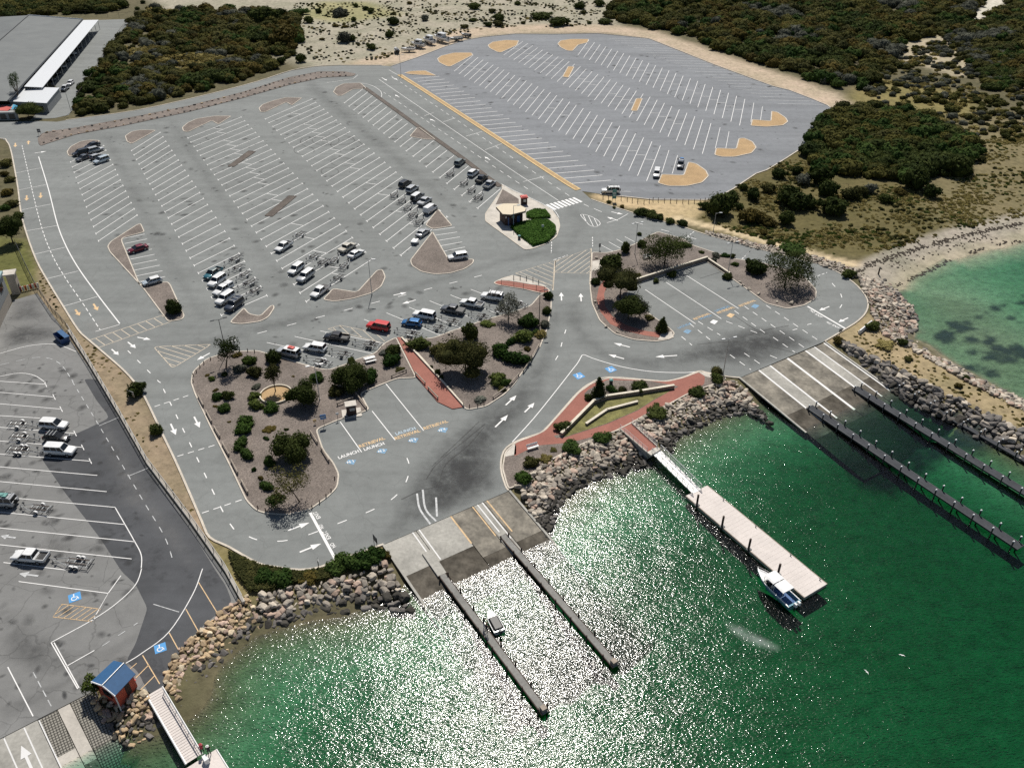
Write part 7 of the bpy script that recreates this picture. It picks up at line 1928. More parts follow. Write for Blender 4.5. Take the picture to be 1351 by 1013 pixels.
sc7 = fill([(385, 5), (800, 0), (800, 34), (640, 38), (600, 46), (500, 80), (420, 84), (395, 60)], 1.8, .25, .8, [3, 6, 5, 1], .34, .6, 7, AVOID)
sc7 += fill([(45, 340), (62, 372), (110, 442), (165, 498), (225, 605), (262, 690), (245, 672), (196, 606), (160, 542), (115, 470), (80, 420), (52, 380)], 1.0, .18, .4, [6, 6, 3], .3, .4, 8)
sc7 += fill([(1100, 455), (1140, 435), (1170, 445), (1280, 507), (1351, 545), (1351, 565), (1200, 492), (1150, 467)], .9, .2, .45, [6, 3, 6], .45, .4, 10)
gn_scatter('dune_grass', sc7, 'scattered dry tufts on the open sand, verge and breakwater')
# seagrass beds and beach wrack
stain('seagrass', (0.012, 0.026, 0.024), 1.0)
def weed(cx_, cy_, rx, ry, tile='B4', seed=0):
    c = T(tile, cx_, cy_, -2.7); e = T(tile, cx_ + rx * 1.15, cy_, -2.7) - c; f = T(tile, cx_, cy_ + ry * 1.15, -2.7) - c
    pts = []
    for i in range(40):
        a = 2 * math.pi * i / 40; v = Vector((math.cos(a), math.sin(a), 0)); k = 1 + .5 * noise.noise(v * 1.7 + Vector((0, 0, seed))) + .35 * noise.noise(v * 4.5 + Vector((0, 0, seed)))
        pts.append(c + e * (v.x * k) + f * (v.y * k))
    o = stain_patch('seagrass_bed', pts, 'seagrass', None, 1.0, 0, .5)
    for v in o.data.vertices: v.co.z = ground_z(v.co.x, v.co.y) + .08
    return tag(o, 'dark seagrass patch in the clear bay', 'seagrass', 'seagrass patches in the bay')
o = stain_patch('seagrass_bed', TT('C4', [(-60, 200), (60, 260), (200, 330), (350, 420), (430, 580), (560, 640), (690, 665), (780, 590), (900, 510), (1000, 440), (1130, 460), (1230, 400), (1400, 470), (1400, 380), (900, 200), (680, 60), (400, 0), (100, 100)], -4), 'seagrass', None, 3, 0, .8)
for v in o.data.vertices: v.co.z = ground_z(v.co.x, v.co.y) + .1
tag(o, 'large dark weed area under the water between the right-hand jetties', 'seagrass')
for k, w_ in enumerate([(940, 795, 68, 32), (1005, 740, 88, 30), (1065, 812, 46, 20), (1160, 815, 46, 26), (1190, 640, 40, 17), (1235, 630, 26, 11), (1105, 690, 30, 18), (1145, 665, 18, 9), (1280, 690, 32, 14), (1320, 715, 20, 10), (1065, 875, 36, 17), (1230, 885, 110, 40), (1330, 870, 60, 40), (1080, 955, 62, 25), (1170, 985, 46, 25), (1145, 770, 26, 10), (1340, 610, 40, 12), (1345, 575, 24, 10), (1085, 595, 14, 6), (1200, 573, 16, 6)]):
    weed(*w_, seed=k * 3.3)
def wrack(tile, pts, w, n, sd_):
    rg = random.Random(sd_); p = spline(TT(tile, pts), 8); b = MB()
    for x, y, r_ in along(p, .28):
        if noise.noise(Vector((x * .25, y * .25, sd_))) < -.25: continue
        for k in range(n):
            ox, oy = rg.gauss(0, w), rg.gauss(0, w); s = rg.uniform(.12, .42); a = rg.uniform(0, 3.14)
            z = ground_z(x + ox, y + oy); b.box((x + ox, y + oy, z + .04), (s * 1.6, s, .12), a)
    return b
wb_ = wrack('B4', [(450, 450), (560, 385), (700, 330), (820, 290), (1000, 240), (1150, 205), (1351, 165), (1500, 130)], .45, 2, 3)
w2_ = wrack('B4', [(600, 395), (750, 345), (900, 290), (1100, 240), (1351, 190)], 1.6, 1, 5)
w3_ = wrack('B4', [(690, 480), (850, 400), (1000, 330), (1200, 268), (1351, 240)], .3, 1, 8)
for q in (w2_, w3_): wb_.add(q.v, q.f)
surface('wrack', (0.055, 0.042, 0.03), var=0.3, scale=1.0)
stuff(wb_.build('seaweed_wrack', 'wrack'), 'dark seaweed wrack lines along the pale beach', 'seaweed')
# ================================================================ VEHICLES
def body_sec(x, w, z0, z1, round_=.1):
    return [(x, -w * .9, z0), (x, -w, z0 + .18), (x, -w, z1 - round_ * 1.6), (x, -w * .94, z1 - round_ * .4), (x, -w * .8, z1), (x, w * .8, z1), (x, w * .94, z1 - round_ * .4), (x, w, z1 - round_ * 1.6), (x, w, z0 + .18), (x, w * .9, z0)]
CARS = {
 # length, half width, lower body stations (x, w, z0, z1), cabin base x0 x1, cabin roof x0 x1, belt z, roof z
 'suv': (4.75, .93, [(-2.37, .78, .5, .95), (-2.28, .9, .36, 1.06), (-1.2, .93, .3, 1.08), (.9, .93, .3, 1.06), (1.25, .93, .3, 1.03), (2.05, .9, .32, .93), (2.3, .82, .38, .82), (2.38, .72, .46, .68)], (-2.25, 1.2), (-1.95, .4), 1.04, 1.74),
 'fourwd': (4.95, .95, [(-2.47, .86, .5, 1.1), (-2.4, .93, .4, 1.2), (-1.2, .95, .36, 1.22), (.9, .95, .36, 1.2), (1.25, .95, .36, 1.18), (2.2, .92, .38, 1.08), (2.42, .88, .42, .98), (2.48, .8, .5, .8)], (-2.36, 1.15), (-2.22, .55), 1.18, 1.92),
 'ute': (5.25, .93, [(-2.62, .86, .55, .72), (-2.55, .92, .45, .76), (-1.05, .93, .4, .78), (-1.0, .93, .36, 1.1), (.9, .93, .36, 1.1), (1.3, .93, .36, 1.08), (2.25, .9, .38, .98), (2.52, .82, .42, .86), (2.6, .74, .5, .72)], (-1.0, 1.3), (-.78, .52), 1.08, 1.76),
 'hatch': (4.3, .87, [(-2.15, .7, .46, .85), (-2.08, .82, .32, .96), (-1.1, .87, .26, .98), (.8, .87, .26, .95), (1.15, .87, .26, .92), (1.85, .84, .28, .8), (2.08, .76, .34, .7), (2.15, .66, .42, .58)], (-2.02, 1.15), (-1.5, .25), .94, 1.47),
 'sedan': (4.75, .9, [(-2.37, .74, .46, .9), (-2.28, .84, .32, .97), (-1.5, .9, .26, .99), (.8, .9, .26, .96), (1.2, .9, .26, .93), (2.05, .87, .28, .82), (2.3, .78, .34, .7), (2.37, .68, .42, .58)], (-1.75, 1.2), (-1.05, .25), .95, 1.45),
 'van': (4.9, .95, [(-2.45, .88, .45, 1.15), (-2.4, .94, .35, 1.22), (-1.2, .95, .32, 1.24), (1.2, .95, .32, 1.2), (1.7, .94, .32, 1.12), (2.2, .9, .34, .98), (2.4, .82, .4, .85), (2.46, .74, .48, .7)], (-2.4, 1.75), (-2.32, .75), 1.18, 1.98),
}
tm = MB(); tm.tube((0, -.12, 0), (0, .12, 0), .37, .37, 14); tyre_me = tm.mesh('wheel', 'rubber')
tm = MB(); tm.tube((0, -.13, 0), (0, .13, 0), .22, .22, 10); rim_me = tm.mesh('rim', 'metal_grey')
PROTO = {}
def proto(kind):
    if kind in PROTO: return PROTO[kind]
    ln, w, st, (b0, b1), (r0, r1), zb, zr = CARS[kind]
    d = {}
    b = MB(); b.loft([body_sec(*s) for s in st]); d['body'] = b.mesh('body', 'car_white', True)
    wb, wr = w * .9, w * .74
    base = [(b0, -wb, zb - .04), (b1, -wb, zb - .04), (b1, wb, zb - .04), (b0, wb, zb - .04)]; top = [(r0, -wr, zr - .08), (r1, -wr, zr - .08), (r1, wr, zr - .08), (r0, wr, zr - .08)]
    b = MB(); b.add(base + top, [(0, 1, 5, 4), (1, 2, 6, 5), (2, 3, 7, 6), (3, 0, 4, 7), (4, 5, 6, 7)]); d['windows'] = b.mesh('windows', 'glass')
    b = MB()
    e = .05
    rs_ = [[(x, -y * .9, zr - .09), (x, -y, zr - .03), (x, -y * .8, zr), (x, y * .8, zr), (x, y, zr - .03), (x, y * .9, zr - .09)] for x, y in ((r0 - .1, wr * .96), (r0 + .25, wr + e), (r1 - .3, wr + e), (r1 + .06, wr * .94))]
    b.loft(rs_)
    for s in (-1, 1):                                  # pillars
        for f0, f1 in ((0, 0), (1, 1)):
            x0, x1 = (b0, r0) if f0 == 0 else (b1, r1)
            b.tube((x0, s * wb, zb - .03), (x1, s * wr, zr - .06), .055, .05, 5)
        for k in ((.36, .68) if kind in ('suv', 'fourwd', 'van', 'hatch') else (.45,)):
            b.tube((b0 + (b1 - b0) * k, s * (wb + .005), zb - .03), (r0 + (r1 - r0) * k * 1.05, s * (wr + .005), zr - .06), .05, .04, 5)
    if kind == 'van':
        for s in (-1, 1):
            b.add([(b0, s * (wb + .03), zb - .06), (.2, s * (wb + .03), zb - .06), (.2, s * (wr + .03), zr - .05), (b0 + .05, s * (wr + .03), zr - .05)], [(0, 1, 2, 3)])
        b.add([(b0 - .03, -wb, zb - .06), (b0 - .03, wb, zb - .06), (r0 - .03, wr, zr - .06), (r0 - .03, -wr, zr - .06)], [(0, 1, 2, 3)])
    d['roof'] = b.mesh('roof', 'car_white')
    b = MB(); b.box((ln / 2 - .06, 0, .5), (.16, w * 1.6, .2)); d['front_bumper'] = b.mesh('front_bumper', 'metal_dark')
    b = MB(); b.box((-ln / 2 + .04, 0, .52), (.14, w * 1.6, .18)); d['rear_bumper'] = b.mesh('rear_bumper', 'metal_dark')
    b = MB(); b.box((0, 0, 0), (.12, .34, .16)); d['headlight'] = b.mesh('headlight', 'head_lamp'); b = MB(); b.box((0, 0, 0), (.08, .16, .26)); d['tail_light'] = b.mesh('tail_light', 'tail_lamp')
    b = MB(); b.box((0, 0, 0), (.14, .2, .14)); d['mirror'] = b.mesh('mirror', 'black')
    if kind == 'ute':
        b = MB()
        for s in (-1, 1): b.box((-1.82, s * .885, .93), (1.58, .07, .38))
        b.box((-2.57, 0, .92), (.07, 1.7, .38)); d['tray'] = b.mesh('tray', 'car_white')
        b = MB(); b.box((-1.8, 0, .8), (1.48, 1.68, .05)); d['tray_liner'] = b.mesh('tray_liner', 'black')
    PROTO[kind] = d
    return d
def car(tile, front, rear, kind, paint_, label, roof=None, group=None, extras=(), scale=1.0):
    f, r_ = T(tile, *front, .7), T(tile, *rear, .7); e = f - r_; m_ = (f + r_) / 2
    d = proto(kind); ln, w, st, (b0, b1), (r0, r1), zb, zr = CARS[kind]
    t = thing({'suv': 'parked_car', 'fourwd': 'parked_four_wheel_drive', 'ute': 'parked_pickup', 'hatch': 'parked_car', 'sedan': 'parked_car', 'van': 'parked_van'}[kind], label, {'ute': 'pickup', 'van': 'van'}.get(kind, 'car'), (m_.x, m_.y, .012), math.atan2(e.y, e.x), group)
    if scale != 1.0: t.scale = (scale,) * 3
    def part(nm, mat=None, loc=None):
        o = link(nm, d[nm], t, loc)
        if mat:
            o.material_slots[0].link = 'OBJECT'; o.material_slots[0].material = M[mat]
        return o
    part('body', paint_); part('windows'); part('roof', roof or paint_); part('front_bumper'); part('rear_bumper')
    for s in (-1, 1):
        part('headlight', None, (ln / 2 - .1, s * w * .68, .72 if kind in ('hatch', 'sedan') else .8)); part('tail_light', None, (-ln / 2 + .07, s * w * .78, .85)); part('mirror', None, (b1 - .25, s * (w + .06), zb + .08))
        for x in (ln * .31, -ln * .29):
            wh = link('wheel', tyre_me, t, (x, s * (w - .1), .37)); link('rim', rim_me, wh)
    if kind == 'ute' and 'canopy' not in extras:
        part('tray', paint_); part('tray_liner')
    if 'canopy' in extras:
        b = MB(); b.loft([[(x, -.86, .75), (x, -.84, 1.2), (x, -.7, zr - .04), (x, .7, zr - .04), (x, .84, 1.2), (x, .86, .75)] for x in (-2.55, -1.05)]); b.build('canopy', roof or paint_, t)
        for s in (-1, 1):
            b = MB(); b.add([(-2.4, s * .855, 1.2), (-1.25, s * .855, 1.2), (-1.25, s * .765, 1.5), (-2.4, s * .765, 1.5)], [(0, 1, 2, 3)]); b.build('canopy_window', 'glass', t)
    if 'cover' in extras:
        b = MB(); b.box((-1.8, 0, 1.1), (1.55, 1.78, .06)); b.build('tray_cover', paint_ if 'dark' not in extras else 'black', t)
    if 'rack' in extras:
        for x in (r0 + .3, (r0 + r1) / 2, r1 - .25):
            b = MB(); b.box((x, 0, zr + .08), (.09, w * 1.5, .05)); b.build('rack_bar', 'galvanised' if paint_ != 'car_white' else 'metal_dark', t)
        for s in (-1, 1):
            b = MB(); b.box(((r0 + r1) / 2, s * w * .68, zr + .05), (abs(r1 - r0) * .85, .05, .05)); b.build('rack_rail', 'metal_dark', t)
    for ex in extras:
        if ex.startswith('load_'):
            b = MB(); b.box((0, 0, 0), (1.3, .8, .14)); b.tube((.2, 0, .1), (.2, 0, .18), .35, .3, 10)
            b.build('roof_load', ex[5:], t, loc=((r0 + r1) / 2, 0, zr + .16))
        if ex.startswith('bulk_'):
            b = MB(); b.box((-1.7, 0, 1.25), (1.4, 1.5, .7), taper=.85); b.build('tray_load', 'metal_grey', t)
            b = MB(); b.box((-2.25, .1, 1.7), (.7, 1.2, .35), taper=.8); b.build('tray_load', ex[5:], t)
    if kind == 'fourwd':
        b = MB(); b.tube((-2.5, .15, 1.0), (-2.7, .15, 1.0), .36, .36, 14); b.build('spare_wheel', 'rubber', t)
    return t
# boat trailers: three builds
TRAIL = {}
def trailer_proto(kind):
    if kind in TRAIL: return TRAIL[kind]
    L_, W = {'single': (5.4, 1.75), 'tandem': (6.4, 1.9), 'box': (3.2, 1.5)}[kind]
    d = {}; b = MB()
    ax = -L_ * .66
    for s in (-1, 1):
        b.tube((-.1, 0, .48), (-L_ * .3, s * .45, .5), .05, .05, 5); b.tube((-L_ * .3, s * .45, .5), (-L_ * .45, s * W * .42, .5), .05, .05, 5); b.tube((-L_ * .45, s * W * .42, .5), (-L_, s * W * .42, .5), .05, .05, 5)
    d['frame'] = b.mesh('frame', 'galvanised')
    b = MB(); b.box((0, 0, 0), (.08, W * .84, .08)); b.tube((0, -.28, .1), (0, .28, .1), .07, .07, 7); d['cross_member'] = b.mesh('cross_member', 'galvanised')
    b = MB()
    for s in (-1, 1): b.box((-L_ * .68, s * .42, .66), (L_ * .5, .1, .08))
    d['skid'] = b.mesh('skid', 'timber_dark')
    b = MB(); b.tube((-1.15, 0, .5), (-1.0, 0, 1.15), .05, .05, 6); b.box((-1.05, 0, 1.15), (.3, .22, .2)); d['winch_post'] = b.mesh('winch_post', 'metal_dark')
    b = MB(); b.tube((-.5, .2, .75), (-.5, .2, .15), .035, .035, 6); b.tube((-.5, .14, .13), (-.5, .26, .13), .12, .12, 8); d['jockey_wheel'] = b.mesh('jockey_wheel', 'metal_dark')
    b = MB(); n = 7
    for i in range(n):
        a0, a1 = math.pi * i / n, math.pi * (i + 1) / n
        v = [(.42 * math.cos(a), y, .42 * math.sin(a)) for a in (a0, a1) for y in (-.13, .13)]
        b.add(v, [(0, 1, 3, 2)])
    d['mudguard'] = b.mesh('mudguard', 'white')
    b = MB(); b.box((-L_ + .02, 0, .5), (.07, W, .14)); d['tail_board'] = b.mesh('tail_board', 'metal_dark')
    TRAIL[kind] = (d, L_, W, ax)
    return TRAIL[kind]
wm = MB(); wm.tube((0, -.1, 0), (0, .1, 0), .3, .3, 12); twheel = wm.mesh('wheel', 'rubber')
wm = MB(); wm.tube((0, -.105, 0), (0, .105, 0), .17, .17, 9); trim = wm.mesh('rim', 'galvanised')
def trailer(tile, hitch, end, kind, label, guard='white', group='empty boat trailers in the car parks', loc=None, rz=None):
    d, L_, W, ax = trailer_proto(kind)
    if loc is None:
        a, c = T(tile, *hitch, .5), T(tile, *end, .5); e = a - c; loc = (a.x, a.y, .012); rz = math.atan2(e.y, e.x)
    t = thing('boat_trailer', label, 'trailer', loc, rz, group)
    for k in ('frame', 'skid', 'winch_post', 'jockey_wheel', 'tail_board'): link(k, d[k], t)
    for k in range(4): link('cross_member', d['cross_member'], t, (-L_ * (.45 + .165 * k), 0, .5))
    for s in (-1, 1):
        for x in ((ax,) if kind != 'tandem' else (ax - .36, ax + .36)):
            w = link('wheel', twheel, t, (x, s * (W * .5 + .06), .3)); link('rim', trim, w)
            g = link('mudguard', d['mudguard'], t, (x, s * (W * .5 + .06), .3)); g.material_slots[0].link = 'OBJECT'; g.material_slots[0].material = M[guard]
    if kind == 'box':
        b = MB(); b.box((-2.1, 0, .72), (2.0, 1.4, .4)); b.build('box_body', 'white', t)
    return t
# far left cluster
g = 'cars clustered at the end of the leftmost row'
car('c1', (650, 270), (960, 170), 'sedan', 'car_black', 'black car at the back of the far left cluster, against the kerbed island', group=g)
car('c1', (1075, 290), (700, 390), 'suv', 'car_silver', 'silver wagon between two dark cars in the far left cluster', group=g)
car('c1', (330, 460), (680, 370), 'suv', 'car_black', 'black wagon touching the kerbed island at the left of the far left cluster', group=g)
car('c1', (390, 610), (740, 470), 'sedan', 'car_grey', 'dark grey sedan at the front left of the far left cluster', group=g)
car('c1', (1060, 460), (770, 560), 'hatch', 'car_grey', 'dark hatchback with pale roof in the far left cluster', 'car_silver', group=g)
car('c1', (870, 660), (1195, 550), 'suv', 'car_paleblue', 'pale silver wagon at the front right of the far left cluster', group=g)
car('B1', (668, 325), (776, 292), 'sedan', 'car_maroon', 'maroon car in the short bays of the left corner island')
car('B1', (750, 492), (842, 466), 'hatch', 'car_paleblue', 'pale silver hatchback in the lowest short bay of the left corner island', 'car_white')
# lower end of second row
car('q4', (200, 385), (425, 235), 'ute', 'car_teal', 'teal pickup at the top of the lower-left trailer rank', 'car_green'); trailer('q4', (430, 220), (650, 90), 'tandem', 'boat trailer behind the teal pickup', 'galvanised')
car('q4', (265, 485), (470, 345), 'fourwd', 'car_white', 'white four-wheel drive second in the lower-left trailer rank'); trailer('q4', (485, 320), (690, 205), 'single', 'boat trailer of the second vehicle in the lower-left trailer rank')
car('q4', (330, 595), (565, 455), 'ute', 'car_white', 'white pickup with canopy third in the lower-left trailer rank', extras=('canopy',)); trailer('q4', (590, 420), (790, 290), 'single', 'boat trailer of the white canopy pickup')
car('q4', (360, 725), (590, 575), 'fourwd', 'car_white', 'white wagon fourth in the lower-left trailer rank'); trailer('q4', (605, 545), (840, 410), 'tandem', 'boat trailer of the fourth vehicle in the lower-left trailer rank', 'galvanised')
car('q4', (490, 810), (705, 655), 'fourwd', 'car_navy', 'dark grey four-wheel drive with roof bars beside the curved island', extras=('rack',)); trailer('q4', (725, 640), (890, 530), 'single', 'small boat trailer of the dark grey four-wheel drive', 'metal_dark')
# third row
car('q3', (130, 258), (278, 165), 'ute', 'car_white', 'white pickup alone at the left of the third row'); trailer('q3', (285, 145), (405, 65), 'single', 'boat trailer of the lone white pickup in the third row')
car('q3', (265, 520), (420, 405), 'suv', 'car_white', 'white wagon with sunroof in the third row', extras=()); trailer('q3', (430, 395), (580, 295), 'single', 'boat trailer of the white sunroof wagon')
car('q3', (375, 600), (518, 495), 'fourwd', 'car_silver', 'silver four-wheel drive with white roof in the third row', 'car_white'); trailer('q3', (525, 480), (670, 375), 'tandem', 'boat trailer of the silver four-wheel drive with white roof', 'metal_dark')
car('q3', (520, 775), (690, 650), 'ute', 'car_white', 'white pickup at the bottom of the third row beside the curved island', extras=('dark', 'cover')); trailer('q3', (700, 640), (840, 540), 'single', 'boat trailer of the white pickup by the curved island', 'metal_dark')
car('q3', (985, 180), (840, 268), 'ute', 'car_beige', 'beige pickup with covered tray on the right side of the third row', extras=('cover',)); trailer('q3', (830, 290), (740, 395), 'single', 'boat trailer of the beige pickup', 'metal_dark')
car('q3', (1078, 250), (940, 330), 'sedan', 'car_white', 'white sedan on the right side of the third row'); trailer('q3', (945, 350), (850, 455), 'single', 'boat trailer of the white sedan', 'metal_dark')
# fourth row, right side
car('q1', (312, 358), (205, 425), 'suv', 'car_black', 'black wagon at the top of the five-vehicle rank'); trailer('q1', (195, 455), (105, 555), 'single', 'boat trailer of the black wagon in the five-vehicle rank', 'metal_dark')
car('q1', (382, 408), (278, 480), 'suv', 'car_silver', 'silver wagon second in the five-vehicle rank'); trailer('q1', (270, 510), (205, 590), 'single', 'boat trailer of the silver wagon in the five-vehicle rank', 'metal_dark')
car('q1', (432, 488), (330, 560), 'fourwd', 'car_grey', 'dark wagon with white roof third in the five-vehicle rank', 'car_white'); trailer('q1', (335, 580), (240, 670), 'single', 'boat trailer of the dark wagon with white roof', 'galvanised')
car('q1', (508, 528), (398, 605), 'ute', 'car_silver', 'silver pickup fourth in the five-vehicle rank', extras=('cover',)); trailer('q1', (395, 640), (305, 740), 'tandem', 'boat trailer of the silver pickup in the five-vehicle rank', 'metal_dark')
car('q1', (570, 605), (450, 685), 'van', 'car_white', 'white van at the bottom of the five-vehicle rank'); trailer('q1', (455, 715), (370, 800), 'single', 'boat trailer of the white van', 'metal_dark')
# fifth row
car('q1', (845, 148), (755, 215), 'suv', 'car_green', 'grey-green wagon at the top of the row beside the median'); trailer('q1', (755, 255), (660, 335), 'single', 'boat trailer of the grey-green wagon', 'metal_dark')
car('q1', (985, 248), (882, 325), 'suv', 'car_white', 'white wagon second in the row beside the median'); trailer('q1', (890, 340), (815, 410), 'single', 'boat trailer of the white wagon beside the median', 'metal_dark')
car('q1', (1068, 305), (965, 385), 'ute', 'car_black', 'black pickup third in the row beside the median'); trailer('q1', (965, 410), (880, 490), 'single', 'boat trailer of the black pickup', 'metal_dark')
car('q1', (1148, 362), (1042, 440), 'ute', 'car_silver', 'silver pickup with dark tray at the end of the row beside the median'); trailer('q1', (1040, 470), (950, 560), 'tandem', 'boat trailer of the silver pickup with dark tray', 'metal_dark')
car('q2', (515, 235), (335, 365), 'sedan', 'car_silver', 'silver car at the tip of the triangular island'); trailer('q2', (345, 385), (265, 500), 'box', 'small white box trailer behind the silver car at the triangular island')
car('q2', (805, 675), (1085, 635), 'suv', 'car_white', 'white wagon in the short bays of the triangular island')
# launching rank
car('q5', (108, 310), (352, 365), 'fourwd', 'car_silver', 'silver four-wheel drive with red load on its roof', 'car_white', extras=('load_awning_red',)); trailer('q5', (365, 385), (690, 465), 'tandem', 'boat trailer of the silver four-wheel drive with red roof load')
car('q5', (385, 270), (600, 305), 'suv', 'car_white', 'white wagon second from the left in the launching rank'); trailer('q5', (615, 320), (860, 370), 'single', 'boat trailer of the second wagon in the launching rank', 'metal_dark')
car('q5', (578, 170), (832, 200), 'ute', 'car_black', 'black pickup with silver tray beside the hatched bay', extras=()); trailer('q5', (845, 230), (1110, 270), 'tandem', 'boat trailer of the black pickup beside the hatched bay', 'black')
car('q6', (88, 388), (308, 430), 'fourwd', 'car_red', 'bright red four-wheel drive in the launching rank'); trailer('q6', (325, 440), (640, 500), 'tandem', 'boat trailer of the bright red four-wheel drive', 'galvanised')
car('q6', (398, 362), (592, 385), 'hatch', 'car_blue', 'bright blue hatchback in the launching rank'); trailer('q6', (600, 385), (820, 440), 'single', 'boat trailer of the bright blue hatchback', 'metal_dark')
car('q6', (508, 290), (705, 330), 'fourwd', 'car_white', 'white four-wheel drive behind the bright blue hatchback'); trailer('q6', (720, 330), (985, 395), 'single', 'boat trailer of the four-wheel drive behind the blue hatchback', 'metal_dark')
car('q6', (752, 238), (968, 280), 'ute', 'car_grey', 'dark grey pickup in the launching rank', extras=('cover', 'dark')); trailer('q6', (985, 290), (1220, 340), 'single', 'boat trailer of the dark grey pickup', 'metal_dark')
car('q6', (922, 180), (1138, 225), 'ute', 'car_white', 'white pickup second from the right in the launching rank'); trailer('q6', (1150, 230), (1340, 285), 'single', 'boat trailer of the white pickup in the launching rank')
car('q6', (1112, 128), (1312, 158), 'fourwd', 'car_white', 'white four-wheel drive with roof rack at the right end of the launching rank', extras=('rack',)); trailer('i4', (710, 140), (870, 190), 'single', 'boat trailer under the thin grey tree', 'white')
# upper car park
car('u1', (675, 375), (700, 245), 'ute', 'car_white', 'white pickup with high canopy beside the sandy island', extras=('canopy',))
car('u1', (925, 280), (950, 150), 'ute', 'car_grey', 'grey pickup loaded with gear and a blue tarp', extras=('bulk_sign_blue',))
car('u1', (98, 490), (308, 490), 'fourwd', 'car_white', 'white wagon standing by the zebra crossing end of the upper car park', extras=('rack',))
# lower left car park
car('l1', (905, 315), (535, 290), 'suv', 'car_white', 'white wagon at the top of the lower left rank'); trailer('l1', (525, 305), (60, 285), 'single', 'white boat trailer at the top of the lower left rank')
car('l1', (942, 480), (560, 455), 'hatch', 'car_black', 'black hatchback with roof bars between two white wagons', extras=('rack',)); trailer('l1', (550, 480), (200, 455), 'single', 'boat trailer of the black hatchback with roof bars')
car('l1', (1020, 660), (600, 635), 'fourwd', 'car_white', 'white wagon third in the lower left rank'); trailer('l1', (595, 655), (120, 625), 'tandem', 'boat trailer of the third wagon in the lower left rank')
car('l2', (-150, 215), (165, 235), 'fourwd', 'car_silver', 'silver wagon with green roof load cut by the left frame edge', extras=('rack', 'load_sign_green')); trailer('l2', (175, 262), (520, 310), 'single', 'boat trailer of the silver wagon at the left frame edge')
car('l2', (112, 735), (465, 765), 'ute', 'car_white', 'white pickup with black tray in the lower left car park'); trailer('l2', (475, 775), (940, 830), 'tandem', 'boat trailer of the white pickup with black tray')
# shed yard and lean-to
car('px', (80, 121.5), (91, 112), 'ute', 'car_navy', 'dark pickup parked at the shed office corner', 'car_white')
car('px', (88, 113), (97, 106), 'hatch', 'car_white', 'white car behind the dark pickup at the shed office')
for k in range(6):
    x, y = 100 - 7.2 * k, 64 + 8.6 * k
    car('px', (x + 8, y - 1), (x - 4, y - 4), 'suv', ('car_grey', 'car_white', 'car_navy', 'car_silver', 'car_black', 'car_grey')[k], 'vehicle half hidden under the long lean-to', group='vehicles under the lean-to')

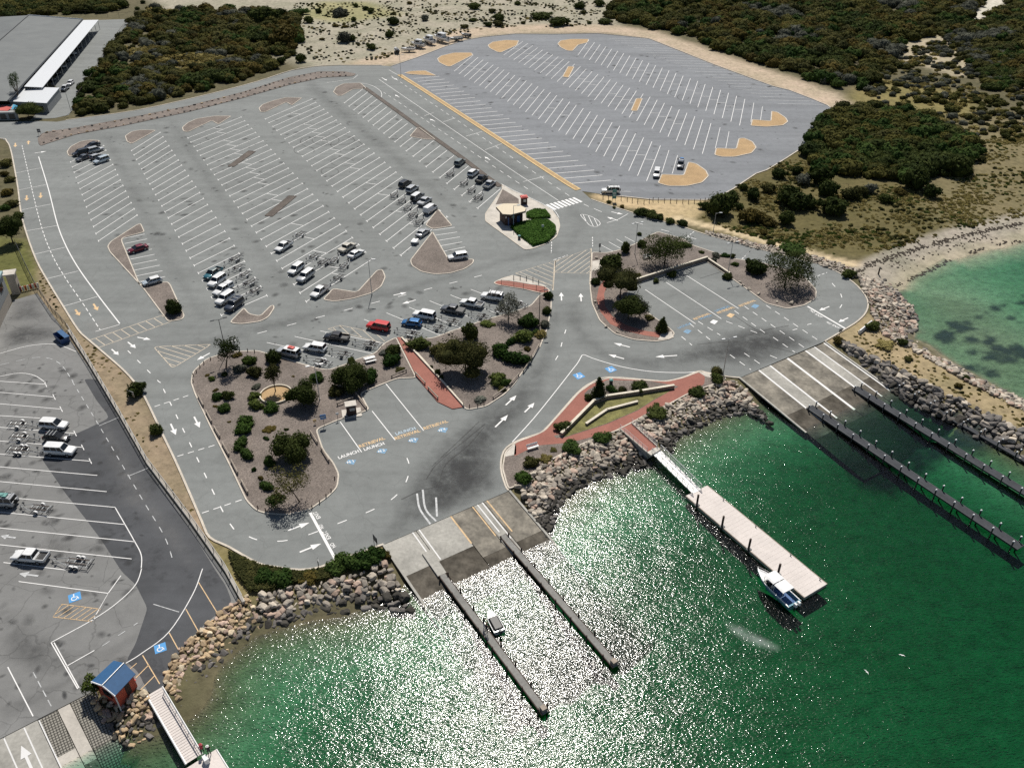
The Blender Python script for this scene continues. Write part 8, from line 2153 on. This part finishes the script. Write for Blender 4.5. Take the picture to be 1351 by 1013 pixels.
# ================================================================ BOATS
def hull(b, L_, W, D, sheer=.35, mi=0):
    secs = []
    for k in range(9):
        u = k / 8; x = -L_ / 2 + L_ * u
        w = W / 2 * (1 - max(0, (u - .45) / .55) ** 2.2 * .97); top = D + sheer * max(0, u - .4) ** 1.5; keel = .0 + .55 * D * max(0, (u - .62) / .38) ** 2
        secs.append([(x, -w * .97, top), (x, -w, top - .12), (x, -w * .78, keel + D * .3), (x, 0, keel), (x, w * .78, keel + D * .3), (x, w, top - .12), (x, w * .97, top)])
    b.loft(secs, mi, closed=False)
    b.add([secs[0][i] for i in range(7)], [(0, 1, 2, 3, 4, 5, 6)], mi)
    return secs
def boat(loc, rz, L_, W, D, label, hull_mat, style, name='motor_boat', group=None, roll=0.0):
    t = thing(name, label, 'boat', loc, rz, group)
    b = MB(); secs = hull(b, L_, W, D); b.build('hull', hull_mat, t, True)
    # deck with an open cockpit
    b = MB()
    fore = [s for s in secs if s[0][0] > -.02 * L_ + (.12 * L_ if style != 'cabin' else 0)]
    for a, c in zip(fore[:-1], fore[1:]):
        b.add([a[0], c[0], c[6], a[6]], [(0, 1, 2, 3)])
    b.build('fore_deck', 'gelcoat', t)
    for s in (0, 6):
        b = MB(); sg = -1 if s == 0 else 1
        for a, c in zip(secs[:-1], secs[1:]):
            b.add([a[s], c[s], (c[s][0], c[s][1] - sg * .16, c[s][2] + .02), (a[s][0], a[s][1] - sg * .16, a[s][2] + .02)], [(0, 1, 2, 3)])
        b.build('gunwale', 'gelcoat', t)
    b = MB(); b.box((-L_ * .2, 0, D * .45), (L_ * .6, W * .86, .05)); b.build('cockpit_floor', 'seat_blue' if style == 'canopy' else 'metal_dark', t)
    b = MB(); b.box((-L_ / 2 + .12, 0, D - .12), (.24, W * .9, .35)); b.build('transom', hull_mat, t)
    zt = D + .05
    if style in ('canopy', 'cabin'):
        b = MB(); x = .14 * L_
        b.add([(x + .5, -W * .36, zt + .05), (x + .5, W * .36, zt + .05), (x, W * .34, zt + .6), (x, -W * .34, zt + .6)], [(0, 1, 2, 3)])
        for s in (-1, 1): b.add([(x + .5, s * W * .36, zt + .05), (x - .5, s * W * .4, zt + .05), (x - .35, s * W * .36, zt + .6), (x, s * W * .34, zt + .6)], [(0, 1, 2, 3)])
        b.build('windscreen', 'glass', t)
    if style == 'canopy':
        for x0, x1 in ((-.04 * L_, .2 * L_), (-.3 * L_, -.06 * L_)):
            b = MB(); b.loft([[(x, -W * .42, zt + 1.2), (x, -W * .3, zt + 1.32), (x, W * .3, zt + 1.32), (x, W * .42, zt + 1.2)] for x in (x0, x1)]); b.build('canopy', 'white', t)
            for s in (-1, 1):
                for x in (x0 + .1, x1 - .1):
                    b = MB(); b.tube((x, s * W * .42, D - .05), (x, s * W * .4, zt + 1.22), .025); b.build('canopy_strut', 'aluminium', t)
        for y in (-.45, .45):
            b = MB(); b.box((.02 * L_, y, D * .45 + .3), (.5, .5, .5)); b.box((.02 * L_ - .25, y, D * .45 + .7), (.12, .5, .5)); b.build('seat', 'metal_grey', t)
        b = MB()
        for s in (-1, 1):
            pts = [(sx[6][0], s * abs(sx[6][1]) * .9, sx[6][2] + .35) for sx in secs[5:]]
            for a, c in zip(pts[:-1], pts[1:]): b.tube(a, c, .022)
            for q in pts: b.tube(q, (q[0], q[1], q[2] - .35), .018)
        b.build('bow_rail', 'aluminium', t)
    if style == 'cabin':
        b = MB(); b.loft([[(x, -w, zt - .1), (x, -w * .86, zt + h), (x, w * .86, zt + h), (x, w, zt - .1)] for x, w, h in ((-.22 * L_, W * .4, 1.25), (.1 * L_, W * .4, 1.3), (.24 * L_, W * .34, .5))]); b.build('cabin', 'gelcoat', t)
        for s in (-1, 1):
            b = MB(); b.add([(-.2 * L_, s * (W * .4 + .0), zt + .45), (.1 * L_, s * (W * .4 + .0), zt + .45), (.09 * L_, s * (W * .365), zt + 1.0), (-.2 * L_, s * (W * .365), zt + 1.0)], [(0, 1, 2, 3)]); b.build('side_window', 'glass', t)
        b = MB(); b.box((-.1 * L_, 0, zt + 1.42), (.42 * L_, W * .72, .07)); b.build('hard_top', 'gelcoat', t)
    if style == 'open':
        b = MB(); b.box((-.12 * L_, 0, D * .8), (.9, W * .8, .1)); b.build('thwart', 'metal_dark', t)
        b = MB(); b.loft([[(x, -W * .44, D), (x, -W * .3, D + .3), (x, W * .3, D + .3), (x, W * .44, D)] for x in (-.42 * L_, .12 * L_)]); b.build('cover', 'black', t)
    for y in ((-.32, .32) if style == 'canopy' else (0,)):
        b = MB(); b.box((-L_ / 2 - .3, y, D + .3), (.55, .34, .5), taper=.8); b.build('outboard_motor', 'metal_dark' if style != 'canopy' else 'white', t)
        b = MB(); b.box((-L_ / 2 - .32, y, D - .45), (.2, .12, 1.0)); b.build('motor_leg', 'metal_dark', t)
    return t
a, c = T('bt', 268, 300, -.9), T('bt', 720, 720, -.9); e = a - c; m_ = (a + c) / 2
boat((m_.x, m_.y, WATER - .25), math.atan2(e.y, e.x), 7.4, 2.5, 1.15, 'blue-sided motor boat with twin white canopies moored at the pontoon', 'hull_teal', 'canopy')
a, c = P(650, 808, -1.1), P(664, 834, -1.1); e = a - c; m_ = (a + c) / 2
boat((P(652, 820, -1.2).x, P(652, 820, -1.2).y, WATER - .15), math.atan2(e.y, e.x), 3.9, 1.7, .75, 'small white runabout with black cover alongside the left finger jetty', 'gelcoat', 'open')
for (x0, y0, x1, y1, L_, W, D, lb, hm, st) in (
        (105, 345, 190, 480, 5.0, 1.8, .8, 'black-hulled narrow boat standing at the left of the boats by the dune', 'black', 'open'), (215, 400, 430, 395, 5.2, 2.0, .9, 'small white open boat, second in the line of boats by the dune', 'gelcoat', 'open'),
        (365, 320, 570, 350, 6.0, 2.2, 1.1, 'white boat with dark windscreen, third in the line of boats by the dune', 'gelcoat', 'cabin'), (520, 250, 740, 310, 6.5, 2.4, 1.3, 'white cabin boat in the middle of the line of boats by the dune', 'gelcoat', 'cabin'),
        (690, 220, 930, 280, 8.0, 2.7, 1.5, 'largest white cabin boat with long white top in the line by the dune', 'gelcoat', 'cabin'), (935, 250, 1110, 235, 5.6, 2.1, .9, 'grey-green open boat right of the largest boat by the dune', 'car_green', 'open'), (1110, 170, 1240, 195, 4.6, 1.8, .7, 'dark low boat at the right end of the line by the dune', 'metal_dark', 'open')):
    a, c = T('tb', x0, y0, 1.0), T('tb', x1, y1, 1.0); e = a - c; m_ = (a + c) / 2; rz = math.atan2(e.y, e.x); gz = ground_z(m_.x, m_.y)
    boat((m_.x, m_.y, gz + .62), rz, L_ * 1.12, W * 1.15, D * 1.15, lb, hm, st, group='boats on trailers beside the upper car park')
    trailer(None, None, None, 'tandem' if L_ > 5.5 else 'single', 'boat trailer carrying the ' + lb.split(' in the ')[0].split(',')[0].replace(' standing at the left of the boats by the dune', '').replace(' right of the largest boat by the dune', '').replace(' at the right end of the line by the dune', '') + ' by the dune', 'metal_dark', 'trailers under the boats by the dune', (m_.x + math.cos(rz) * L_ * .62, m_.y + math.sin(rz) * L_ * .62, gz + .02), rz)

# ================================================================ PEOPLE, BIRDS, FOAM
def person(loc, rz, label, top, legs, hat=None, arms=.25, h=1.74):
    t = thing('person', label, 'person', loc, rz)
    k = h / 1.74
    V = [(0, 0, .95), (0, 0, 1.2), (0, 0, 1.42), (.01, 0, 1.52), (.02, 0, 1.64), (-.0, .1, .9), (.03, .11, .5), (0, .12, .08), (.14, .13, .03), (0, -.1, .9), (-.02, -.11, .5), (-.06, -.12, .08), (.08, -.13, .03),
         (0, .2, 1.4), (.02, .26, 1.13), (arms, .24, .98), (arms + .09, .23, .94), (0, -.2, 1.4), (.02, -.26, 1.13), (arms, -.24, .95), (arms + .09, -.23, .92)]
    E_ = [(0, 1), (1, 2), (2, 3), (3, 4), (0, 5), (5, 6), (6, 7), (7, 8), (0, 9), (9, 10), (10, 11), (11, 12), (2, 13), (13, 14), (14, 15), (15, 16), (2, 17), (17, 18), (18, 19), (19, 20)]
    Rr = [.15, .15, .15, .06, .105, .095, .065, .05, .045, .095, .065, .05, .045, .07, .05, .038, .035, .07, .05, .038, .035]
    me = bpy.data.meshes.new('body'); me.from_pydata([(x * k, y * k, z * k) for x, y, z in V], E_, [])
    o = link('body', me, t); sk = o.modifiers.new('skin', 'SKIN'); ss = o.modifiers.new('sub', 'SUBSURF'); ss.levels = 1; ss.render_levels = 1
    if not me.skin_vertices:
        bm = bmesh.new(); bm.from_mesh(me); bm.verts.layers.skin.verify(); bm.to_mesh(me); bm.free()
    for i, r_ in enumerate(Rr):
        me.skin_vertices[0].data[i].radius = (r_ * k, r_ * k); me.skin_vertices[0].data[i].use_root = (i == 0)
    dg = bpy.context.evaluated_depsgraph_get(); m2 = bpy.data.meshes.new_from_object(o.evaluated_get(dg))
    o.modifiers.clear(); o.data = m2; m2.materials.clear()
    for mm in (legs, top, 'skin'): m2.materials.append(M[mm])
    for p in m2.polygons:
        z = p.center.z / k; y = abs(p.center.y) / k
        p.material_index = 2 if z > 1.47 or (z < 1.08 and y > .2) else (1 if z > .93 else 0); p.use_smooth = True
    b = MB(); b.tube((.0, 0, 1.66 * k), (.0, 0, 1.76 * k), .115 * k, .07 * k, 10)
    if hat: b.tube((.02, 0, 1.655 * k), (.02, 0, 1.68 * k), .19 * k, .19 * k, 12)
    b.build('hat' if hat else 'hair', hat or 'hair_brown', t)
    return t
q = T('g1', 665, 730, -.7); person((q.x, q.y, -.72), 2.2, 'person in red shirt and pink cap on the landing stage', 'cloth_red', 'cloth_dark', 'cloth_red')
q = T('g1', 790, 760, -.7); person((q.x, q.y, -.72), 2.0, 'person in dark jacket and white hat on the landing stage', 'cloth_dark', 'cloth_dark', 'cloth_white')
q = P(638.5, 826, -.7); person((q.x, q.y, -.7), .3, 'person in dark clothes on the jetty reaching to the runabout', 'cloth_dark', 'cloth_blue', None, .42)
q = P(642, 834, -.7); person((q.x, q.y, -.7), 1.2, 'person in black standing lower on the same jetty', 'cloth_dark', 'cloth_dark', None, .2)
def gull(px_, py_, z, rz, label):
    q = P(px_, py_, z); t = thing('gull', label, 'bird', q, rz); t.scale = (.5,) * 3
    b = MB(); b.loft([[(x, r_ * math.cos(a), r_ * math.sin(a)) for a in np.linspace(0, 2 * math.pi, 8)[:-1]] for x, r_ in ((-.28, .02), (-.12, .08), (.08, .09), (.2, .05), (.27, .055), (.36, .012))]); b.build('body', 'cap_white', t, True)
    for s in (-1, 1):
        b = MB(); v = [(.1, s * .06, .03), (-.1, s * .06, .03), (-.08, s * .4, .16), (.1, s * .4, .17), (-.22, s * .85, .06)]
        b.add(v + [(x, y, z_ - .02) for x, y, z_ in v], [(0, 3, 2, 1), (3, 4, 2), (5, 6, 7, 8), (8, 7, 9), (0, 1, 6, 5), (1, 2, 7, 6), (2, 4, 9, 7), (4, 3, 8, 9), (3, 0, 5, 8)]); b.build('wing', 'cap_white', t)
gull(1143.5, 886, 3.0, .4, 'white gull gliding over the dark green water')
gull(1190, 864, 2.0, 1.2, 'small pale gull just above the water right of the other gull')
stain('foam', (0.75, 0.80, 0.78), 0.55)
fo = stain_patch('wake_foam', PX([(952, 820), (962, 817), (985, 828), (1010, 840), (1032, 852), (1028, 861), (1000, 856), (972, 842), (958, 832)], WATER), 'foam', None, 1.2, WATER + .02, .3, .55)
stuff(fo, 'pale streak of foam on the water off the pontoon', 'foam')
q = P(1159, 361, -.4)
t = thing('mooring_post', 'lone dark post on the pale beach', 'post', (q.x, q.y, ground_z(q.x, q.y)))
b = MB(); b.tube((0, 0, -.3), (0, 0, 1.7), .2, .17, 8); b.build('shaft', 'timber_dark', t); b = MB(); b.tube((0, 0, 1.702), (0, 0, 1.78), .21, .14, 8); b.build('cap', 'metal_dark', t)

# ---- things that look alike are told apart by their order from the left
ONES = 'first second third fourth fifth sixth seventh eighth ninth tenth eleventh twelfth thirteenth fourteenth fifteenth sixteenth seventeenth eighteenth nineteenth'.split()
def ordinal(n):
    if n < 20: return ONES[n - 1]
    return 'twentieth' if n == 20 else 'twenty-' + ONES[n - 21] if n < 30 else 'thirtieth' if n == 30 else 'thirty-' + ONES[n - 31]
bpy.context.view_layer.update()
same = {}
for o in SC.objects:
    if o.parent is None and 'label' in o and 'category' in o: same.setdefault(o['label'], []).append(o)
def screen_x(o):
    c = sum((o.matrix_world @ Vector(q) for q in o.bound_box), Vector()) / 8 if o.type == 'MESH' else o.matrix_world.translation
    return c.x / max(1.0, c.y * _c + (CAM_H - c.z) * _s)
for lb, os_ in same.items():
    if len(os_) > 1:
        for k, o in enumerate(sorted(os_, key=screen_x)): o['label'] = '%s, %s from the left' % (lb, ordinal(k + 1))
